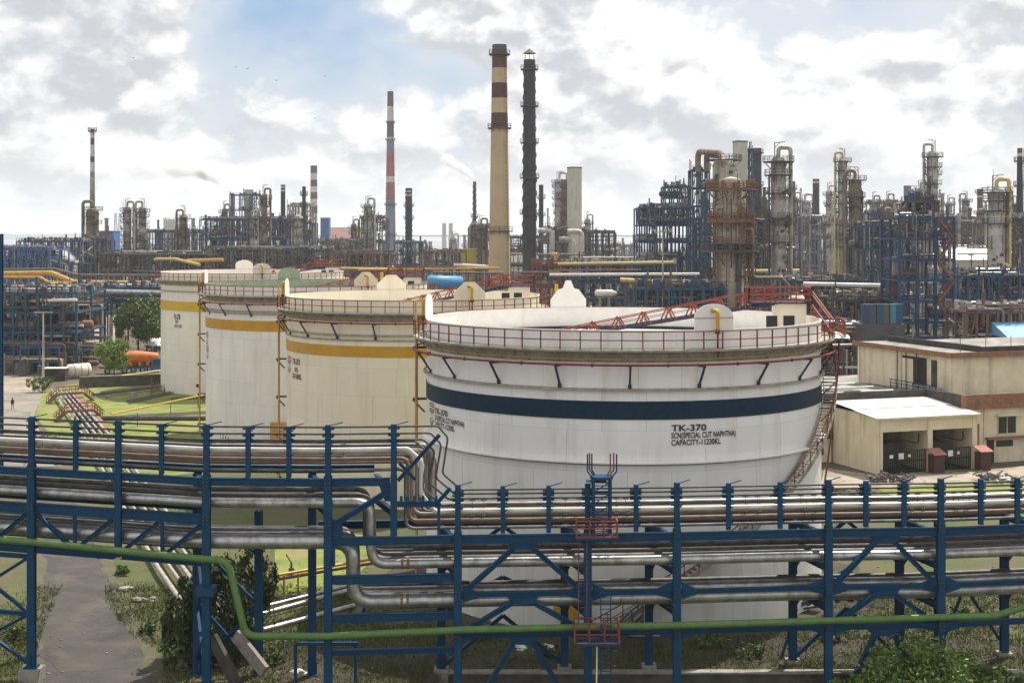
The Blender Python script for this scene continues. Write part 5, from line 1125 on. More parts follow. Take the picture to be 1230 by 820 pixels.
def tower(px, ytop, d, w, label, m, seed=1, decks=5, decks_y=None, pipe_m=None, davit=True, segs=None, group='tall process columns of the plant', base_z=0.0, side=1, goose=True, deck_w=1.0, dm=None):
    rg = random.Random(seed); x = XZ(px, d); z1 = Z(ytop, d); r = w * d / F / 2; t = thing('process_column', label, 'process column', (x, d, base_z), group); c = (x, d, 0); dm = dm or m_fdark
    segs = segs or [(0, 1.0), (1, 1.0)]
    zs = [(base_z + (z1 - base_z) * f_, r * k) for f_, k in segs]
    prof = []
    for (z, rr_) in zs: prof.append((rr_, z))
    rt = prof[-1][0]; prof = prof[:-1] + [(rt, z1 - rt * .6), (rt * .8, z1 - rt * .2), (.02, z1)]
    MB().lathe(prof, c, 18).build('shell', m, t)
    mb = MB(); z = base_z + 2
    while z < z1 - r * 1.5: mb.lathe([(r * 1.012, z), (r * 1.03, z + .04), (r * 1.03, z + .22), (r * 1.012, z + .26)], c, 18); z += rg.uniform(2.5, 4.5)
    mb.build('insulation_band', m, t)
    ys = decks_y or [ytop + 3 + (300 - ytop) * (k + rg.random() * .4) / int(decks * 1.5) for k in range(int(decks * 1.5))]
    for i, y in enumerate(ys):
        z = Z(y, d); full = i == 0 or rg.random() < .4; a = rg.uniform(0, 6.28); mb = MB()
        rr_ = r * 1.02
        ringdeck(mb, c, z, rr_, rr_ + deck_w * (1.1 if i else 1.4), a, a + (2 * math.pi if full else rg.uniform(2.6, 4.4)))
        mb.build('platform', dm, t)
    mb = MB()                                                   # caged ladders stepping from side to side
    for k in range(len(ys)):
        z0 = Z(ys[k], d); zz = Z(ys[k + 1], d) if k + 1 < len(ys) else base_z; sx = side if k % 2 else -side * .5; xx = x + sx * (r + .35)
        yy = d - r * .6
        for dx in (-.25, .25): mb.bar((xx + dx, yy, zz), (xx + dx, yy, z0 + 1.1), .08)
        q_ = zz
        while q_ < z0: mb.bar((xx - .25, yy, q_), (xx + .25, yy, q_), .06); q_ += .6
    mb.build('ladder', dm, t)
    for k in range(rg.choice((2, 3, 3))):
        a = rg.uniform(-1.4, 1.4); rp = rg.uniform(.08, .16) * r + .08; rad = r + rp + .3; xx, yy = x + rad * math.sin(a), d - rad * math.cos(a); zt_ = base_z + (z1 - base_z) * rg.uniform(.45, .95)
        MB().tube(fillet([(x + r * .8 * math.sin(a), d - r * .8 * math.cos(a), zt_), (xx, yy, zt_), (xx, yy, base_z)], .5, 4), rp, 7).build('side_pipe', pipe_m if k == 0 and pipe_m else rg.choice((m, m_dull, m_fdark)), t)
    fb = MB()
    for k in range(46):
        a = rg.uniform(-1.7, 1.7); z = base_z + (z1 - base_z) * rg.uniform(.05, .97); rad = r * 1.05 + rg.uniform(.05, .5); p = Vector((x + rad * math.sin(a), d - rad * math.cos(a), z)); q_ = rg.random()
        if q_ < .35: fb.bar(p, p + Vector((0, 0, rg.uniform(1.5, 6))), rg.uniform(.07, .16))
        elif q_ < .7: fb.box(p, rg.uniform(.2, .6), rg.uniform(.2, .5), rg.uniform(.3, .9))
        else: fb.bar(p, p + Vector((.9 * math.cos(a), .9 * math.sin(a), 0)), rg.uniform(.08, .2))
    fb.build('fittings', rg.choice((m_fdark, m_frust, m_dull)), t, kind='stuff')
    mw = MB().tube([(0, 0, 0), (0, -.55, 0)], .38, 10).mesh('manway', dm)
    for k in range(6):
        a = rg.uniform(-1.6, 1.6); f_ = rg.uniform(.15, .95); inst('manway', mw, t, (x + r * math.sin(a), d - r * math.cos(a), base_z + (z1 - base_z) * f_), a)
    if goose:                                                   # vapour line looping over the top and down the side
        rp = r * .22 + .1; xx = x + side * (r + rp + .5)
        MB().tube(fillet([(x, d, z1 - .4), (x, d, z1 + r * .8 + .6), (xx, d - .2, z1 + r * .8 + .6), (xx, d - .2, base_z)], r * .5, 5), rp, 8).build('vapour_line', pipe_m or m, t)
    if davit:
        MB().bar((x - side * r * .5, d, z1 - .5), (x - side * r * .5, d, z1 + 3.0), .18).bar((x - side * r * .5, d, z1 + 2.9), (x + side * r * .9, d, z1 + 3.1), .16).bar((x - side * r * .5, d, z1 + 1.8), (x + side * r * .2, d, z1 + 2.95), .12).build('davit', dm, t)
    return t
def stack(px, ytop, d, wt, wb, label, bands, decks_y=(), m_base=None, strakes=False, cap=None, yb=None, group='tall stacks and chimneys on the skyline', ladder=True, flange=True):
    x = XZ(px, d); zt_ = Z(ytop, d); t = thing('chimney', label, 'chimney', (x, d, 0), group); c = (x, d, 0)
    rt, rb = wt * d / F / 2, wb * d / F / 2
    def rad(z): return rb + (rt - rb) * z / zt_
    ed = [(ytop, None)] + bands                                 # bands: (bottom row in the photo, material)
    y0 = ytop
    for (yb_, m) in bands:
        za = Z(y0, d); zb = max(Z(yb_, d), 0) if yb_ is not None else 0
        prof = [(rad(zb), zb), (rad(za), za)]
        if y0 == ytop: prof += [(rad(za) * .85, za), (rad(za) * .85, za - 3)]
        MB().lathe(prof, c, 22).build('shaft_band', m, t); y0 = yb_
    for y in decks_y:
        z = Z(y, d); mb = MB(); ringdeck(mb, c, z, rad(z), rad(z) + max(.9, rt * .35), 0, 2 * math.pi, n=16, th=.35); mb.build('platform', m_fdark, t)
    if ladder:
        mb = MB(); r_ = lambda z: x + rad(z) * .75 + .15
        yf = d - rb * .75
        for dx in (-.3, .3): mb.bar((x + rad(0) * .72 + dx, d - rad(0) * .72, 2), (x + rad(zt_) * .72 + dx, d - rad(zt_) * .72, zt_), .11)
        k = 2
        while k < zt_: s = rad(k) * .72; mb.bar((x + s - .3, d - s, k), (x + s + .3, d - s, k), .08); k += 1.2
        mb.build('ladder', m_fdark, t)
    if strakes:
        mb = MB(); n = 90
        for s in range(3):
            pts = [(x + (rad(zt_ * k / n) + .08) * math.sin(k * .35 + s * 2.09), d - (rad(zt_ * k / n) + .08) * math.cos(k * .35 + s * 2.09), zt_ * (.25 + .74 * k / n)) for k in range(n)]
            mb.tube(pts, max(.12, rt * .09), 4)
        mb.build('strake', bands[0][1], t)
    if cap:
        mb = MB().lathe([(rt * .75, zt_ + 2.2), (rt * 1.15, zt_ + 1.9), (.05, zt_ + 3.4)], c, 12, smooth=False)
        for k in range(6): a = k * math.pi / 3; mb.bar((x + rt * .85 * math.sin(a), d - rt * .85 * math.cos(a), zt_ - .2), (x + rt * .85 * math.sin(a), d - rt * .85 * math.cos(a), zt_ + 2.1), .15)
        mb.build('rain_cap', m_bandd, t)
    return t
def frame(px0, px1, ytop, d, dep, nx, levels, label, m, seed=1, fill=1.0, base_z=0.0, group='open steel process structures', rails=True, ny=2, name='steel_structure', brace_p=.35, colw=.4, vessels=1.0, stairs=False, pipes_m=None, legs=()):
    rg = random.Random(seed); x0, x1 = XZ(px0, d), XZ(px1, d); zt_ = Z(ytop, d); t = thing(name, label, 'steel structure', ((x0 + x1) / 2, d, base_z), group)
    xs = [x0 + (x1 - x0) * i / nx for i in range(nx + 1)]; ys = [d + dep * j / ny for j in range(ny + 1)]; zs = [base_z + (zt_ - base_z) * (k + 1) / levels for k in range(levels)]
    cm = MB().box((0, 0, base_z), colw, colw, zt_ - base_z).mesh('column', m)
    for x in xs:
        for y in ys: inst('column', cm, t, (x, y, 0))
    for i in legs:
        for y in ys: MB().box((xs[i], y, 0), colw * 1.6, colw * 1.6, base_z).build('leg', m_conc, t)
    for z in zs:
        mb = MB(); bw = colw * .75
        for y in ys: mb.bar((x0, y, z), (x1, y, z), bw, bw * 1.5)
        for x in xs: mb.bar((x, ys[0], z), (x, ys[-1], z), bw, bw * 1.2)
        mb.build('floor_frame', m, t)
        if rails:
            mb = MB()
            for hh in (.6, 1.15): mb.bar((x0, ys[0] - .3, z + hh), (x1, ys[0] - .3, z + hh), .09)
            k = x0
            while k < x1: mb.bar((k, ys[0] - .3, z), (k, ys[0] - .3, z + 1.15), .09); k += max(1.6, (x1 - x0) / 24)
            mb.build('railing', m, t)
        for i in rg.sample(range(nx), max(1, int(nx * .6))): MB().box(((xs[i] + xs[i + 1]) / 2, (ys[0] + ys[-1]) / 2, z + .1), abs(xs[i + 1] - xs[i]), dep, .1).build('grating', m_fdark, t)
    zz = [base_z] + zs
    for i in range(nx):
        for k in range(levels):
            if rg.random() < brace_p:
                a, b = ((xs[i], ys[0], zz[k]), (xs[i + 1], ys[0], zz[k + 1])); mb = MB()
                if rg.random() < .5: mb.bar(a, b, colw * .5)
                else:
                    mid = ((xs[i] + xs[i + 1]) / 2, ys[0], zz[k + 1]); mb.bar(a, mid, colw * .5).bar((xs[i + 1], ys[0], zz[k]), mid, colw * .5)
                mb.build('brace', m, t)
        fb = MB()                                               # fittings too small to pick apart
        for k in range(int(10 * fill + nx * 3)):
            fx, fy = rg.uniform(x0, x1), rg.uniform(ys[0], ys[-1]); q_ = rg.random(); hz_ = (zt_ - base_z) / levels
            if q_ < .3: fb.box((fx, fy, z + .05), rg.uniform(.3, 1.1), rg.uniform(.3, .9), rg.uniform(.4, 1.6))
            elif q_ < .6: fb.bar((fx, fy, z - hz_ * .95), (fx, fy, z + rg.uniform(-.5, 1.0)), rg.uniform(.08, .22))
            elif q_ < .85: e = rg.uniform(1, 4); zz_ = z - rg.uniform(.2, hz_ * .8); fb.bar((max(x0, fx - e), fy, zz_), (min(x1, fx + e), fy, zz_), rg.uniform(.08, .24))
            else: fb.bar((fx, ys[0], z - hz_ * rg.uniform(.2, .8)), (fx, ys[-1], z - hz_ * rg.uniform(.2, .8)), .18)
        fb.build('fittings', rg.choice((m_fgrey, m_frust, m_midpipe, m_flight, m_fblue, m, m_dull)), t, kind='stuff')
    for k in range(nx + 2):
        vx, vy = rg.uniform(x0, x1), rg.choice(ys); MB().tube([(vx, vy, zt_ - 2), (vx, vy, zt_ + rg.uniform(.6, 3.4))], rg.choice((.1, .14, .22)), 6).build('vent_pipe', rg.choice((m_fdark, m_dull, m_frust)), t)
    pal = pipes_m or (m_dull, m_midpipe, m_offwhite, m_flight, m_fgrey, m_frust, m_fblue, m_silver)
    for k in range(int(fill * nx * levels * 2.2)):               # pipes threaded through the floors
        z = rg.choice(zz) + rg.uniform(.3, 1.2); y = rg.uniform(ys[0] - .2, ys[-1]); a, b = sorted((rg.uniform(x0, x1), rg.uniform(x0, x1))); r_ = rg.choice((.1, .14, .2, .3))
        pts = [(a, y, z), (b, y, z)]
        q_ = rg.random()
        if q_ < .45: pts = [(a, y, z), (b, y, z), (b, y, max(base_z, z - rg.uniform(3, 9)))]
        elif q_ < .6: pts = [(a, y, min(zt_ + 1.5, z + rg.uniform(2, 6))), (a, y, z), (b, y, z)]
        MB().tube(fillet(pts, .6, 3), r_, 6).build('pipe', rg.choice(pal), t)
    for k in range(int(vessels * nx * levels * .55)):
        z = rg.choice(zz[:-1]) + .3; x = rg.uniform(x0 + 1, x1 - 1); y = rg.uniform(ys[0] + .5, ys[-1]); r_ = rg.uniform(.5, 1.1); m2 = rg.choice((m_fgrey, m_dull, m_frust, m_fdark, m_flight, m_midpipe))
        if rg.random() < .55:
            L_ = rg.uniform(2.5, 6); MB().tube([(x - L_ / 2 - .3, y, z + r_), (x - L_ / 2, y, z + r_), (x + L_ / 2, y, z + r_), (x + L_ / 2 + .3, y, z + r_)], [r_ * .5, r_, r_, r_ * .5], 10).box((x - L_ * .3, y, z), .3, r_ * 1.4, r_ * .4).box((x + L_ * .3, y, z), .3, r_ * 1.4, r_ * .4).build('heat_exchanger', m2, t)
        else:
            h = rg.uniform(2.5, 5); MB().lathe([(.05, 0), (r_ * .7, .15), (r_, .5), (r_, h - .4), (r_ * .7, h - .1), (.05, h)], (x, y, z), 10).build('vessel', m2, t)
    if stairs:
        mb = MB(); w = (x1 - x0) * .28; xa = x1 - w - .5
        for k in range(levels):
            p, q_ = (xa, ys[0] - .8, zz[k]), (xa + w, ys[0] - .8, zz[k + 1])
            if k % 2: p, q_ = (xa + w, ys[0] - .8, zz[k]), (xa, ys[0] - .8, zz[k + 1])
            for dy in (0, -.9): mb.bar((p[0], p[1] + dy, p[2]), (q_[0], q_[1] + dy, q_[2]), .1, .3); mb.bar((p[0], p[1] + dy, p[2] + 1.1), (q_[0], q_[1] + dy, q_[2] + 1.1), .08)
            for s in range(9): c = Vector(p).lerp(Vector(q_), s / 8); mb.box((c.x, c.y - .45, c.z), .3, .9, .05)
        mb.build('stairway', m_orange if stairs == 2 else m_frust, t)
    return t
def hpipe(px0, px1, y0, y1, d0, d1, r, m, label, group, sup=0, jog=None, ms=None):
    a, b = P(px0, y0, d0), P(px1, y1, d1); pts = [a, b]
    if jog: pts = [a] + [P(x, y, d0 + (d1 - d0) * (x - px0) / (px1 - px0)) for x, y in jog] + [b]
    t = thing('pipe_run', label, 'pipe run', a, group); MB().tube(fillet(pts, r * 3, 4), r, 10).build('pipe', m, t)
    if sup:
        for k in range(sup):
            p = a.lerp(b, (k + .5) / sup) if not jog else pts[min(k + 1, len(pts) - 1)].lerp(pts[min(k, len(pts) - 1)], .5)
            MB().bar((p.x, p.y, 0), (p.x, p.y, p.z - r), .3).bar((p.x - .9, p.y, p.z - r - .12), (p.x + .9, p.y, p.z - r - .12), .2).build('support', ms or m_fdark, t)
    return t
def box_building(px0, px1, ytop, d, dep, label, m, mr=None, name='plant_building', cat='building', gable=0, ribs=True, base_z=0):
    x0, x1, z1 = XZ(px0, d), XZ(px1, d), Z(ytop, d); t = thing(name, label, cat, ((x0 + x1) / 2, d, base_z)); mb = MB()
    MB().box(((x0 + x1) / 2, d + dep / 2, base_z), x1 - x0, dep, z1 - base_z).build('wall', m, t)
    if ribs:
        mb = MB(); n = max(4, int((px1 - px0) / 2.5))
        for k in range(n + 1): mb.bar((x0 + (x1 - x0) * k / n, d - .05, base_z), (x0 + (x1 - x0) * k / n, d - .05, z1), .16, .12)
        mb.build('wall_rib', m, t)
    if gable: MB().prism([(x0 - .4, d - .4, z1), (x0 - .4, d + dep / 2, z1 + gable), (x0 - .4, d + dep + .4, z1)], (x1 - x0 + .8, 0, 0)).build('roof', mr or m, t)
    else: MB().box(((x0 + x1) / 2, d + dep / 2, z1 + .01), x1 - x0 + .5, dep + .5, .35).build('roof', mr or m, t)
    return t
# --- chimneys, left to right
stack(111, 155, 520, 4.6, 8.5, 'slim grey chimney with dark bands rising at the far left', [(159, m_bandd), (166, m_bandw), (174, m_bandd), (188, m_bandw), (195, m_bandd), (206, m_bandw), (None, m_fgrey)], (157,))
stack(279, 232, 700, 4, 4.5, 'short dark stack trailing a long plume of smoke', [(None, m_bandd)], (), ladder=False)
stack(340, 222, 600, 5.5, 6, 'black stack with two pale rings at its top', [(224, m_stackblk), (226, m_bandw), (228, m_stackblk), (230, m_bandw), (None, m_stackblk)], (262,))
stack(365, 224, 560, 4, 4.6, 'thin black stack with a small platform beside the red banded chimney', [(None, m_stackblk)], (233, 246, 262))
stack(377, 199, 1100, 8, 9.5, 'red brown and white banded chimney in the left middle distance', [(208, m_bandd), (216, m_bandw), (224, m_bandd), (231, m_bandw), (239, m_bandd), (247, m_bandw), (256, m_stackbr), (None, m_bandw)], ())
stack(469, 110, 1000, 7.2, 14, 'tall blue grey chimney with faded red and white bands', [(128, m_bandd), (146, m_bandw), (165, m_bandd), (169, m_bandw), (183, m_bandg), (212, m_bandr), (219, m_bandw), (240, m_bandr), (None, m_bandg)], (147, 168, 246, 282))
stack(491, 226, 650, 8, 8.6, 'stout black stack with pale stripes under its rim', [(229, m_stackblk), (231, m_bandw), (233, m_stackblk), (235.5, m_bandw), (None, m_stackblk)], (247, 262), strakes=True)
stack(533.5, 268, 1300, 5, 5.6, 'left one of a pair of short pale grey stacks far away', [(None, m_bandw)], (), ladder=False, group='twin pale stacks')
stack(541.5, 268, 1300, 5, 5.6, 'right one of a pair of short pale grey stacks far away', [(None, m_bandw)], (), ladder=False, group='twin pale stacks')
t = stack(570, 218, 600, 3.6, 5.0, 'thin grey stack with a wavy outline giving off white smoke', [(None, m_bandd)], (260,), strakes=True, ladder=False)
MB().lathe([(3.0, 0), (3.0, 28), (1.0, 31)], (XZ(570, 600), 600, 0), 14).build('base_cone', m_fbrown, t)
stack(600, 54, 400, 17.5, 28, 'tallest sandy chimney with dark brown bands near its top', [(64, m_bandd), (82, m_stackbr), (100, m_stackcr), (118, m_stackbr), (136, m_stackcr), (153, m_stackbr), (None, m_stackcr)], (65, 153.5, 277), m_base=1)
t = C.objects.get('chimney.010')
stack(636, 72, 430, 14, 18, 'tall sooty black stack with ring platforms and a conical rain cap', [(None, m_stackblk)], (83, 127, 171, 213, 256), strakes=True, cap=True)
stack(650, 222, 600, 5.5, 6, 'slim dark stack just right of the tall black one', [(None, m_stackblk)], (237, 258), ladder=False)
stack(678, 216, 610, 7, 7.6, 'rough dark stack in front of the grey box duct', [(None, m_frust)], (224, 240, 256, 272), strakes=True)
stack(909, 178, 480, 10.5, 11, 'black stack beside the pale box duct on the right', [(182, m_bandd), (None, m_stackblk)], (183, 222, 247))
stack(980, 215, 650, 7.5, 8.5, 'dark grey stack standing alone between two column groups', [(218, m_bandd), (220, m_bandw), (None, m_stackblk)], (258,))
stack(951, 218, 540, 7.5, 8, 'brown grey stack wrapped in a ladder frame', [(None, m_frust)], (226, 240, 254, 268))
stack(1090, 223, 540, 9, 9.5, 'flat grey square-looking stack at right', [(None, m_bandg)], (), ladder=False)
stack(1177, 227, 640, 6.5, 7, 'dark grey stack with a dull red top', [(235, m_stackbr), (237, m_bandw), (None, m_bandd)], (231,))
stack(1225, 178, 420, 6, 12, 'black tapering stack at the right edge with platforms', [(184, m_bandd), (188, m_bandw), (None, m_stackblk)], (193, 222, 262))
# --- box ducts
def duct(px, w, yt, d, label, yb=None):
    x = XZ(px, d); ww = w * d / F; t = thing('box_duct', label, 'duct', (x, d, 0), 'pale square ducts'); MB().box((x, d, 0), ww, ww * .9, Z(yt, d), R(18)).build('duct_wall', m_duct, t)
    mb = MB(); z = 3
    while z < Z(yt, d): mb.box((x, d, z), ww * 1.03, ww * .93, .25, R(18)); z += 5.5
    mb.build('stiffener', m_duct, t); MB().box((x, d, Z(yt, d)), ww * 1.06, ww * .96, .4, R(18)).build('cap', m_bandd, t)
duct(690, 14, 202, 560, 'tall pale grey square duct standing left of centre right'); duct(889, 13.5, 171, 420, 'pale square duct rising behind the rust brown column'); duct(299, 9.5, 229, 700, 'grey concrete shaft beside the smoking stack')
# --- process columns
T = tower
T(111, 250, 515, 15, 'thick rusty column around the foot of the far left chimney', m_fbrown, 1, 4, [252, 260, 268, 285], side=-1, davit=False)
T(153, 248, 560, 9.5, 'left of two grey columns right of the far left chimney', m_fgrey, 2, 5); T(171, 248, 540, 9.5, 'right of two grey columns right of the far left chimney', m_fgrey, 3, 5, side=-1)
T(220, 258, 480, 9, 'brown column with a small gantry behind the ivory tank', m_fbrown, 4, 3, side=-1)
T(318, 232, 520, 8.5, 'tapering column with a rusty red top', m_fbrown, 5, 5, segs=[(0, 1.2), (.6, 1.2), (.62, .8), (1, .7)]); T(303, 258, 500, 7.5, 'short grey column left of the rusty topped one', m_fgrey, 6, 3)
T(358, 258, 540, 12, 'grey concrete-like column crowned with pipes', m_flight, 7, 3, goose=False); T(442, 244, 600, 10, 'pale grey column inside a scaffold frame', m_flight, 8, 5)
T(672, 214, 620, 12, 'pale column with many platforms left of the grey duct', m_flight, 9, 8)
T(869, 190, 330, 26, 'bulky rusty drum column behind the rust brown column', m_greycol, 10, 4, [192, 222, 250, 275], side=-1, deck_w=1.2, davit=False, goose=False)
t = T(878, 212, 250, 36, 'large rust brown column with ringed platforms above the white tank', m_greycol, 11, 5, [228, 266, 292, 330], side=1, deck_w=1.5, segs=[(0, .98), (.62, .98), (.70, 1.08), (.84, 1.02), (.9, .8), (1, .72)], dm=m_frust, davit=False, goose=False)
rg = random.Random(2); cx_, cy_ = XZ(878, 250), 250
for k, (y, w_) in enumerate(((226, 4.4), (300, 4.9), (263, 4.2))):       # heavy rusted decks crowded with equipment
    z = Z(y, 250); mb = MB(); ringdeck(mb, (cx_, cy_, 0), z, 2.7, w_, 0, 2 * math.pi, n=18, th=.45); mb.build('platform', m_fdark if k == 1 else m_rustpipe, t)
    fb = MB()
    for j in range(15): a = rg.uniform(-1.7, 1.7); rad = rg.uniform(3.0, w_ - .3); fb.box((cx_ + rad * math.sin(a), cy_ - rad * math.cos(a), z + .02), rg.uniform(.15, .6), rg.uniform(.2, .6), rg.uniform(.3, 1.7), a)
    fb.build('fittings', m_rustpipe if k != 1 else m_midpipe, t, kind='stuff')
for k in range(12):
    a = -1.45 + 2.9 * k / 11; za, zb = Z(rg.uniform(232, 262), 250), Z(rg.uniform(292, 345), 250); e = 3.15 + .12 * (k % 3); s_, c_ = math.sin(a), -math.cos(a)
    MB().tube(fillet([(cx_ + 2.4 * s_, cy_ + 2.4 * c_, za), (cx_ + e * s_, cy_ + e * c_, za), (cx_ + e * s_, cy_ + e * c_, zb), (cx_ + 2.4 * s_, cy_ + 2.4 * c_, zb)], .4, 3), rg.uniform(.08, .2), 7).build('side_pipe', rg.choice((m_rustpipe, m_frust, m_midpipe, m_fdark)), t)
mb = MB(); mb.tube(fillet([(cx_ + 2.2, cy_ - 2.4, Z(275, 250)), (cx_ + 3.4, cy_ - 2.4, Z(275, 250)), (cx_ + 3.4, cy_ - 2.4, Z(333, 250)), (cx_ + 8.5, cy_ - 2.4, Z(333, 250)), (cx_ + 10, cy_ - 2.4, Z(345, 250))], .9), .3, 9); mb.build('overhead_line', m_midpipe, t)
T(935, 188, 300, 18, 'tall grey column with two ring platforms and a davit crane on top', m_fgrey, 12, 6, [194, 210, 232, 262, 268, 290], deck_w=1.2)
T(967, 240, 700, 13, 'hazy pale column right of the tall grey one', m_flight, 13, 5); T(1012, 190, 450, 11, 'pale column with stair platforms down its right side', m_flight, 14, 9, side=-1, pipe_m=m_paleyel); T(1027, 214, 380, 15, 'olive brown column with a hooked pipe on top', m_fbrown, 15, 4, [216, 236, 248, 290], side=-1)
T(1050, 240, 540, 7.5, 'small grey column with a looped top pipe at right', m_fgrey, 16, 4); T(1106, 226, 530, 12, 'grey domed column left of the tallest right hand column', m_fgrey, 17, 4); T(1120, 181, 400, 13, 'tallest column on the right, grey with a ladder of platforms', m_flight, 18, 7, side=-1)
T(1197, 226, 330, 19, 'pale column wrapped by yellow pipes at right', m_flight, 19, 4, [231, 241, 253, 268], pipe_m=m_paleyel, deck_w=1.1)
x = XZ(1199, 327); MB().tube(fillet([(x - 1.5, 324.5, Z(228, 327)), (x + .5, 324.5, Z(232, 327)), (x + .5, 324.5, 0)], .8), .55, 9).build('yellow_line', m_paleyel, C.objects.get('process_column.019') or t) if C.objects.get('process_column.019') else None
T(1075, 250, 560, 9, 'squat grey column among pipework right of the olive column', m_fgrey, 21, 4); T(1063, 255, 580, 8, 'short column behind the squat grey one', m_fgrey, 22, 3); T(1180, 250, 600, 14, 'round topped brown furnace column under the red topped stack', m_fbrown, 23, 2, goose=False, davit=False); T(1215, 240, 560, 7, 'faint grey column near the right edge', m_flight, 24, 3)
T(955, 236, 620, 8, 'faint grey column left of the hazy pale one', m_flight, 25, 4); T(922, 250, 560, 8, 'short grey column behind the tall grey one', m_fgrey, 26, 3); T(545, 285, 800, 7, 'small distant column right of the twin stacks', m_flight, 27, 2); T(578, 268, 560, 9, 'brown column beside the wavy smoking stack', m_fbrown, 28, 3); T(258, 275, 560, 6, 'short dark column left of the smoking stack', m_fdark, 29, 2); T(410, 295, 500, 6, 'short rusty column behind the off-white tank', m_fbrown, 30, 2)
# --- open steel structures
Fm = frame
Fm(240, 344, 264, 540, 22, 8, 4, 'long blue open structure behind the ivory tank', m_fblue, 1, 1.4); Fm(160, 242, 279, 580, 20, 7, 3, 'dark blue low structure left of the long blue one', m_fblue, 2, 1.4); Fm(276, 312, 234, 690, 12, 3, 6, 'blue tower frame around the concrete shaft', m_fblue, 3, .7)
Fm(325, 375, 268, 570, 16, 5, 5, 'dark lattice structure between the two black stacks', m_fblue, 4, 1.6); Fm(345, 374, 247, 620, 14, 4, 5, 'grey pipe-crowned structure left of the banded chimney', m_fgrey, 5, 1.4)
Fm(432, 464, 262, 625, 14, 4, 6, 'grey scaffold frame around the pale column', m_bandd, 6, 1.0); Fm(474, 511, 292, 640, 16, 5, 4, 'deep blue frame at the foot of the striped black stack', m_fblue, 7, 1.3)
Fm(566, 600, 272, 570, 14, 4, 5, 'dark frame beside the wavy smoking stack', m_fdark, 8, 1.6); Fm(650, 704, 276, 560, 14, 6, 5, 'dense grey frame below the grey duct', m_fdark, 9, 1.5); Fm(702, 740, 280, 590, 12, 5, 3, 'open dark frame right of the grey duct', m_fdark, 10, 1.0)
Fm(768, 834, 250, 380, 16, 7, 7, 'dense dark blue structure left of the rust brown column', m_fblue, 11, 1.7); Fm(799, 829, 224, 388, 10, 3, 2, 'open blue crown frame on top of the dense dark structure', m_fblue, 12, .8, base_z=Z(250, 388), vessels=.8); Fm(832, 852, 204, 360, 8, 2, 9, 'slim blue lattice tower carrying the arched pipes', m_fteal, 13, .6, brace_p=1, vessels=0); Fm(893, 905, 181, 440, 7, 2, 10, 'narrow blue ladder tower beside the black stack', m_fblue, 14, .3, brace_p=1, vessels=0)
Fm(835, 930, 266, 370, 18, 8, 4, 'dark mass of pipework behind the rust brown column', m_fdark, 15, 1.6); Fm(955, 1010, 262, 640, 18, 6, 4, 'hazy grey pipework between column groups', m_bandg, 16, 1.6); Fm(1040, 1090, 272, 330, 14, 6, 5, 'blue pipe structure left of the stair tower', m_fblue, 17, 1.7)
Fm(1080, 1146, 262, 235, 11, 3, 8, 'tall dark stair tower of blue and red steel at right', m_fblue, 18, 1.2, stairs=1, colw=.42); Fm(1098, 1124, 242, 240, 7, 2, 1, 'pipe-crowned top landing above the stair tower', m_fdark, 19, 2, base_z=Z(262, 240)); Fm(1046, 1092, 244, 590, 14, 5, 5, 'grey pipework cluster behind the squat columns', m_fgrey, 20, 1.6)
Fm(1146, 1178, 268, 560, 14, 4, 4, 'brown grey pipework right of the stair tower', m_bandd, 21, 1.6); Fm(1208, 1260, 262, 380, 14, 5, 4, 'dark structure at the right edge below the tapering stack', m_fdark, 22, 1.6)
Fm(-30, 92, 352, 258, 18, 8, 4, 'blue and rusty process structure full of pipes at left', m_fteal, 23, 2.2, vessels=1.6, pipes_m=(m_dull, m_whitepipe, m_midpipe, m_paleyel, m_silver, m_frust, m_thin)); Fm(-20, 60, 300, 420, 18, 9, 3, 'blue truss gallery at the far left edge', m_bluebox, 24, .8, vessels=.3, brace_p=.8); Fm(20, 96, 290, 480, 16, 8, 3, 'dark low structure behind the white steam', m_fblue, 25, 1.2); Fm(96, 128, 288, 500, 10, 3, 3, 'small frame around the rusty column foot', m_fdark, 26, 1.0)
Fm(985, 1078, 400, 205, 14, 7, 3, 'rusty low pipe structure right of the white tank', m_frust, 27, 2.2); Fm(1000, 1084, 360, 245, 12, 6, 4, 'dark cluttered structure behind the rusty low one', m_fdark, 28, 2.0); Fm(1150, 1250, 332, 262, 14, 8, 4, 'dark blue rack of pipes behind the office building', m_fblue, 29, 2.2); Fm(1160, 1250, 375, 212, 9, 7, 2, 'rusty pipe rack just behind the office roof', m_frust, 30, 2.0)
Fm(690, 815, 318, 345, 10, 10, 4, 'long blue truss bridge behind the white tank', m_fteal, 31, .9, brace_p=.9, vessels=.4); Fm(762, 872, 347, 242, 8, 8, 2, 'blue pipe bridge just left of the rust brown column', m_fteal, 32, 1.4, vessels=.3); Fm(945, 1042, 338, 262, 9, 6, 2, 'blue pipe bridge right of the rust brown column', m_fteal, 33, 1.5, vessels=.4)
Fm(400, 470, 305, 470, 14, 7, 3, 'brown grey clutter of pipework behind the cream tank', m_frust, 34, 1.8); Fm(505, 560, 303, 560, 14, 6, 3, 'pinkish rusty framework behind the cream tank', m_frust, 35, 1.8); Fm(640, 700, 318, 360, 12, 6, 3, 'red and rusty pipework behind the tall black stack', m_orange, 36, 1.5)
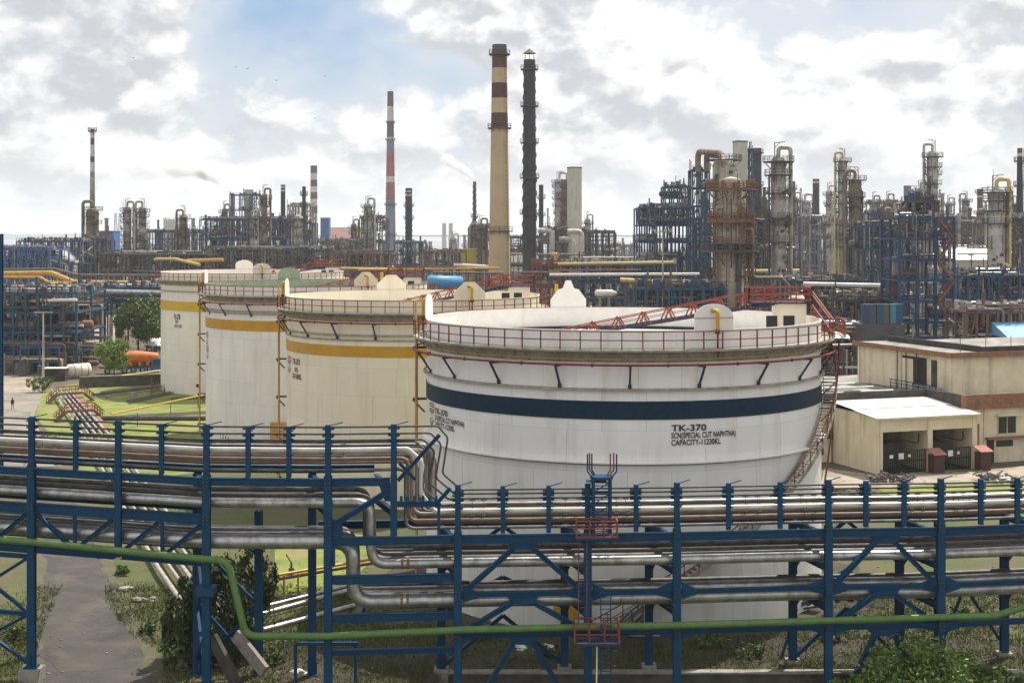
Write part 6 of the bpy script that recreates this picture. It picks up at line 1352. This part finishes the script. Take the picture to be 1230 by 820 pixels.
Fm(80, 200, 346, 300, 9, 9, 2, 'long blue pipe bridge with pale pipes behind the trees', m_fteal, 37, 1.2, base_z=7.5, legs=(1, 4, 8), vessels=.2, pipes_m=(m_silver, m_whitepipe, m_silver, m_dull)); Fm(880, 960, 300, 420, 16, 7, 3, 'dark pipework at the foot of the tall grey column', m_fdark, 38, 1.5); Fm(1085, 1240, 300, 430, 18, 12, 3, 'broad low pipework field at right middle distance', m_fdark, 39, 1.5); Fm(710, 770, 296, 700, 18, 6, 2, 'low grey pipework on the horizon', m_bandg, 40, 1.5); Fm(120, 250, 306, 470, 14, 11, 3, 'dark low pipework under the two grey columns', m_fdark, 41, 1.6); Fm(245, 400, 300, 490, 14, 13, 3, 'dark tangled pipework at the foot of the blue structure', m_fdark, 42, 1.7)
T(996, 228, 600, 8, 'slim pale column left of the yellow piped pale column', m_flight, 51, 4); T(1160, 238, 620, 9, 'grey column between the stair tower and the red topped stack', m_fgrey, 52, 4, side=-1); T(1140, 242, 660, 7.5, 'thin pale column just right of the stair tower top', m_flight, 53, 4); T(1209, 234, 560, 8, 'brown column between the yellow piped column and the right edge', m_fbrown, 54, 4)
T(1067, 238, 600, 8, 'thin grey column left of the flat grey stack', m_fgrey, 55, 4); T(1098, 234, 480, 8, 'brown column close to the tallest right hand column', m_fbrown, 56, 4, side=-1); T(917, 236, 540, 8, 'brown column half hidden behind the davit column', m_fbrown, 57, 4); T(706, 262, 640, 7, 'short pale column right of the grey square duct', m_flight, 58, 3); T(425, 268, 660, 7, 'short brown column left of the scaffolded pale column', m_fbrown, 59, 3); T(270, 250, 600, 7, 'slim brown column left of the concrete shaft', m_fbrown, 60, 4)
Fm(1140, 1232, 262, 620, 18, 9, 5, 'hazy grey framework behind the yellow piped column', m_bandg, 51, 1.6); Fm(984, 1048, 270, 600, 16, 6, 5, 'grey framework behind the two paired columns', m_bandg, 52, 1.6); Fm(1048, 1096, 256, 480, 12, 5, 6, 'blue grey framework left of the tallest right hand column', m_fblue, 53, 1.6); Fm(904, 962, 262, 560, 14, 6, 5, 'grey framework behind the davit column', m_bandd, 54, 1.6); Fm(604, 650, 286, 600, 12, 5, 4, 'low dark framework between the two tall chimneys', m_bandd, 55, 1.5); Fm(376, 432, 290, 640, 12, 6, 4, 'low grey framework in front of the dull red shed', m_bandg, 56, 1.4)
# --- arched overhead pipes
x0, x1, d = XZ(839, 355), XZ(866, 335), 350
t = thing('arched_pipes', 'two big rusty pipes arching over from the lattice tower to the drum column', 'pipes', (x0, d, 0))
for k in (0, 1):
    xa = x0 + k * 2.2; MB().tube(fillet([(xa, 356, Z(206, 356)), (xa, 356, Z(182 + 3 * k, 356)), (x1, 335, Z(184 + 3 * k, 335)), (x1, 331, Z(195, 331))], 3.2, 8), .75, 12).build('pipe', m_fbrown, t)
# --- buildings, tanks and drums between
t = box_building(117, 136, 278, 800, 14, 'blue clad box building beside the far left chimney', m_bluebox); box_building(118, 159, 306, 560, 12, 'teal walled shed behind two white silos', m_tealbox); box_building(385, 395, 262, 1000, 10, 'small blue tower block on the skyline right of the banded chimney', m_bluebox); box_building(346, 353, 258, 900, 10, 'narrow blue block behind the black stacks', m_bluebox)
box_building(384, 440, 288, 1000, 50, 'broad dull red roofed shed on the skyline left of the blue grey chimney', m_redroof, m_redroof, gable=9); box_building(1142, 1205, 312, 420, 24, 'cream gabled shed in the right middle distance', m_shed, m_sheet, gable=4); box_building(1214, 1270, 406, 205, 14, 'blue roofed shed at the right edge behind the office building', m_fdark, m_blueroof, gable=1.9); box_building(555, 572, 300, 560, 8, 'yellow green equipment cover beside the wavy stack', m_yelbox); box_building(520, 548, 312, 620, 10, 'pale block house on the ground right of the striped black stack', m_shed)
def vtank(px, yt, d, w, label, m, n='small_tank'):
    x = XZ(px, d); r_ = w * d / F / 2; z = Z(yt, d); t = thing(n, label, 'tank', (x, d, 0)); MB().lathe([(r_, 0), (r_, z - r_ * .3), (.05, z)], (x, d, 0), 20).build('shell', m, t)
    mb = MB(); k = 1.5
    while k < z - 1: mb.lathe([(r_ * 1.01, k), (r_ * 1.03, k + .1), (r_ * 1.01, k + .2)], (x, d, 0), 20); k += 2.4
    mb.build('hoop', m, t)
    mb = MB(); ringdeck(mb, (x, d, 0), z - r_ * .3, r_ * .7, r_ * 1.02, 0, 2 * math.pi, n=12); mb.build('top_railing', m_fdark, t); return t
vtank(206, 261, 900, 19, 'big grey round tank with stub chimneys on the skyline', m_bandw); vtank(143, 304, 555, 6, 'left of two white silos in front of the teal shed', m_whitepipe); vtank(151, 304, 553, 5, 'right of two white silos in front of the teal shed', m_whitepipe); vtank(379, 305, 520, 18, 'white squat tank behind the off-white storage tank', m_whitepipe); vtank(667, 303, 420, 10, 'amber vertical vessel right of the tall black stack', m_gold)
t = thing('horizontal_drum', 'sky blue horizontal drum behind the cream tank', 'vessel', P(533, 345, 330)); a, b = P(516, 338, 330), P(553, 339, 335)
MB().tube([a + Vector((-.6, 0, 0)), a, b, b + Vector((.6, 0, 0))], [.8, 1.45, 1.45, .8], 16).build('shell', m_drum, t)
for k in (.2, .8): c = a.lerp(b, k); MB().box((c.x, c.y, 0), .8, 2, c.z - 1.1).build('saddle', m_conc, t)
t = thing('horizontal_drum', 'white rounded drum half hidden behind the rim of the white tank', 'vessel', P(728, 350, 262)); a, b = P(717, 352, 262), P(735, 352, 262); MB().tube([a + Vector((-.4, 0, 0)), a, b, b + Vector((.9, 0, 0))], [.3, .65, .65, .2], 14).build('shell', m_whitepipe, t)
for k in (.2, .8): c = a.lerp(b, k); MB().box((c.x, c.y, 0), .4, 1.2, c.z - .8).build('saddle', m_conc, t)
rg = random.Random(8)
t = thing('blue_panels', 'row of tall blue and grey switch cabinets right of the white tank stair head', 'cabinets', P(1050, 375, 200))
for k, (px, m) in enumerate(((1039, m_fblue), (1047, m_fdark), (1056, m_fteal), (1064, m_bandd), (1071, m_tealbox), (1079, m_fteal))):
    p = P(px, 388, 200); MB().box((p.x, p.y, p.z), .95, 1.2, 2.7).build('cabinet', m, t)
p = P(1058, 388.5, 200); MB().box((p.x, p.y + .4, 0), 6.4, 2.6, p.z - .02).build('plinth', m_fdark, t)
t = thing('yellow_equipment', 'row of yellow equipment hoods in the right middle distance', 'equipment', P(1190, 330, 300))
for k in range(14): p = P(1173 + k * 2.6, 333, 300); MB().box((p.x, p.y, 0), .4, .5, p.z + rg.uniform(.2, 1.4)).build('hood', m_yelbox, t)
def mast(px, yt, d, label, lamps=4):
    x = XZ(px, d); z = Z(yt, d); t = thing('light_mast', label, 'light mast', (x, d, 0)); MB().tube([(x, d, 0), (x, d, z)], [.22, .12], 8).build('pole', m_flight, t); MB().bar((x - 1.6, d, z), (x + 1.6, d, z), .15).build('cross_arm', m_flight, t)
    for k in range(lamps): MB().box((x - 1.5 + k, d - .2, z + .08), .55, .35, .5).build('floodlight', m_flight, t)
mast(796, 279, 262, 'pale floodlight mast left of the rust brown column'); mast(52, 375, 240, 'thin grey lamp mast in front of the blue process structure at left', 0); mast(1129, 243, 560, 'thin antenna mast above the stair tower with red lamps'); mast(1217, 225, 800, 'thin lamp mast on the skyline at the far right'); mast(440, 262, 900, 'slender mast left of the blue grey chimney')
for px, d in ((139, 1500), (144, 1600)):
    x = XZ(px, d); z = Z(256, d); t = thing('lattice_pylon', ('left' if px < 141 else 'right') + ' one of two faint lattice pylons on the skyline', 'pylon', (x, d, 0)); mb = MB()
    for sx in (-1, 1):
        for sy in (-1, 1): mb.bar((x + sx * 3, d + sy * 3, 0), (x + sx * .5, d + sy * .5, z), .35)
    for k in range(12):
        f0, f1 = k / 12, (k + 1) / 12; mb.bar((x - 3 + 2.5 * f0, d - 3, z * f0), (x + 3 - 2.5 * f1, d - 3, z * f1), .25).bar((x + 3 - 2.5 * f0, d - 3, z * f0), (x - 3 + 2.5 * f1, d - 3, z * f1), .25)
    mb.build('lattice', m_bandg, t)
t = thing('steel_post', 'tall blue steel post at the very left edge', 'post', P(0, 360, 150)); p = P(-1, 360, 150); MB().ibeam((p.x, 150, 0), (p.x, 150, Z(281, 150)), .7, .7, .06, (0, 1, 0)).build('post', m_blue, t); MB().bar((p.x - 4, 150, Z(310, 150)), (p.x, 150, Z(283, 150)), .25).build('brace', m_blue, t)
# --- long pipe runs
gY = 'amber pipe runs at the left'
hpipe(-20, 200, 329, 341, 330, 320, .62, m_gold, 'fat amber pipe crossing the left and stepping down toward the ivory tank', gY, 4, [(62, 328), (88, 339)]); hpipe(-20, 196, 324, 331, 334, 324, .3, m_dull, 'grey pipe just above the fat amber pipe', gY, 3, [(66, 323), (92, 330)]); hpipe(-20, 130, 333, 341, 318, 312, .32, m_gold, 'thinner amber pipe below the fat amber one', gY, 3, [(48, 333), (58, 339)]); hpipe(60, 200, 341, 343, 310, 305, .34, m_paleyel, 'pale yellow pipe above the long blue pipe bridge', gY, 3); hpipe(70, 205, 349, 352, 292, 290, .55, m_silver, 'fat silver pipe on the long blue pipe bridge', gY, 4); hpipe(20, 80, 357, 357, 270, 266, .4, m_paleyel, 'pale yellow pipe over the blue process structure', gY, 2); hpipe(0, 92, 362, 360, 262, 256, .3, m_whitepipe, 'white pipe along the top of the blue process structure', gY, 3)
hpipe(186, 240, 312, 318, 460, 450, .5, m_paleyel, 'pale yellow looped pipe behind the ivory tank rim', gY, 2, [(188, 311), (210, 311)]); hpipe(225, 268, 313, 312, 455, 450, .6, m_gold, 'amber pipe behind the ivory tank rim', gY, 2)
gM = 'long pipe runs behind the tanks'
for k, (a, b, y0, y1, d, r_, m, lab) in enumerate(((400, 530, 322, 324, 390, .35, m_paleyel, 'pale yellow pipe run behind the cream tank rim'), (430, 600, 324, 322, 380, .3, m_gold, 'amber pipe run just below the pale yellow one'), (520, 605, 327, 328, 370, .25, m_dull, 'grey pipe run above the sky blue drum'), (545, 600, 318, 321, 400, .5, m_pink, 'buff kinked duct left of the sandy chimney'),
        (670, 810, 317, 315, 330, .35, m_paleyel, 'cream pipe run above the blue truss bridge'), (660, 840, 330, 329, 300, .32, m_whitepipe, 'white pipe run across the blue truss bridge'), (745, 800, 336, 339, 285, .45, m_paleyel, 'short thick pale yellow pipe behind the foam shield'), (660, 770, 325, 324, 310, .2, m_frust, 'thin rusty pipe run right of the black stack'), (620, 700, 327, 327, 320, .18, m_dull, 'thin grey pipe run at the foot of the black stack'), (860, 960, 326, 325, 320, .4, m_paleyel, 'yellow pipe run behind the rust brown column'),
        (700, 840, 309, 309, 420, .25, m_whitepipe, 'thin white pipe run in front of the dense dark structure'), (965, 1060, 341, 343, 258, .4, m_whitepipe, 'white pipe run on the right hand blue pipe bridge'), (985, 1080, 356, 358, 250, .22, m_dull, 'grey pipe run below the right hand pipe bridge'), (1000, 1080, 414, 412, 190, .12, m_whitepipe, 'thin white pipe run in the rusty low structure'), (1080, 1250, 340, 342, 300, .3, m_midpipe, 'brown pipe run behind the stair tower'), (1120, 1250, 352, 350, 270, .2, m_whitepipe, 'thin white pipe run behind the office building'), (1150, 1250, 305, 303, 420, .3, m_flight, 'pale pipe run in front of the cream gabled shed'), (600, 700, 305, 306, 500, .3, m_dull, 'grey pipe run behind the two tall chimneys'))):
    hpipe(a, b, y0, y1, d, d, r_, m, lab, gM, 3)
for px, y in ((655, 277), (690, 278), (680, 287)):
    x = XZ(px, 555); z = Z(y, 555); t = thing('bent_duct', {655: 'pale bent duct left of the rough dark stack', 690: 'pale bent duct joining the grey square duct', 680: 'lower pale bent duct below the grey square duct'}[px], 'duct', (x, 555, 0)); MB().tube(fillet([(x - 3, 548, z), (x + 2.5, 548, z), (x + 2.5, 548, z - 8)], 2.2, 6), 1.0, 12).build('duct', m_flight, t)
# --- low clutter of small pipe racks and equipment filling the plant floor
LAND = [(30, 'the blue process structure at left'), (112, 'the far left chimney'), (162, 'the two grey columns'), (220, 'the ivory tank rim'), (290, 'the smoking dark stack'), (340, 'the black stack with pale rings'), (377, 'the banded chimney'), (442, 'the scaffolded pale column'), (469, 'the tall blue grey chimney'), (491, 'the striped black stack'), (537, 'the twin pale stacks'), (570, 'the wavy smoking stack'),
        (600, 'the sandy chimney'), (636, 'the sooty black stack'), (690, 'the grey square duct'), (740, 'the truss bridge'), (800, 'the dense dark structure'), (878, 'the rust brown column'), (935, 'the tall grey davit column'), (980, 'the lone dark grey stack'), (1020, 'the olive brown column'), (1060, 'the row of switch cabinets'), (1113, 'the stair tower'), (1170, 'the cream gabled shed'), (1197, 'the yellow piped column'), (1232, 'the right edge stack')]
SK = []
def clutter(n, seed, xr, dr, group, hmax=7):
    rg = random.Random(seed); cn = ((m_fdark, 'black'), (m_fblue, 'blue'), (m_frust, 'rusty'), (m_fteal, 'teal'))
    vn = ((m_fgrey, 'a grey'), (m_dull, 'a dusty'), (m_frust, 'a brown'), (m_fdark, 'a black'), (m_midpipe, 'a tan'))
    for k in range(n):
        d = rg.uniform(*dr); px = rg.uniform(*xr); x = XZ(px, d); m, mn = rg.choice(cn); v1, v1n = rg.choice(vn); w, dp, h = rg.uniform(4, 10), rg.uniform(2, 5), rg.uniform(2.5, hmax)
        land = min(LAND, key=lambda l: abs(l[0] - px)); hn = 'tall' if h > hmax * .72 else 'low' if h < hmax * .52 else 'middling'
        t = thing('equipment_skid', '', 'equipment', (x, d, 0), group); SK.append((f'{hn} {mn} skid, {v1n[2:]} vessel, %s {land[1]}' % ('left of' if px < land[0] else 'right of'), d, t))
        for sx in (-1, 0, 1):
            for sy in (-1, 1): MB().bar((x + sx * w / 2, d + sy * dp / 2, 0), (x + sx * w / 2, d + sy * dp / 2, h), .25).build('column', m, t)
        for z in (h * .5, h):
            for sy in (-1, 1): MB().bar((x - w / 2, d + sy * dp / 2, z), (x + w / 2, d + sy * dp / 2, z), .22).build('beam', m, t)
        for j in range(rg.randint(4, 7)):
            z = rg.choice((h * .5, h)) + .35; y = d + rg.uniform(-dp / 2, dp / 2); e = rg.uniform(0, 6); MB().tube(fillet([(x - w / 2 - e, y, z), (x + w / 2, y, z), (x + w / 2, y, 0)], .5, 3), rg.choice((.1, .15, .22)), 6).build('pipe', rg.choice((m_dull, m_midpipe, m_thin, m_paleyel, m_frust, m_silver, m_offwhite)), t)
        for j in range(rg.randint(1, 3)):
            r_ = rg.uniform(.4, .9); xx = x + rg.uniform(-w / 2, w / 2); hh = rg.uniform(1.5, 4); MB().lathe([(r_, 0), (r_, hh), (.05, hh + r_ * .5)], (xx, d - dp * .7, 0), 10).build('vessel', v1, t)
clutter(44, 5, (985, 1240), (185, 330), 'equipment skids at right'); clutter(30, 6, (-20, 92), (250, 330), 'equipment skids at left'); clutter(50, 7, (380, 880), (380, 800), 'equipment skids behind the tanks', 10); clutter(34, 8, (900, 1240), (420, 800), 'equipment skids far right', 10); clutter(32, 9, (0, 390), (500, 900), 'equipment skids far left', 10)
by = {}
for lab, d, t in SK: by.setdefault(lab, []).append((d, t))
for lab, q_ in by.items():
    q_.sort(key=lambda e: e[0])
    for i, (d, t) in enumerate(q_): t['label'] = lab if len(q_) == 1 else lab + ', ' + ('nearest', 'second nearest', 'third nearest', 'farther', 'farthest')[min(i, 4)]
rg = random.Random(77)                                          # slim vents and small columns that fill the skyline
VN = ((128, 262, 620), (190, 264, 640), (232, 262, 600), (247, 258, 650), (268, 254, 620), (286, 262, 600), (310, 250, 640), (328, 256, 600), (349, 268, 560), (392, 282, 700), (420, 288, 640), (428, 284, 700), (455, 280, 640), (505, 284, 660), (517, 290, 620), (558, 282, 640), (584, 270, 600), (592, 276, 560), (658, 250, 600), (700, 276, 620), (716, 284, 640), (748, 286, 700), (762, 282, 640), (846, 230, 420), (902, 210, 470), (918, 225, 520), (945, 236, 520), (962, 226, 660), (973, 246, 640), (990, 258, 620), (1000, 240, 560), (1040, 252, 520), (1058, 248, 600), (1068, 240, 640), (1083, 236, 560), (1098, 238, 520), (1132, 232, 520), (1138, 246, 600), (1152, 256, 560), (1165, 250, 600), (1184, 242, 520), (1206, 236, 560), (1213, 250, 600), (1220, 245, 480))
for k, (px, yt, d) in enumerate(VN):
    land = min(LAND, key=lambda l: abs(l[0] - px)); x = XZ(px, d); z = Z(yt, d); r_ = rg.uniform(.35, .9); m, mn = rg.choice(((m_fgrey, 'grey'), (m_fdark, 'black'), (m_fbrown, 'brown'), (m_flight, 'pale')))
    t = thing('vent_column', f'slim {mn} vent column %s {land[1]}, top near {"the skyline" if yt < 262 else "the roofs"}' % ('left of' if px < land[0] else 'right of'), 'vent', (x, d, 0), 'slim vent columns among the structures')
    MB().lathe([(r_ * 1.4, 0), (r_ * 1.4, z * .45), (r_, z * .5), (r_, z - .6), (r_ * 1.25, z - .5), (r_ * 1.25, z)], (x, d, 0), 10).build('shaft', m, t)
    for f_ in (.55, .8):
        mb = MB(); ringdeck(mb, (x, d, 0), z * f_, r_, r_ + .9, 0, 2 * math.pi, n=8); mb.build('platform', m_fdark, t)
    MB().tube(fillet([(x, d - r_, z * .9), (x + r_ + .4, d - r_, z * .9), (x + r_ + .4, d - r_, 0)], .4, 3), .14, 6).build('side_pipe', m_fdark, t)
def floor_fill(n, seed, xr, dr, zmax, m, name):                     # pipe bits, valves and small gear nobody could count
    rg = random.Random(seed); mb = MB()
    for k in range(n):
        d = rg.uniform(*dr); px = rg.uniform(*xr); x = XZ(px, d); z = zmax * rg.random() ** 1.6; q_ = rg.random()
        if q_ < .45: L_ = rg.uniform(3, 16); mb.bar((x - L_ / 2, d, z + .3), (x + L_ / 2, d, z + .3), rg.uniform(.12, .4))
        elif q_ < .7: mb.bar((x, d, 0), (x, d, z + 1.5), rg.uniform(.12, .35))
        elif q_ < .85: mb.box((x, d, 0), rg.uniform(.8, 3), rg.uniform(.8, 2), rg.uniform(.6, 2.4))
        elif q_ < .93: mb.bar((x, d, z), (x, d + rg.uniform(3, 9), z), rg.uniform(.15, .4))
        else: mb.lathe([(1, 0), (1, 2.5), (.05, 3)], (x, d, 0), 8)
    mb.build(name, m, kind='stuff')
for j, (m, s) in enumerate(((m_fdark, .5), (m_frust, .5), (m_fgrey, 1.0), (m_offwhite, .9), (m_fblue, .9), (m_paleyel, .2), (m_flight, .8))):
    floor_fill(int(420 * s), 200 + j, (385, 900), (350, 850), 11, m, 'plant_pipework'); floor_fill(int(300 * s), 220 + j, (985, 1245), (186, 330), 8, m, 'plant_pipework'); floor_fill(int(330 * s), 240 + j, (900, 1250), (340, 850), 11, m, 'plant_pipework'); floor_fill(int(240 * s), 260 + j, (-25, 88), (258, 335), 9, m, 'plant_pipework'); floor_fill(int(300 * s), 280 + j, (-20, 395), (420, 900), 11, m, 'plant_pipework')
# --- smoke, birds, haze
def puffmat(name, dens, col):
    m = bpy.data.materials.new(name); m.use_nodes = True; nt = m.node_tree; N = nt.nodes; L = nt.links
    for n in list(N): N.remove(n)
    out = N.new('ShaderNodeOutputMaterial'); v = N.new('ShaderNodeVolumePrincipled'); v.inputs['Color'].default_value = (*col, 1); v.inputs['Anisotropy'].default_value = 0.45; L.new(v.outputs[0], out.inputs['Volume'])
    tc = N.new('ShaderNodeTexCoord'); ln = N.new('ShaderNodeVectorMath'); ln.operation = 'LENGTH'; L.new(tc.outputs['Object'], ln.inputs[0])
    geo = N.new('ShaderNodeNewGeometry'); n = N.new('ShaderNodeTexNoise'); n.inputs['Scale'].default_value = .16; n.inputs['Detail'].default_value = 4; L.new(geo.outputs['Position'], n.inputs['Vector'])
    def M(op, a, b):
        k = N.new('ShaderNodeMath'); k.operation = op
        for i, x in enumerate((a, b)):
            if isinstance(x, (int, float)): k.inputs[i].default_value = x
            else: L.new(x, k.inputs[i])
        return k.outputs[0]
    f = M('SUBTRACT', .95, ln.outputs['Value']); f = M('ADD', f, M('MULTIPLY', M('SUBTRACT', n.outputs[0], .5), 1.5)); f = M('MAXIMUM', f, 0.0); f = M('MULTIPLY', f, dens); L.new(f, v.inputs['Density']); return m
def plume(label, pts, d, dens, col):
    x, y = pts[0][0], pts[0][1]; o = thing('smoke_plume', label, 'smoke', P(x, y, d)); o['kind'] = 'stuff'; sp = [MB().sphere((0, 0, 0), 1, 1, 1, 16, 10).mesh('smoke_puff', puffmat('smoke', dens * q_, col)) for q_ in (.6, .6, .4)]
    for i, (px, py, w) in enumerate(pts): r_ = w * d / F / 2 * (1 + .5 * i / len(pts)); s = sp[min(2, i * 3 // len(pts))]; inst('smoke_puff', s, o, P(px, py, d), scale=(r_ * 1.25, r_, r_))
plume('white grey smoke trailing left from the short dark stack', [(279, 230, 5), (276, 227, 8), (272, 223, 10), (267, 219, 12), (261, 215, 14), (254, 211, 15), (247, 208, 17), (239, 205, 18), (231, 203, 18), (222, 201, 19), (213, 201, 20), (205, 203, 20)], 700, .8, (.996, .996, .996))
plume('small white smoke curl from the thin wavy stack', [(570, 217, 4), (568, 213, 7), (564, 210, 9), (559, 206, 10), (553, 203, 11), (547, 200, 12), (541, 196, 12), (536, 191, 12)], 600, 1.6, (.997, .997, .997))
plume('white steam drifting over the low plant at far left', [(92, 314, 7), (86, 310, 10), (79, 307, 11), (72, 304, 10), (66, 301, 8)], 440, 2.6, (.99, .98, .98))
bm = None
for k, (px, py) in enumerate(((283, 81), (297, 83), (332, 97), (390, 92), (160, 70), (378, 142))):
    p = P(px, py, 420); mb = MB().sphere(p, .14, .38, .13, 6, 4)
    for s in (-1, 1): mb.add([p + Vector((0, .25, .05)), p + Vector((0, -.25, .05)), p + Vector((s * .45, -.1, .26)), p + Vector((s * .9, -.2, .12)), p + Vector((s * .42, .15, .25))], [(0, 1, 2, 4), (4, 2, 3)])
    tag(mb.build('bird', m_cloth, None, p), ('left bird of the close pair', 'right bird of the close pair', 'lone bird right of the close pair', 'bird nearest the blue grey chimney top', 'bird in front of the big cloud at upper left', 'lowest bird, left of the blue grey chimney')[k] + ', small and dark in the sky', 'bird', 'birds in the sky')
hz = bpy.data.materials.new('haze air'); hz.use_nodes = True; nt = hz.node_tree
for n in list(nt.nodes): nt.nodes.remove(n)
out = nt.nodes.new('ShaderNodeOutputMaterial'); v = nt.nodes.new('ShaderNodeVolumePrincipled'); v.inputs['Color'].default_value = (.92, .95, 1, 1); v.inputs['Density'].default_value = 0.0001; v.inputs['Anisotropy'].default_value = 0.2
nt.links.new(v.outputs[0], out.inputs['Volume'])
HAZE = True
if HAZE:
    o = MB().box((0, 7900, -3), 32000, 16700, 165).build('haze', hz, kind='stuff')
